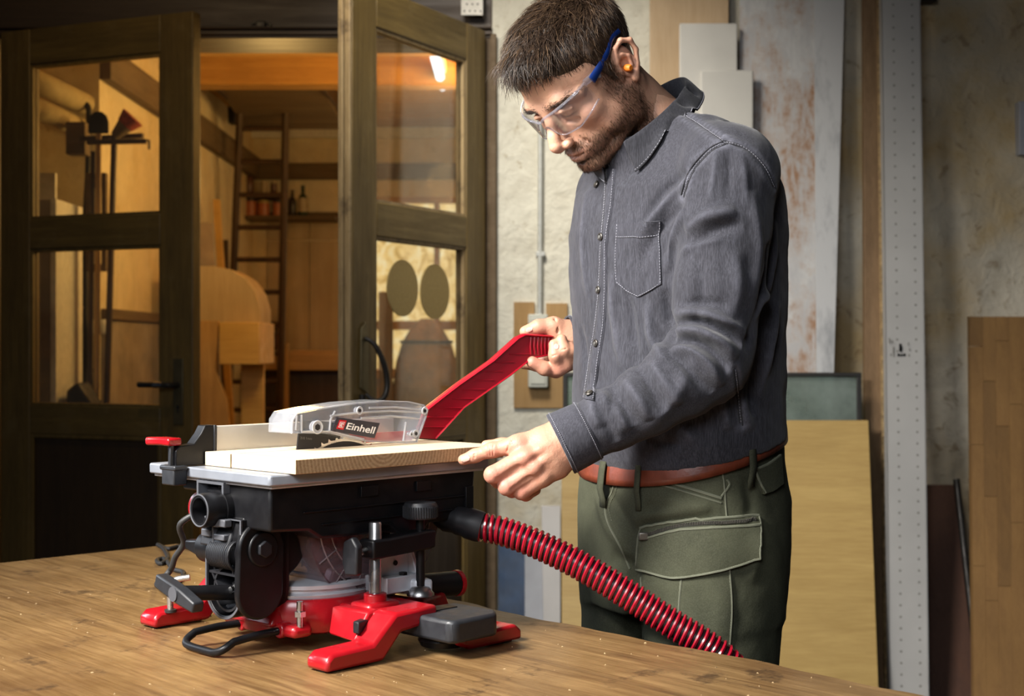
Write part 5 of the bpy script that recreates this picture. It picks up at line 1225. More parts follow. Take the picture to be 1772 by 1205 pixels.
plain('seam_dark', (.020, .020, .024, 1), .9); plain('stitch_pale', (.20, .20, .23, 1), .8)
s = NT('olive_cotton'); v = s.coord(); thr = s.noise(v, 500, 3, .6); big = s.noise(v, 8, 5, .6)
c = s.ramp(big, [(.3, (.024, .026, .015, 1)), (.72, (.058, .061, .036, 1))]); s.set(Base_Color=s.mix(s.ramp(thr, [(.4, 0.0), (.7, .35)]), c, (.085, .088, .058, 1)), Roughness=.85)
s.b.inputs['Specular IOR Level'].default_value = .25; s.set(Normal=s.bump(thr, .2, .0006, s.bump(s.noise(v, 22, 4), .25, .006))); MATS['olive_cotton'] = s.m
plain('olive_seam', (.105, .11, .075, 1), .85); plain('olive_dark', (.016, .017, .011, 1), .9)
plain('belt_leather', (.13, .028, .012, 1), .42, 0, var=.3, scale=40, bump=.3, bscale=200, bdist=.001)
plain('button_metal', (.05, .045, .04, 1), .45, .7); plain('button_core', (.16, .15, .13, 1), .45, .7)
plain('zip_metal', (.16, .15, .13, 1), .4, .8); plain('shoe_leather', (.05, .03, .02, 1), .5)
plain('temple_blue', (.006, .022, .12, 1), .28, coat=.3); plain('earplug_orange', (.75, .20, .015, 1), .6); plain('lash_dark', (.02, .012, .010, 1), .6); plain('nail', (.62, .36, .29, 1), .3)
clear_glass('lens_clear', (.96, .96, .97, 1), .95, .02, .03, (.75, .75, .8, 1), 1.55); clear_glass('lens_rim', (.82, .82, .86, 1), .9, .08, .12, (.6, .6, .66, 1), 1.6)

# ------------------------------------------------------------------ pose
FD = np.array([-.866, -.5]); LD = np.array([.5, -.866])         # facing and left-hand directions on the floor
TC = np.array([.2545, 2.15])
man = thing('person', (.26, 2.17, 0), 'man in grey denim shirt and olive work trousers leaning over the saw, pushing the board', 'person')
nv = lambda *a: np.array(W(*a))
# ------------------------------------------------------------------ head in its own frame: x to his right, y forward, z up
YAW, PIT, ROL, HSC = math.radians(127.5), math.radians(-46.5), math.radians(1.5), .965
HT = np.array([.1050, 2.08, 1.645])
cy_, sy_ = math.cos(YAW), math.sin(YAW); cp_, sp_ = math.cos(PIT), math.sin(PIT); cr_, sr_ = math.cos(ROL), math.sin(ROL)
HR = np.array([[cy_, -sy_, 0], [sy_, cy_, 0], [0, 0, 1]]) @ np.array([[1, 0, 0], [0, cp_, -sp_], [0, sp_, cp_]]) @ np.array([[cr_, 0, sr_], [0, 1, 0], [-sr_, 0, cr_]])
def HW(p): return HSC*(np.atleast_2d(p) @ HR.T)+HT
def HL(p): return ((np.atleast_2d(p)-HT) @ HR)/HSC
def HV(x, y, z): return Vector(HW([[x, y, z]])[0])
nb = HL([nv(1132, 235, 2.145)])[0]          # base of the neck, in head coordinates
H = Field((-.10, -.16, -.25), (.10, .145, .135), .0019)
H.ell((0, -.014, .040), (.0765, .098, .078), .0)
H.ell((0, .030, .022), (.064, .060, .068), .03)
H.ell((0, .030, -.035), (.058, .056, .070), .03)
H.ell((0, .036, -.078), (.046, .050, .036), .025)
for sx in (-1, 1):
    H.chain([(sx*.060, -.010, -.040), (sx*.055, .006, -.082), (sx*.036, .050, -.103), (sx*.012, .078, -.112)], [.014, .014, .013, .013], .022)
    H.ell((sx*.045, .058, -.026), (.020, .020, .014), .018)          # cheekbone
    H.chain([(sx*.012, .088, .014), (sx*.034, .084, .019), (sx*.056, .062, .012)], [.009, .010, .009], .014)   # brow
    H.ell((sx*.058, .030, -.060), (.012, .03, .022), .02)
H.ell((0, .084, -.108), (.018, .015, .015), .014)                      # chin
H.ell((0, .070, -.075), (.032, .028, .026), .02)                       # muzzle
for sx in (-1, 1):
    H.ell((sx*.032, .097, -.003), (.019, .016, .012), .016, 's')       # socket
    H.ell((sx*.031, .0745, -.0035), (.0145, .0145, .0135), .004)       # lidded eyeball
    H.chain([(sx*.018, .0905, .003), (sx*.031, .0915, .0045), (sx*.045, .083, .001)], [.0028, .0032, .0026], .004)   # lid fold
    H.chain([(sx*.017, .0875, -.0075), (sx*.031, .0885, -.0115), (sx*.045, .080, -.0085)], [.0014, .0016, .0014], .003, 's')
    H.chain([(sx*.018, .083, -.019), (sx*.033, .082, -.024), (sx*.047, .072, -.021)], [.0018, .0022, .0018], .006, 's')   # eye bag
    H.chain([(sx*.018, .092, -.046), (sx*.026, .085, -.060), (sx*.032, .078, -.076)], [.0010, .0013, .0008], .007, 's')  # cheek fold
H.chain([(0, .086, .012), (0, .098, -.006), (0, .110, -.026), (0, .1165, -.038)], [.0085, .0075, .0088, .0112], .012)   # nose
H.ell((0, .108, -.047), (.009, .012, .006), .006)
for sx in (-1, 1):
    H.ell((sx*.0125, .1035, -.0455), (.0075, .0105, .0075), .006)
    H.ell((sx*.007, .108, -.0535), (.0032, .0055, .003), .003, 's')
    H.chain([(sx*.0205, .100, -.040), (sx*.0195, .094, -.050)], [.0015, .0018], .004, 's')
H.chain([(-.023, .087, -.0755), (-.010, .0965, -.0705), (0, .0985, -.0715), (.010, .0965, -.0705), (.023, .087, -.0755)], [.003, .0048, .0045, .0048, .003], .005)
H.chain([(-.021, .086, -.079), (-.009, .0955, -.0835), (0, .0965, -.0845), (.009, .0955, -.0835), (.021, .086, -.079)], [.003, .0055, .0058, .0055, .003], .005)
H.chain([(-.027, .085, -.0765), (-.010, .0995, -.0768), (0, .1015, -.0772), (.010, .0995, -.0768), (.027, .085, -.0765)], [.0012, .0016, .0016, .0016, .0012], .0025, 's')
H.chain([(-.012, .088, -.094), (0, .092, -.095), (.012, .088, -.094)], [.003, .0035, .003], .006, 's')
# ears
for sx in (-1, 1):
    ex = sx*.074
    out = [(ex-sx*.002, -.004, -.022), (ex+sx*.004, -.010, .004), (ex+sx*.008, -.020, .022), (ex+sx*.012, -.034, .026), (ex+sx*.016, -.046, .016), (ex+sx*.015, -.046, -.002), (ex+sx*.010, -.036, -.020), (ex+sx*.005, -.022, -.034)]
    H.ell((ex+sx*.004, -.024, -.003), (.006, .019, .027), .006)
    H.chain(out, [.0035, .0036, .0038, .0042, .0042, .004, .0045, .0068], .003)
    H.ell((ex+sx*.010, -.018, -.008), (.008, .0085, .012), .004, 's')
    H.chain([(ex+sx*.012, -.028, .014), (ex+sx*.014, -.037, .004), (ex+sx*.013, -.034, -.010)], [.0025]*3, .004, 's')
    H.chain([(ex+sx*.010, -.022, .010), (ex+sx*.012, -.030, .0), (ex+sx*.010, -.027, -.015)], [.003]*3, .003)
    H.ell((ex+sx*.003, -.006, -.010), (.004, .0035, .006), .003)
# neck
H.chain([(0, -.030, -.010), tuple(nb*.55+np.array([0, -.030, -.02])*.45), tuple(nb)], [.056, .058, .064], .03)
for sx in (-1, 1): H.cap((sx*.055, -.035, -.045), tuple(nb*.95+np.array([sx*.012, .03, 0])), .012, .012, .02)
H.ell(tuple(np.array([0, .02, -.10])*.5+nb*.5+np.array([0, .035, .015])), (.012, .014, .016), .02)
V, F = H.mesh(); V = relax(V, F, 1, .4); N = vnormals(V, F); RAWZ = V[:, 2].copy()
# colouring of the skin: flush and stubble shadow
base_c = np.array([.54, .305, .195]); tint = np.tile(base_c, (len(V), 1))
def blob(c, r): return np.exp(-(((V-np.array(c))/np.array(r))**2).sum(1))
red = sum(blob(c, r)*a for c, r, a in (((0, .118, -.042), (.016, .016, .014), .8), ((.05, .06, -.035), (.025, .03, .02), .5), ((-.05, .06, -.035), (.025, .03, .02), .5), ((-.085, -.03, 0), (.02, .03, .04), .6), ((.085, -.03, 0), (.02, .03, .04), .6)))
tint = tint*(1-.35*np.clip(red, 0, 1)[:, None])+np.array([.56, .20, .15])*(.35*np.clip(red, 0, 1)[:, None])
lips = np.clip(blob((0, .096, -.0715), (.022, .012, .0042))+blob((0, .094, -.083), (.020, .012, .0055)), 0, 1)[:, None]
tint = tint*(1-.6*lips)+np.array([.42, .15, .13])*.6*lips
jaw = np.clip((-.050-V[:, 2]+.35*np.clip(.045-V[:, 1], 0, .06))/.022, 0, 1)*np.clip((V[:, 1]+.028)/.02, 0, 1)*np.clip((V[:, 2]-(-.135-.2*np.abs(V[:, 0])))/.02, 0, 1)
side = np.clip((np.abs(V[:, 0])-.045)/.012, 0, 1)*np.clip((.022-V[:, 2])/.02, 0, 1)*np.clip((.030-V[:, 1])/.015, 0, 1)*np.clip((V[:, 1]+.012)/.012, 0, 1)
must = blob((0, .098, -.060), (.026, .014, .006))
cheek_clear = 1-np.clip(blob((.04, .065, -.045), (.022, .03, .02))+blob((-.04, .065, -.045), (.022, .03, .02)), 0, 1)
bmask = np.clip(jaw*cheek_clear+side+must*.9, 0, 1)*(1-np.clip(lips[:, 0]*1.4, 0, 1))
ee = np.concatenate([F[:, [0, 1]], F[:, [1, 2]], F[:, [2, 3]], F[:, [3, 0]]]); ee = np.concatenate([ee, ee[:, ::-1]]); dg = np.bincount(ee[:, 0], minlength=len(V))+1e-9
for _ in range(14): bmask = .4*bmask+.6*np.bincount(ee[:, 0], weights=bmask[ee[:, 1]], minlength=len(V))/dg
bmask *= 1-np.clip(lips[:, 0]*1.4, 0, 1)
tint = tint*(1-.80*bmask[:, None])+np.array([.15, .078, .047])*.80*bmask[:, None]
scalp = np.clip((V[:, 2]-(.052-.0*V[:, 1]))/.01, 0, 1)
brow = sum(np.exp(-((np.abs(V[:, 0])-.034)/.018)**2-((V[:, 2]-(.0175+.10*(.034-np.abs(V[:, 0]))*0))/.0042)**2)*(V[:, 1] > .05) for _ in (0,))
tint = tint*(1-.75*brow[:, None])+np.array([.07, .04, .022])*.75*brow[:, None]
lash = sum(np.exp(-((V[:, 0]-sx*.031)/.014)**2-((V[:, 2]+.0095+.0)/.0022)**2)*(V[:, 1] > .07) for sx in (-1, 1)); tint = tint*(1-.8*np.clip(lash, 0, 1)[:, None])
V = V.copy(); V[:, 2] = np.where(V[:, 2] < -.05, -.05+.86*(V[:, 2]+.05), V[:, 2])
HEADV, HEADF, HEADT, HEADN, HEADB = HW(V), F, tint, N @ HR.T, bmask
HEADL = V

# ------------------------------------------------------------------ hands
def hand(pieces, lo, hi, h, nails, palm_k=.012):
    f = Field(lo, hi, h)
    for kind, pts, rs, k in pieces:
        P = [np.array(W(*p)) for p in pts]
        f.chain(P, rs, k, 's' if kind == 's' else 'u')
    V, F = f.mesh(); V = relax(V, F, 1, .35); return V, F
LY = 1.925
LH = [('u', [(1075, 722, 1.95), (1010, 750, 1.945), (978, 760, 1.940)], [.034, .029, .027], .0),
      ('u', [(978, 752, 1.942), (940, 762, 1.932), (898, 771, 1.926)], [.024, .019, .0150], .014),
      ('u', [(980, 760, 1.936), (945, 778, 1.922), (908, 792, 1.912)], [.024, .019, .0145], .014),
      ('u', [(985, 770, 1.934), (955, 795, 1.920), (924, 811, 1.912)], [.023, .0175, .0135], .014),
      ('u', [(988, 778, 1.936), (965, 808, 1.925), (940, 827, 1.917)], [.021, .0165, .0125], .014),
      ('u', [(965, 775, 1.955), (925, 800, 1.945), (905, 815, 1.940)], [.022, .020, .016], .014),
      ('u', [(898, 771, 1.926), (852, 779, 1.930), (822, 789, 1.934), (802, 796, 1.937)], [.0138, .0098, .0090, .0078], .009),
      ('u', [(852, 779, 1.928), (847, 780, 1.928)], [.0103, .0098], .004),
      ('u', [(908, 792, 1.912), (853, 822, 1.905)], [.0135, .0122], .006), ('u', [(853, 822, 1.905), (862, 832, 1.935), (884, 824, 1.955)], [.0120, .0105, .0092], .004),
      ('u', [(924, 811, 1.912), (877, 843, 1.907)], [.0125, .0118], .006), ('u', [(877, 843, 1.907), (886, 849, 1.936), (906, 840, 1.954)], [.0116, .0100, .0090], .004),
      ('u', [(940, 827, 1.917), (902, 852, 1.914)], [.0118, .0105], .006), ('u', [(902, 852, 1.914), (910, 856, 1.938), (926, 848, 1.952)], [.0104, .0092, .0082], .004),
      ('u', [(965, 768, 1.965), (905, 770, 1.985), (868, 771, 1.995), (842, 772, 2.000)], [.020, .0125, .0100, .0084], .012),
      ('s', [(900, 806, 1.898), (862, 832, 1.892)], [.0022, .0022], .005), ('s', [(922, 822, 1.900), (888, 848, 1.895)], [.0020, .0020], .005),
      # knuckles, tendons, skin creases
      ('u', [(899, 770, 1.918), (895, 771, 1.918)], [.0085, .0085], .008), ('u', [(910, 791, 1.903), (906, 793, 1.903)], [.0085, .0085], .008), ('u', [(926, 809, 1.903), (923, 811, 1.903)], [.008, .008], .008), ('u', [(942, 825, 1.909), (939, 827, 1.909)], [.0075, .0075], .008),
      ('u', [(970, 760, 1.914), (935, 778, 1.904), (912, 789, 1.900)], [.003, .003, .003], .010), ('u', [(972, 768, 1.913), (945, 793, 1.904), (928, 807, 1.901)], [.003, .003, .003], .010),
      ('s', [(850, 769, 1.921), (848, 780, 1.9165), (849, 789, 1.921)], [.0008]*3, .0016), ('s', [(846, 770, 1.921), (843.5, 780, 1.9165), (845, 790, 1.921)], [.0008]*3, .0016), ('s', [(854, 769, 1.921), (852.5, 779, 1.916), (853, 788, 1.921)], [.0008]*3, .0016),
      ('s', [(823, 780, 1.928), (820, 789, 1.9235), (822, 797, 1.928)], [.0005]*3, .0012), ('s', [(884, 757, 1.917), (888, 770, 1.9125), (884, 782, 1.917)], [.0009]*3, .002), ('s', [(878, 758, 1.917), (881, 770, 1.9135), (878, 781, 1.917)], [.0009]*3, .002)]
lhV, lhF = hand(LH, (-.09, 1.87, 1.01), (.17, 2.03, 1.16), .0013, None)
RH = [('u', [(1060, 590, 2.27), (1010, 595, 2.262), (992, 592, 2.256)], [.034, .029, .027], .0),
      ('u', [(992, 580, 2.250), (985, 605, 2.248), (982, 625, 2.240)], [.022, .020, .017], .014),
      ('u', [(990, 578, 2.245), (958, 565, 2.232), (932, 566, 2.226), (909, 574, 2.223)], [.020, .0150, .0115, .0092], .012),
      ('u', [(985, 588, 2.240), (965, 580, 2.236)], [.018, .014], .012),
      ('u', [(985, 622, 2.236), (962, 641, 2.226), (942, 638, 2.212), (921, 627, 2.206)], [.0135, .0118, .0108, .0095], .008),
      ('u', [(988, 620, 2.238), (968, 637, 2.216), (961, 615, 2.202), (959, 597, 2.205)], [.0135, .0118, .0102, .0090], .006),
      ('u', [(992, 615, 2.242), (980, 630, 2.216), (976, 606, 2.203), (972, 588, 2.207)], [.013, .0115, .0100, .0088], .006),
      ('u', [(998, 608, 2.248), (992, 622, 2.220), (989, 608, 2.208), (986, 599, 2.212)], [.012, .0105, .0092, .0080], .006),
      ('u', [(985, 600, 2.26), (930, 632, 2.248), (906, 630, 2.244)], [.016, .010, .0085], .008),
      ('s', [(948, 566, 2.222), (944, 556, 2.224)], [.0010, .0010], .002), ('s', [(966, 575, 2.219), (960, 553, 2.222)], [.0016, .0016], .004),
      ('s', [(955, 617, 2.192), (966, 613, 2.190)], [.0008, .0008], .0016), ('s', [(970, 606, 2.192), (980, 604, 2.193)], [.0008, .0008], .0016)]
rhV, rhF = hand(RH, (.005, 2.17, 1.18), (.19, 2.31, 1.31), .0013, None)
def hand_tint(V, reds):
    t = np.tile(base_c*np.array([.86, .80, .80]), (len(V), 1))
    for p, r, a in reds:
        g = a*np.exp(-(np.linalg.norm(V-np.array(W(*p)), axis=1)/r)**2)[:, None]; t = t*(1-g)+np.array([.46, .16, .12])*g
    return t
lhT = hand_tint(lhV, [((898, 771, 1.915), .018, .55), ((908, 792, 1.905), .018, .55), ((850, 779, 1.92), .012, .5), ((853, 822, 1.90), .020, .6), ((877, 843, 1.90), .018, .6), ((902, 853, 1.91), .016, .6), ((925, 812, 1.905), .016, .45), ((806, 794, 1.93), .010, .25)])
rhT = hand_tint(rhV, [((921, 627, 2.20), .014, .5), ((960, 605, 2.20), .012, .4), ((940, 565, 2.22), .014, .4), ((965, 640, 2.21), .02, .45)])
# hidden rest of the body, one coarse piece under the clothes
Bf = Field((-.02, 1.83, .05), (.48, 2.45, 1.62), .012)
SHL, ELL_ = nv(1258, 300, 1.985), nv(1228, 612, 1.96)
SHR, ELR = np.array([.170, 2.275, 1.49]), np.array([.235, 2.37, 1.25])
Bf.loft([(.96, .262, 2.155, .14, .105), (1.08, .262, 2.155, .135, .10), (1.30, .2565, 2.15, .15, .105), (1.45, .2545, 2.15, .165, .11), (1.54, .2545, 2.15, .14, .075)], FD, .0)
Bf.chain([nv(1132, 240, 2.14), nv(1128, 205, 2.13)], [.058, .056], .03)
Bf.chain([SHL, ELL_, nv(1060, 726, 1.948), nv(1010, 750, 1.945)], [.05, .042, .034, .029], .03); Bf.chain([SHR, ELR, np.array(W(1045, 592, 2.27))], [.05, .042, .032], .03)
HJ = np.array([.262, 2.155])
LEGL = [np.r_[HJ+LD*.085, .95], np.r_[HJ+LD*.095, .50]+np.array([-.015, -.01, 0]), np.r_[HJ+LD*.10, .09]]
LEGR = [np.r_[HJ-LD*.085, .95], np.r_[HJ-LD*.095, .50]+np.array([-.015, -.01, 0]), np.r_[HJ-LD*.10, .09]]
for Lg in (LEGL, LEGR): Bf.chain(Lg, [.080, .055, .042], .03)
bV, bF = Bf.mesh(); bT = np.tile(base_c, (len(bV), 1))
Vs = [HEADV, lhV, rhV, bV]; Fs = [HEADF, lhF, rhF, bF]; offs = np.cumsum([0]+[len(v) for v in Vs])
body = np_mesh('body', np.concatenate(Vs), np.concatenate([f+o for f, o in zip(Fs, offs)]), 'skin', man, {'tint': np.concatenate([HEADT, lhT, rhT, bT])})
# finger nails
def nail(skin, px, py, l, w_, dirx, diry):
    p, nr = skin.hit(px, py); d = (W(px+dirx, py+diry, p.y)-W(px, py, p.y)); d = (d-nr*d.dot(nr)).normalized(); t_ = nr.cross(d); vs = []; fs = []
    for i in range(7):
        for j in range(5):
            u = (i/6-.5)*2; q = (j/4-.5)*2; e = math.sqrt(max(0, 1-abs(u)**3)); loc, n2, _, _ = skin.bvh.find_nearest(p+d*u*l+t_*q*w_*e); vs.append(loc+nr*.0004)
    for i in range(6):
        for j in range(4): fs.append((i*5+j, i*5+j+1, (i+1)*5+j+1, (i+1)*5+j))
    m = MB(); m.add(vs, fs); o = m.build('fingernail', 'nail', man, smooth=True); b = o.modifiers.new('s', 'SOLIDIFY'); b.thickness = .0007; b.offset = 0
lsk = Skin(lhV, lhF); rsk = Skin(rhV, rhF)
nail(lsk, 806, 795, .0068, .0050, -1, .4); nail(rsk, 937, 622, .0055, .0042, -.8, -.6); nail(rsk, 963, 600, .005, .004, .1, -1); nail(rsk, 916, 571, .0055, .0045, -1, .5)

# ------------------------------------------------------------------ hair
Cap = Field((-.105, -.145, -.11), (.105, .125, .155), .0022)
Cap.ell((0, -.016, .044), (.0810, .1025, .0830), .0); Cap.ell((0, .020, .066), (.066, .070, .058), .02)
Cap.chain([(-.034, .066, .088), (0, .078, .092), (.034, .066, .088)], [.016, .017, .016], .02)      # fringe roll
for sx in (-1, 1):
    Cap.chain([(sx*.070, .016, .045), (sx*.0735, .010, .018), (sx*.0725, .006, -.004)], [.010, .008, .005], .01)
# cut away face, ears and nape
Cap.ell((0, .130, .018), (.105, .076, .056), .008, 's')
Cap.ell((0, .150, .055), (.1, .078, .030), .008, 's')
for sx in (-1, 1):
    Cap.ell((sx*.088, -.028, -.012), (.030, .030, .040), .006, 's'); Cap.ell((sx*.085, .068, -.012), (.05, .040, .052), .006, 's')
Cap.ell((0, .02, -.10), (.14, .14, .055), .01, 's')
V, F = Cap.mesh(); N = vnormals(V, F)
V = V+N*(.0022*vnoise(V*np.array([1.6, .6, 1]), 120, 5, 2)*np.clip((V[:, 2]-.02)/.05, .1, 1))[:, None]
hair = np_mesh('hair', HW(V), F, 'hair', man)
rg = np.random.default_rng(11); area_w = np.clip(1.0+(V[:, 2] > .05)*.6, 0, 2); pick = rg.choice(len(V), 7500, p=area_w/area_w.sum())
m = MB(); vs = []; fs = []
for i in pick:
    p, nr = V[i], N[i]; topness = np.clip((p[2]-.055)/.05, 0, 1); front = np.clip((p[1]-.02)/.07, 0, 1)
    flow = np.array([.25*p[0]/.08, .75*topness+.1, -.9*(1-topness)-.15*front]); flow += rg.normal(size=3)*np.array([.38, .28, .26])
    if front > .55 and topness > .2: flow += np.array([rg.normal()*.35, .5, -.10])
    flow -= nr*(flow@nr)*.95; flow /= np.linalg.norm(flow)+1e-9
    ln = rg.uniform(.011, .020)+.018*topness*rg.uniform(.6, 1.3)+.012*front*topness*rg.uniform(.2, 1.5); lift = .10+.30*topness+.10*rg.random()
    r0 = rg.uniform(.00045, .0008); q = p-nr*.001; pts = []
    for k in range(4):
        t = k/3; pts.append(q+flow*ln*t+nr*ln*lift*(t-.55*t*t)+np.array([0, 0, -.10*ln*t*t*front]))
    sd = np.cross(flow, nr); sd /= np.linalg.norm(sd)+1e-9; o = len(vs)
    for k in range(4):
        w_ = r0*(1-.8*k/3); vs += [pts[k]-sd*w_, pts[k]+nr*w_, pts[k]+sd*w_]
    for k in range(3):
        for j in range(3): fs.append((o+k*3+j, o+k*3+(j+1) % 3, o+k*3+3+(j+1) % 3, o+k*3+3+j))
s_ = NT('hair_light'); v_ = s_.coord(); s_.set(Base_Color=s_.ramp(s_.noise(v_, 160, 4), [(.3, (.04, .022, .011, 1)), (.7, (.17, .105, .058, 1))]), Roughness=.38); MATS['hair_light'] = s_.m
fs = np.array(fs); vs = np.array(vs); grp = fs.min(1)//12; light = np.random.default_rng(4).random(grp.max()+1) < .17
for lt, mt_ in ((False, 'hair'), (True, 'hair_light')):
    sel_ = fs[light[grp] == lt]; u_, inv = np.unique(sel_, return_inverse=True)
    np_mesh('hair_strands', HW(vs[u_]), inv.reshape(sel_.shape), mt_, hair)['kind'] = 'stuff'
# stubble, eyebrows and lashes
def bristle(nm, sel, count, ln, flow, mt, r0=.00022, lift=.5):
    w_ = np.clip(sel, 0, None); pick = rg.choice(len(HEADL), count, p=w_/w_.sum()); vs = []; fs = []
    LN = HEADN @ HR
    for i in pick:
        p, nr = HEADL[i]+rg.normal(size=3)*.0007, LN[i]; fl = np.array(flow(p))+rg.normal(size=3)*.25; fl -= nr*(fl@nr); fl /= np.linalg.norm(fl)+1e-9; l = ln*rg.uniform(.6, 1.3)
        d = (fl+nr*lift); d /= np.linalg.norm(d); a = p; b = p+d*l; sd = np.cross(d, nr); sd /= np.linalg.norm(sd)+1e-9; up = np.cross(sd, d); o = len(vs)
        vs += [a-sd*r0, a+sd*r0, a+up*r0, b]; fs += [(o, o+1, o+3), (o+1, o+2, o+3), (o+2, o, o+3)]
    ob = np_mesh(nm, HW(np.array(vs)), np.array(fs), mt, man); ob['kind'] = 'stuff'; return ob
bristle('beard_stubble', HEADB**.8, 13000, .0058, lambda p: (0, .3, -1), 'beard', .00022)
bristle('eyebrows', brow, 700, .0075, lambda p: (np.sign(p[0]), -.2, .15), 'hair', .0003, .3)

# ------------------------------------------------------------------ safety glasses (in head coordinates) and ear plug
gl = thing('safety_glasses', HV(0, .10, .0), 'clear wraparound safety glasses with blue temples on the man\'s face', 'glasses')
def lens_pt(th, v):   # th around the face (rad), v 0 bottom..1 top
    r = .107-.012*math.cos(th)**2*0; x = .076*math.sin(th)*1.02; y = .022+.090*math.cos(th)**.85
    side = abs(th)/1.25
    ztop = .010+.012*side-.004*math.exp(-(th/.12)**2); zbot = -.028+.022*math.exp(-(th/.16)**2)+.016*max(0, side-.55)/.45
    return (x, y+.012*(v-.5)*.4, zbot+(ztop-zbot)*v)
ths = np.linspace(-1.25, 1.25, 61)
P = np.array([[HW([lens_pt(t, v)])[0] for v in np.linspace(0, 1, 9)] for t in ths]); grid_mesh('lens', P, 'lens_clear', gl, solid=.0018)
m = MB(); m.tube([HV(*lens_pt(t, 1.02)) for t in ths], .0019, 8); m.build('top_rim', 'lens_rim', gl)
m = MB(); m.tube([HV(*lens_pt(t, -.01)) for t in ths], .0011, 6); m.build('bottom_rim', 'lens_rim', gl)
for sx in (-1, 1):
    m = MB(); m.tube([HV(*lens_pt(sx*1.25, 1)), HV(sx*.0765, .040, .020), HV(sx*.0775, .028, .012)], [.004, .0045, .003], 8, flat=(1.2, .6, (0, 0, 1))); m.build('hinge', 'lens_rim', gl)
    pts = [(sx*.0765, .046, .017), (sx*.0800, .022, .022), (sx*.0815, -.004, .0275), (sx*.0805, -.028, .036), (sx*.0780, -.050, .034)]
    m = MB(); m.tube([HV(*p) for p in bez(pts, 6)], [.0062-.0030*min(1, i/14) for i in range(25)], 10, flat=(1.15, .38, tuple(HR @ np.array([0, 0, 1])))); m.build('temple', 'temple_blue', gl)
ep = thing('ear_plug', HV(-.083, -.018, -.008), 'orange foam plug in the man\'s visible ear', 'ear plug')
m = MB(); m.lathe([(.0045, 0), (.0055, .004), (.005, .011), (.0035, .013)], HV(-.0775, -.0175, -.012), tuple(HR @ np.array([-1, .1, -.15])), n=16); m.build('plug', 'earplug_orange', ep)
# ------------------------------------------------------------------ shirt
S = Field((-.01, 1.85, 1.03), (.50, 2.47, 1.66), .0034)
S.loft([(1.040, .2590, 2.150, .160, .126), (1.072, .2570, 2.150, .174, .138), (1.100, .2555, 2.150, .181, .143), (1.16, .2540, 2.150, .183, .140), (1.25, .2545, 2.15, .186, .139), (1.34, .2530, 2.15, .190, .141), (1.42, .2530, 2.15, .194, .140), (1.48, .2540, 2.15, .188, .130), (1.53, .2560, 2.15, .165, .105), (1.565, .257, 2.15, .115, .075)], FD, .0, 2.3)
S.chain([nv(1142, 256, 2.15), nv(1212, 264, 2.05), nv(1260, 300, 1.985)], [.060, .054, .064], .035)
S.chain([nv(1125, 254, 2.15), np.array([.190, 2.235, 1.545]), SHR], [.064, .054, .060], .035)
S.ell(nv(1120, 268, 2.13), (.080, .080, .050), .03)
# near sleeve
S.chain([nv(1262, 302, 1.985), nv(1254, 395, 1.965), nv(1244, 500, 1.955), nv(1232, 590, 1.952), nv(1224, 628, 1.950)], [.0700, .0655, .0630, .0600, .0580], .022)
S.chain([nv(1226, 615, 1.950), nv(1180, 655, 1.946), nv(1120, 693, 1.944), nv(1060, 726, 1.942), nv(1004, 753, 1.942), nv(984, 763, 1.941)], [.0590, .0560, .0500, .0435, .0395, .0385], .012)
# far sleeve
S.chain([SHR, ELR, np.array(W(1050, 590, 2.272)), np.array(W(1006, 592, 2.262)), np.array(W(990, 592, 2.259))], [.062, .055, .043, .038, .037], .02)
# cut: cuffs, waist, neck opening
ca, cb = nv(1060, 726, 1.942), nv(984, 763, 1.941); cn = (cb-ca)/np.linalg.norm(cb-ca)
def cut_end(f, pt, nrm, R):   # cuts only near the sleeve end
    x, y, z = f.ax[0][:, None, None], f.ax[1][None, :, None], f.ax[2][None, None, :]
    p = (x-pt[0])*nrm[0]+(y-pt[1])*nrm[1]+(z-pt[2])*nrm[2]; r = np.sqrt((x-pt[0])**2+(y-pt[1])**2+(z-pt[2])**2)
    f.d = np.where(r < R, np.maximum(f.d, p), f.d).astype(np.float32)
cut_end(S, cb-cn*.004, cn, .085)
ra_, rb_ = np.array(W(1050, 590, 2.272)), np.array(W(990, 592, 2.259)); rn = (rb_-ra_)/np.linalg.norm(rb_-ra_)
cut_end(S, rb_-rn*.004, rn, .075)
S.plane((.2615, 2.153, 1.085), (-FD[0]*.21, -FD[1]*.21, -1.0))
S.cap(nv(1128, 235, 2.135), nv(1095, 165, 2.10), .066, .074, .006, 's')
V, F = S.mesh(); V = relax(V, F, 2, .5); N = vnormals(V, F)
sk0 = Skin(V, F); wear = np.zeros(len(V))
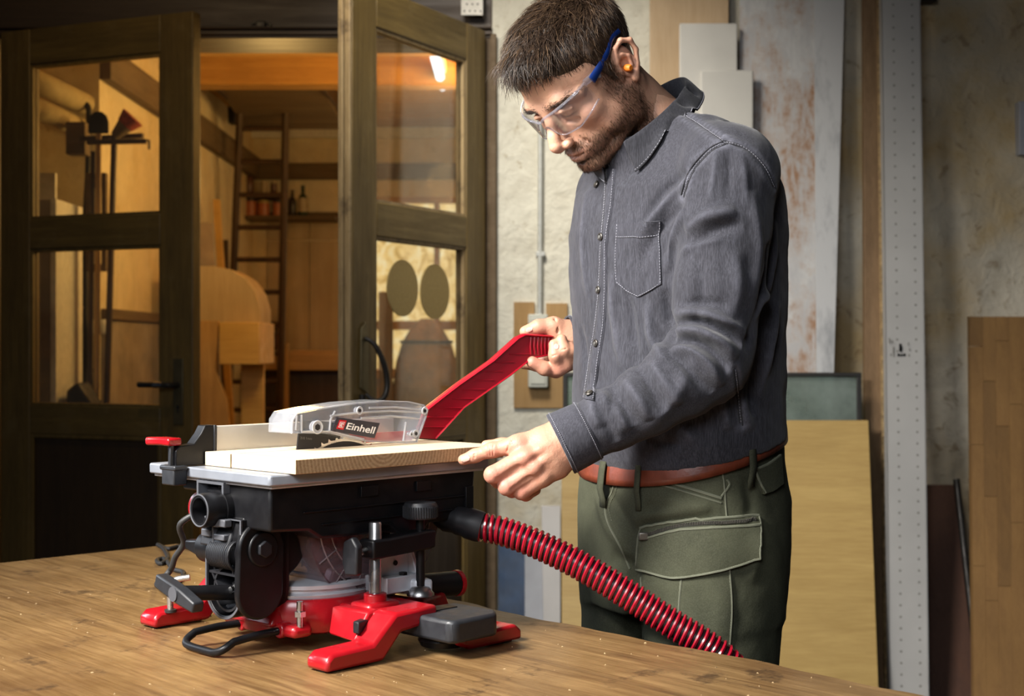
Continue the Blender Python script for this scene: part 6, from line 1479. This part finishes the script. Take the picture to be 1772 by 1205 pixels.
FOLDS = [  # chest drag lines from collar and shoulder
    ([(1205, 300), (1150, 355), (1095, 425)], .0040, .008), ([(1225, 270), (1160, 320), (1110, 385)], -.0030, .008), ([(1190, 345), (1140, 400), (1100, 470)], -.0035, .009), ([(1185, 360), (1165, 420), (1155, 470)], .0045, .008),
    ([(1060, 470), (1062, 540), (1080, 640)], .0035, .010), ([(1085, 500), (1092, 570), (1110, 650)], -.0035, .010), ([(1120, 520), (1128, 580), (1150, 625)], .0045, .009), ([(1150, 500), (1160, 560), (1165, 600)], -.0050, .010),
    ([(1015, 330), (1010, 420), (1018, 520)], .0030, .010), ([(1005, 560), (1012, 620), (1020, 680)], -.0030, .010), ([(1030, 620), (1025, 700), (1040, 740)], .0035, .010), ([(1060, 660), (1058, 700), (1070, 740)], -.0030, .009),
    # upper sleeve
    ([(1185, 400), (1225, 375), (1275, 365)], .0050, .010), ([(1190, 425), (1235, 400), (1285, 385)], -.0045, .010), ([(1175, 440), (1205, 420), (1250, 412)], .0035, .008), ([(1300, 330), (1312, 420), (1305, 520)], .0030, .010), ([(1240, 260), (1235, 300), (1228, 350)], .0020, .007), ([(1262, 255), (1262, 300), (1258, 350)], -.0020, .007), ([(1282, 262), (1288, 310), (1290, 360)], .0020, .007),
    ([(1210, 440), (1215, 500), (1208, 550)], -.0030, .012), ([(1270, 430), (1275, 500), (1268, 550)], .0030, .012),
    # elbow gathers
    ([(1166, 545), (1210, 540), (1262, 560), (1292, 580)], .0060, .0085), ([(1166, 560), (1212, 556), (1262, 578), (1285, 598)], -.0060, .0075), ([(1164, 575), (1205, 572), (1248, 592), (1275, 620)], .0065, .0085), ([(1165, 590), (1200, 590), (1235, 610), (1262, 645)], -.0065, .0075), ([(1162, 602), (1195, 606), (1228, 630), (1250, 668)], .0060, .0085), ([(1150, 605), (1178, 625), (1205, 655), (1232, 680)], -.0050, .008), ([(1180, 530), (1215, 524), (1260, 530)], -.0040, .008),
    # forearm
    ([(1125, 625), (1150, 660), (1178, 700)], .0040, .009), ([(1105, 635), (1128, 672), (1150, 712)], -.0040, .008), ([(1080, 655), (1105, 690), (1125, 725)], .0045, .009), ([(1055, 668), (1078, 700), (1100, 735)], -.0040, .008), ([(1040, 680), (1065, 712), (1090, 745)], .0035, .008), ([(1200, 620), (1165, 690), (1110, 750)], .0025, .012), ([(1030, 700), (1050, 735), (1068, 765)], -.0030, .007),
    # back and side
    ([(1340, 380), (1330, 480), (1300, 580)], .0045, .010), ([(1330, 420), (1320, 510), (1290, 610)], -.0050, .010), ([(1345, 520), (1330, 600), (1312, 690)], .0050, .011), ([(1320, 600), (1305, 660), (1300, 720)], -.0040, .010), ([(1250, 690), (1255, 720), (1262, 745)], .0040, .010), ([(1180, 740), (1190, 752), (1205, 765)], .0030, .010), ([(1285, 690), (1290, 720), (1300, 745)], .0035, .009), ([(1120, 760), (1150, 768), (1180, 770)], -.0030, .008)]
V = folds(V, N, sk0, [(a_, b_*2.1, c_*.9) for a_, b_, c_ in FOLDS], wear); wear *= 1.0
N = vnormals(V, F); V = V+N*(.0011*vnoise(V, 75, 21, 3))[:, None]
# blouse hem: pull in under the overhang, tilt with the belt
skS = Skin(V, F)
# seams press a groove and lighten beside it
SEAMS = {'shoulder': [(1258, 246), (1232, 258), (1205, 285), (1190, 312), (1182, 340)], 'armhole_back': [(1258, 246), (1292, 258), (1322, 288), (1340, 325)], 'yoke': [(1172, 192), (1205, 212), (1240, 236), (1256, 248)], 'side': [(1272, 640), (1278, 690), (1283, 735)]}
for nm, pts in SEAMS.items():
    P = skS.path(pts, 8); d, t_ = poly_dist(V, P); N = vnormals(V, F)
    V = V-N*(.0018*np.exp(-(d/.0035)**2))[:, None]+N*(.0012*np.exp(-((d-.008)/.005)**2))[:, None]; wear += .85*np.exp(-((d-.006)/.0055)**2)*(.6+.4*np.sin(t_*140))
d, t_ = poly_dist(V, [cb+cn*.012+np.array([0, 0, 0])]*2); wear += .6*np.exp(-((np.abs((V-(cb+cn*.012))@cn))/.003)**2)*(d < .06)
wear += .35*np.exp(-((np.abs((V-(cb-cn*.028))@cn))/.004)**2)*(d < .08)
Nv = vnormals(V, F); ring_ = 0*np.exp(-((np.abs((V-(cb-cn*.030))@cn))/.0022)**2)*(d < .08); V = V-Nv*(.0016*ring_)[:, None]
shirt = np_mesh('shirt', V, F, 'denim_grey', man, {'wear': np.clip(wear, 0, 1)})
skS = Skin(V, F)
for nm, pts in SEAMS.items(): stitches('stitching', skS, pts, 'stitch_pale', shirt); seam('seam', skS, [(x+2.2, y+2.2) for x, y in pts], .0011, 'seam_dark', shirt, .0002); seam('seam', skS, [(x-3.5, y-2.5) for x, y in pts], .0008, 'seam_dark', shirt, .0002)
# cuff stitching
def ring_path(c, nrm, skin, n_=40, off=.0008):
    u = np.cross(nrm, [0, 0, 1.]); u /= np.linalg.norm(u); w_ = np.cross(nrm, u); out = []
    for i in range(n_+1):
        a = 2*PI*i/n_; dr = u*math.cos(a)+w_*math.sin(a); loc, nr, _, _ = skin.bvh.ray_cast(Vector(c+dr*.12), Vector(-dr)); out.append((loc-Vector(c)).length)
    rr = np.array(out[:-1]); F_ = np.fft.rfft(rr); F_[4:] = 0; rr = np.fft.irfft(F_, len(rr))
    return [Vector(c+(u*math.cos(2*PI*i/n_)+w_*math.sin(2*PI*i/n_))*(rr[i % n_]+off)) for i in range(n_+1)]
denim('denim_patch', (.015, .015, .020, 1), (.031, .031, .040, 1), (.070, .071, .088, 1))
denim('denim_collar_shaded', (.010, .010, .013, 1), (.021, .021, .027, 1), (.050, .051, .062, 1))  # darker copy of the denim: shade on the collar leaf painted in
def cuff(c, nrm, skin, l0, l1, flare, nm, fix=None):
    base_r = ring_path(c+nrm*(l0+.004), nrm, skin, 48, 0.0); rows = []
    if fix: base_r = [Vector(c+nrm*(l0+.004))+(p-Vector(c+nrm*(l0+.004))).normalized()*fix for p in base_r]
    cen = Vector(c+nrm*(l0+.004)); nr_ = Vector(nrm)
    prof = [(l0, .0005), (l0+.001, .0022), (l0+(l1-l0)*.3, .0030), (l0+(l1-l0)*.7, .0032+flare*.6), (l1-.001, .0034+flare), (l1, .0022+flare), (l1-.003, .0004+flare), (l1-.02, -.0010+flare*.4)]
    for t_, dr in prof:
        rows.append([np.array(Vector(c)+nr_*t_+(p-cen).normalized()*((p-cen).length+dr)) for p in base_r])
    o = grid_mesh(nm, np.array(rows), 'denim_patch', shirt)
    for t_, dr in ((l0+.004, .0032), (l1-.005, .0042+flare)):
        m = MB(); ps_ = [Vector(c)+nr_*t_+(p-cen).normalized()*((p-cen).length+dr) for p in base_r]; n_ = len(ps_)
        for i in range(0, n_-1):
            for q in (0, .5): m.tube([ps_[i].lerp(ps_[i+1], q), ps_[i].lerp(ps_[i+1], q+.3)], .0006, 4)
        tag(m.build('stitching', 'stitch_pale', shirt), kind='stuff')
    return o
cuff(cb, cn, skS, -.034, .013, .0012, 'cuff'); cuff(rb_, rn, skS, -.030, .008, .001, 'cuff', .0385)
# placket with buttons
pl = [(1048, 292), (1046, 350), (1040, 420), (1036, 500), (1030, 560), (1022, 610), (1014, 660), (1010, 690)]
pr = [(1066, 292), (1062, 350), (1052, 420), (1051, 500), (1048, 560), (1040, 615), (1032, 665), (1028, 695)]
def strip(nm, L, Rr, nv_, mt, th): return patch(nm, skS, ([L[0], Rr[0]], [L[-1], Rr[-1]]), 4, nv_, th, mt, shirt)
P = []
bl_, br_ = bez([(x, y, 0) for x, y in pl], 4), bez([(x, y, 0) for x, y in pr], 4)
vs = []; fs = []; nn = len(bl_)
for a, b in zip(bl_, br_):
    for u in (0, .33, .67, 1): q = a*(1-u)+b*u; p, nr = skS.hit(q[0], q[1]); vs.append(p+nr*(.0022 if 0 < u < 1 else .0016))
for a, b in zip(bl_, br_):
    for u in (0, .33, .67, 1): q = a*(1-u)+b*u; p, nr = skS.hit(q[0], q[1]); vs.append(p-nr*.003)
K = nn*4
for i in range(nn-1):
    for j in range(3): fs.append((i*4+j, i*4+j+1, i*4+5+j, i*4+4+j))
    fs += [(i*4, i*4+4, i*4+4+K, i*4+K), (i*4+3, i*4+3+K, i*4+7+K, i*4+7)]
m = MB(); m.add(vs, fs); m.build('placket', 'denim_patch', shirt, smooth=True)
for off_ in (2, -2):
    stitches('stitching', skS, [(x+off_ if off_ > 0 else x, y) for x, y in (pl if off_ > 0 else [(a-2.5, b) for a, b in pr])], 'stitch_pale', shirt, off=.0028)
for px_, py_ in ((1040, 410), (1036, 502), (1032, 594), (1019, 683), (1033, 320)):
    p, nr = skS.hit(px_+1.5, py_, .0028)
    m = MB(); m.lathe([(.0058, 0), (.0058, .0012), (.0045, .0022), (.003, .0016)], p, nr, n=20); b_ = m.build('button', 'button_metal', shirt)
    m = MB(); m.lathe([(.0026, .0012), (.0022, .0026)], p, nr, n=12); o = m.build('button_core', 'button_core', shirt)
# chest pocket
po = patch('chest_pocket', skS, ([(1069, 388), (1142, 382)], [(1066, 490), (1105, 515), (1145, 492)]), 14, 16, .0016, 'denim_patch', shirt)
stitches('stitching', skS, [(1070, 389), (1067, 440), (1068, 489)], 'stitch_pale', shirt, off=.0026); stitches('stitching', skS, [(1069, 489), (1087, 503), (1105, 513)], 'stitch_pale', shirt, off=.0026); stitches('stitching', skS, [(1105, 513), (1125, 503), (1143, 491)], 'stitch_pale', shirt, off=.0026); stitches('stitching', skS, [(1141, 384), (1143, 440), (1144, 490)], 'stitch_pale', shirt, off=.0026); stitches('stitching', skS, [(1068, 410), (1105, 410), (1142, 406)], 'stitch_pale', shirt, off=.0026)
seam('pocket_edge', skS, [(1069, 411), (1105, 411), (1142, 407)], .0008, 'seam_dark', shirt, .0022)
# ------------------------------------------------------------------ collar: stand and folded leaf
cback, cfront = nv(1168, 150, 2.175), nv(1060, 268, 2.055)
cc = (cback+cfront)/2; fwd = cfront-cback; RF = np.linalg.norm(fwd)/2; fwd /= np.linalg.norm(fwd)
lat = np.array([LD[0], LD[1], 0.]); lat -= fwd*(lat@fwd); lat /= np.linalg.norm(lat); upc = np.cross(fwd, lat); upc = upc if upc[2] > 0 else -upc
def cpt(ph, r, h):   # ph 0 = back, +-pi = front
    return cc-fwd*math.cos(ph)*RF*r+lat*math.sin(ph)*.067*r+upc*h
nph = 61; phs = np.linspace(-2.75, 2.75, nph); rows = []
for ph in phs:
    e = abs(ph)/2.75; pt_ = max(0, (e-.62)/.38)
    rows.append([cpt(ph, .97, -.030), cpt(ph, .98, -.010), cpt(ph, 1.00, .008), cpt(ph, 1.025, .012), cpt(ph, 1.055, .006), cpt(ph, 1.10+.02*e, -.010-.006*pt_), cpt(ph, 1.15+.02*e+.03*pt_, -.024-.012*pt_)])
for r in rows:
    for k_ in (4, 5, 6):
        loc, nr, _, _ = skS.bvh.find_nearest(Vector(r[k_])); out_ = Vector(r[k_]-cc); out_ = nr if nr.dot(out_) > 0 else -nr
        sd = (Vector(r[k_])-loc).dot(out_)
        if sd < .006 and (Vector(r[k_])-loc).length < .05: r[k_] = np.array(loc+out_*.006)
P = np.array(rows); co = grid_mesh('collar', P, 'denim_collar_shaded', shirt, solid=.0028)
b_ = co.modifiers.new('sub', 'SUBSURF'); b_.levels = 2; b_.render_levels = 2
m = MB(); m.tube([Vector(r[6]) for r in rows], .0013, 6); m.build('collar_edge', 'seam_dark', shirt)
P2 = [Vector(r[6])*.82+Vector(r[5])*.18 for r in rows]; m = MB()
for i in range(0, len(P2)-1):
    for q in (0., .5): a = P2[i].lerp(P2[i+1], q); b2 = P2[i].lerp(P2[i+1], q+.3); nrm = (a-Vector(cc)).normalized(); m.tube([a+nrm*.0022, b2+nrm*.0022], .0006, 4)
tag(m.build('stitching', 'stitch_pale', shirt), kind='stuff')
p, nr = skS.hit(1112, 276, .004); m = MB(); m.lathe([(.0048, 0), (.0048, .0012), (.0036, .002), (.002, .0014)], p, nr, n=16); m.build('button', 'button_metal', shirt)
# ------------------------------------------------------------------ trousers
T = Field((.02, 1.86, .06), (.52, 2.46, 1.16), .0046)
T.loft([(.84, .262, 2.155, .178, .125), (.90, .262, 2.155, .180, .136), (.96, .263, 2.157, .181, .143), (1.01, .264, 2.158, .178, .143), (1.05, .263, 2.156, .172, .138), (1.145, .2615, 2.153, .166, .131)], FD, .0, 2.3)
hipL, hipR = np.r_[HJ+LD*.082, .93], np.r_[HJ-LD*.090, .93]
kneeL, kneeR = np.r_[HJ+LD*.088+np.array([-.012, 0]), .52], np.r_[HJ-LD*.100+np.array([-.02, 0]), .52]
ankL, ankR = np.r_[HJ+LD*.092, .10], np.r_[HJ-LD*.10, .10]
T.chain([hipL, kneeL, ankL], [.108, .088, .078], .02); T.chain([hipR, kneeR, ankR], [.104, .084, .076], .02)
T.cap(np.r_[HJ+FD*.2, .78], np.r_[HJ-FD*.2, .78], .018, .018, .03, 's')
T.plane((.2615, 2.153, 1.114), (FD[0]*.28, FD[1]*.28, 1.0)); T.plane((0, 0, .085), (0, 0, -1))
V, F = T.mesh(); V = relax(V, F, 2, .5); N = vnormals(V, F); sk0 = Skin(V, F)
TF = [([(1030, 850), (1050, 905), (1085, 960)], .0040, .010), ([(1045, 840), (1075, 890), (1105, 940)], -.0035, .010), ([(1090, 900), (1150, 890), (1230, 880)], .0035, .010), ([(1100, 915), (1160, 905), (1240, 895)], -.0035, .009), ([(1115, 860), (1180, 870), (1250, 880)], .0030, .010), ([(1060, 960), (1090, 985), (1110, 1010)], -.0050, .010), ([(1040, 980), (1070, 1010), (1100, 1040)], .0040, .010), ([(1300, 900), (1312, 950), (1300, 1010)], .0030, .010), ([(1240, 1010), (1250, 1060), (1240, 1110)], .0035, .012), ([(1150, 1020), (1145, 1070), (1150, 1110)], -.0035, .012), ([(1290, 830), (1300, 870), (1290, 900)], -.0030, .010), ([(1090, 960), (1095, 1020), (1100, 1100)], -.0060, .010)]
V = folds(V, N, sk0, [(a_, b_*1.6, c_) for a_, b_, c_ in TF]); N = vnormals(V, F); V = V+N*(.0013*vnoise(V, 55, 31, 3))[:, None]
trs = np_mesh('trousers', V, F, 'olive_cotton', man); skT = Skin(V, F)
# belt following the waist
def waist(ph, z, off):
    n_ = 2.3; a, b = np.interp(z, [1.01, 1.05, 1.105], [.178, .172, .166]), np.interp(z, [1.01, 1.05, 1.105], [.143, .138, .131])
    c_, s_ = math.cos(ph), math.sin(ph); u = math.copysign(abs(c_)**(2/n_), c_)*(a+off); v_ = math.copysign(abs(s_)**(2/n_), s_)*(b+off)
    L2 = np.array([-FD[1], FD[0]]); p = np.array([.2615, 2.153])+L2*u+FD*v_; return p, v_
def belt_ring(off, z0, z1, mt, nm, ph0=0, ph1=2*PI, n_=96, seg=5):
    rows = []
    for i in range(n_+1):
        ph = ph0+(ph1-ph0)*i/n_; r = []
        for k in range(seg):
            t_ = k/(seg-1); zc = z0+(z1-z0)*t_; p, v_ = waist(ph, zc, off+.0010*math.sin(PI*t_)); r.append((p[0], p[1], zc-.28*v_))
        rows.append(r)
    return grid_mesh(nm, np.array(rows), mt, man, solid=.003)
belt_ring(.0045, 1.074, 1.110, 'belt_leather', 'belt')
# belt loops, fly, pockets, zips
def loop_at(tx):
    best = None
    for ph in np.linspace(0, 2*PI, 721):
        q, v_ = waist(ph, 1.09, .012); e_ = abs(CX+FPX*q[0]/q[1]-tx)
        if q[1] < 2.12 and (best is None or e_ < best[0]): best = (e_, ph)
    ph = best[1]; vs = []; prof = [(1.112, .003), (1.108, .0095), (1.095, .0115), (1.070, .0115), (1.052, .0045), (1.040, .0025)]
    for d_ in (-.028, .028):
        for z_, o_ in prof:
            q, v_ = waist(ph+d_, min(z_, 1.10), o_); vs.append((q[0], q[1], z_-.28*v_))
    P = np.array(vs).reshape(2, len(prof), 3); o = grid_mesh('belt_loop', P, 'olive_cotton', trs, solid=.002)
for tx in (1040, 1103, 1302): loop_at(tx)
def tseam(pts, r=.0016, off=.0, mt='olive_seam'): return seam('trouser_seam', skT, pts, r, mt, trs, off)
tseam([(1065, 822), (1060, 850), (1048, 875), (1052, 905), (1075, 950), (1090, 985)], .0018); stitches('stitching', skT, [(1072, 822), (1066, 852), (1055, 878), (1060, 905)], 'olive_seam', trs)
for dy, r in ((0, .0024), (8, .0016)): tseam([(1112, 826+dy), (1145, 832+dy), (1200, 848+dy), (1248, 863+dy)], r)
tseam([(1240, 784), (1252, 830), (1256, 880), (1258, 898)], .0014); tseam([(1248, 860), (1262, 840), (1258, 830)], .0016)
patch('cargo_pocket', skT, ([(1112, 910), (1160, 900), (1220, 896), (1310, 892)], [(1106, 985), (1150, 998), (1180, 1000), (1245, 988), (1312, 968)]), 22, 12, .0055, 'olive_cotton', trs)
patch('pocket_side', skT, ([(1130, 990), (1180, 1000), (1262, 985)], [(1110, 1120), (1180, 1130), (1264, 1130)]), 12, 10, .0020, 'olive_cotton', trs)
for pts, r in (([(1110, 912), (1165, 900), (1230, 897), (1310, 894)], .0022), ([(1112, 934), (1170, 920), (1240, 914), (1310, 910)], .0024), ([(1106, 984), (1150, 997), (1180, 999), (1245, 987), (1312, 967)], .0022), ([(1112, 912), (1106, 950), (1106, 984)], .0018), ([(1310, 894), (1313, 930), (1312, 967)], .0018)):
    tseam(pts, r, .0052)
tseam([(1180, 1000), (1176, 1050), (1174, 1110)], .0018, .002); tseam([(1262, 985), (1265, 1050), (1262, 1120)], .0018, .002); tseam([(1110, 1000), (1112, 1060), (1112, 1110)], .0014, .001)
seam('zipper_tape', skT, [(1122, 928), (1170, 914), (1240, 906), (1305, 902)], .0042, 'olive_dark', trs, .0035)
P = np.array(skT.path([(1122, 928), (1170, 914), (1240, 906), (1305, 902)], 20, .0078)); L = np.r_[0, np.cumsum(np.linalg.norm(np.diff(P, axis=0), axis=1))]; m = MB(); l = 0
while l < L[-1]:
    q = Vector([np.interp(l, L, P[:, i]) for i in range(3)]); m.tube([q+Vector((0, 0, .0022)), q-Vector((0, 0, .0022))], .0007, 4); l += .0024
tag(m.build('zipper_teeth', 'zip_metal', trs), kind='stuff')
p, nr = skT.hit(1120, 929, .008); m = MB(); m.box(p.x-.008, p.x+.007, p.y-.003, p.y+.003, p.z-.006, p.z+.006); m.build('zip_slider', 'zip_metal', trs, bevel=.002)
patch('back_pocket_flap', skT, ([(1302, 812), (1325, 802), (1346, 786)], [(1318, 856), (1335, 850), (1350, 838)]), 8, 8, .0060, 'olive_cotton', trs); tseam([(1302, 813), (1325, 803), (1345, 788)], .002, .005); tseam([(1303, 815), (1312, 838), (1320, 854)], .0018, .006)
# shoes under the bench
for ank in (ankL, ankR):
    f_ = np.r_[FD, 0]; m = Field(tuple(np.minimum(ank-f_*.1, ank+f_*.25)-.09), tuple(np.maximum(ank-f_*.1, ank+f_*.25)+np.array([.09, .09, .03])), .006)
    m.chain([np.r_[(ank-f_*.04)[:2], .045], np.r_[(ank+f_*.06)[:2], .045], np.r_[(ank+f_*.15)[:2], .036]], [.045, .045, .036], .0); m.cap(np.r_[ank[:2], .05], np.r_[ank[:2], .11], .046, .046, .02); m.plane((0, 0, .0), (0, 0, -1))
    v_, f2_ = m.mesh(); np_mesh('shoe', v_, f2_, 'shoe_leather', man)
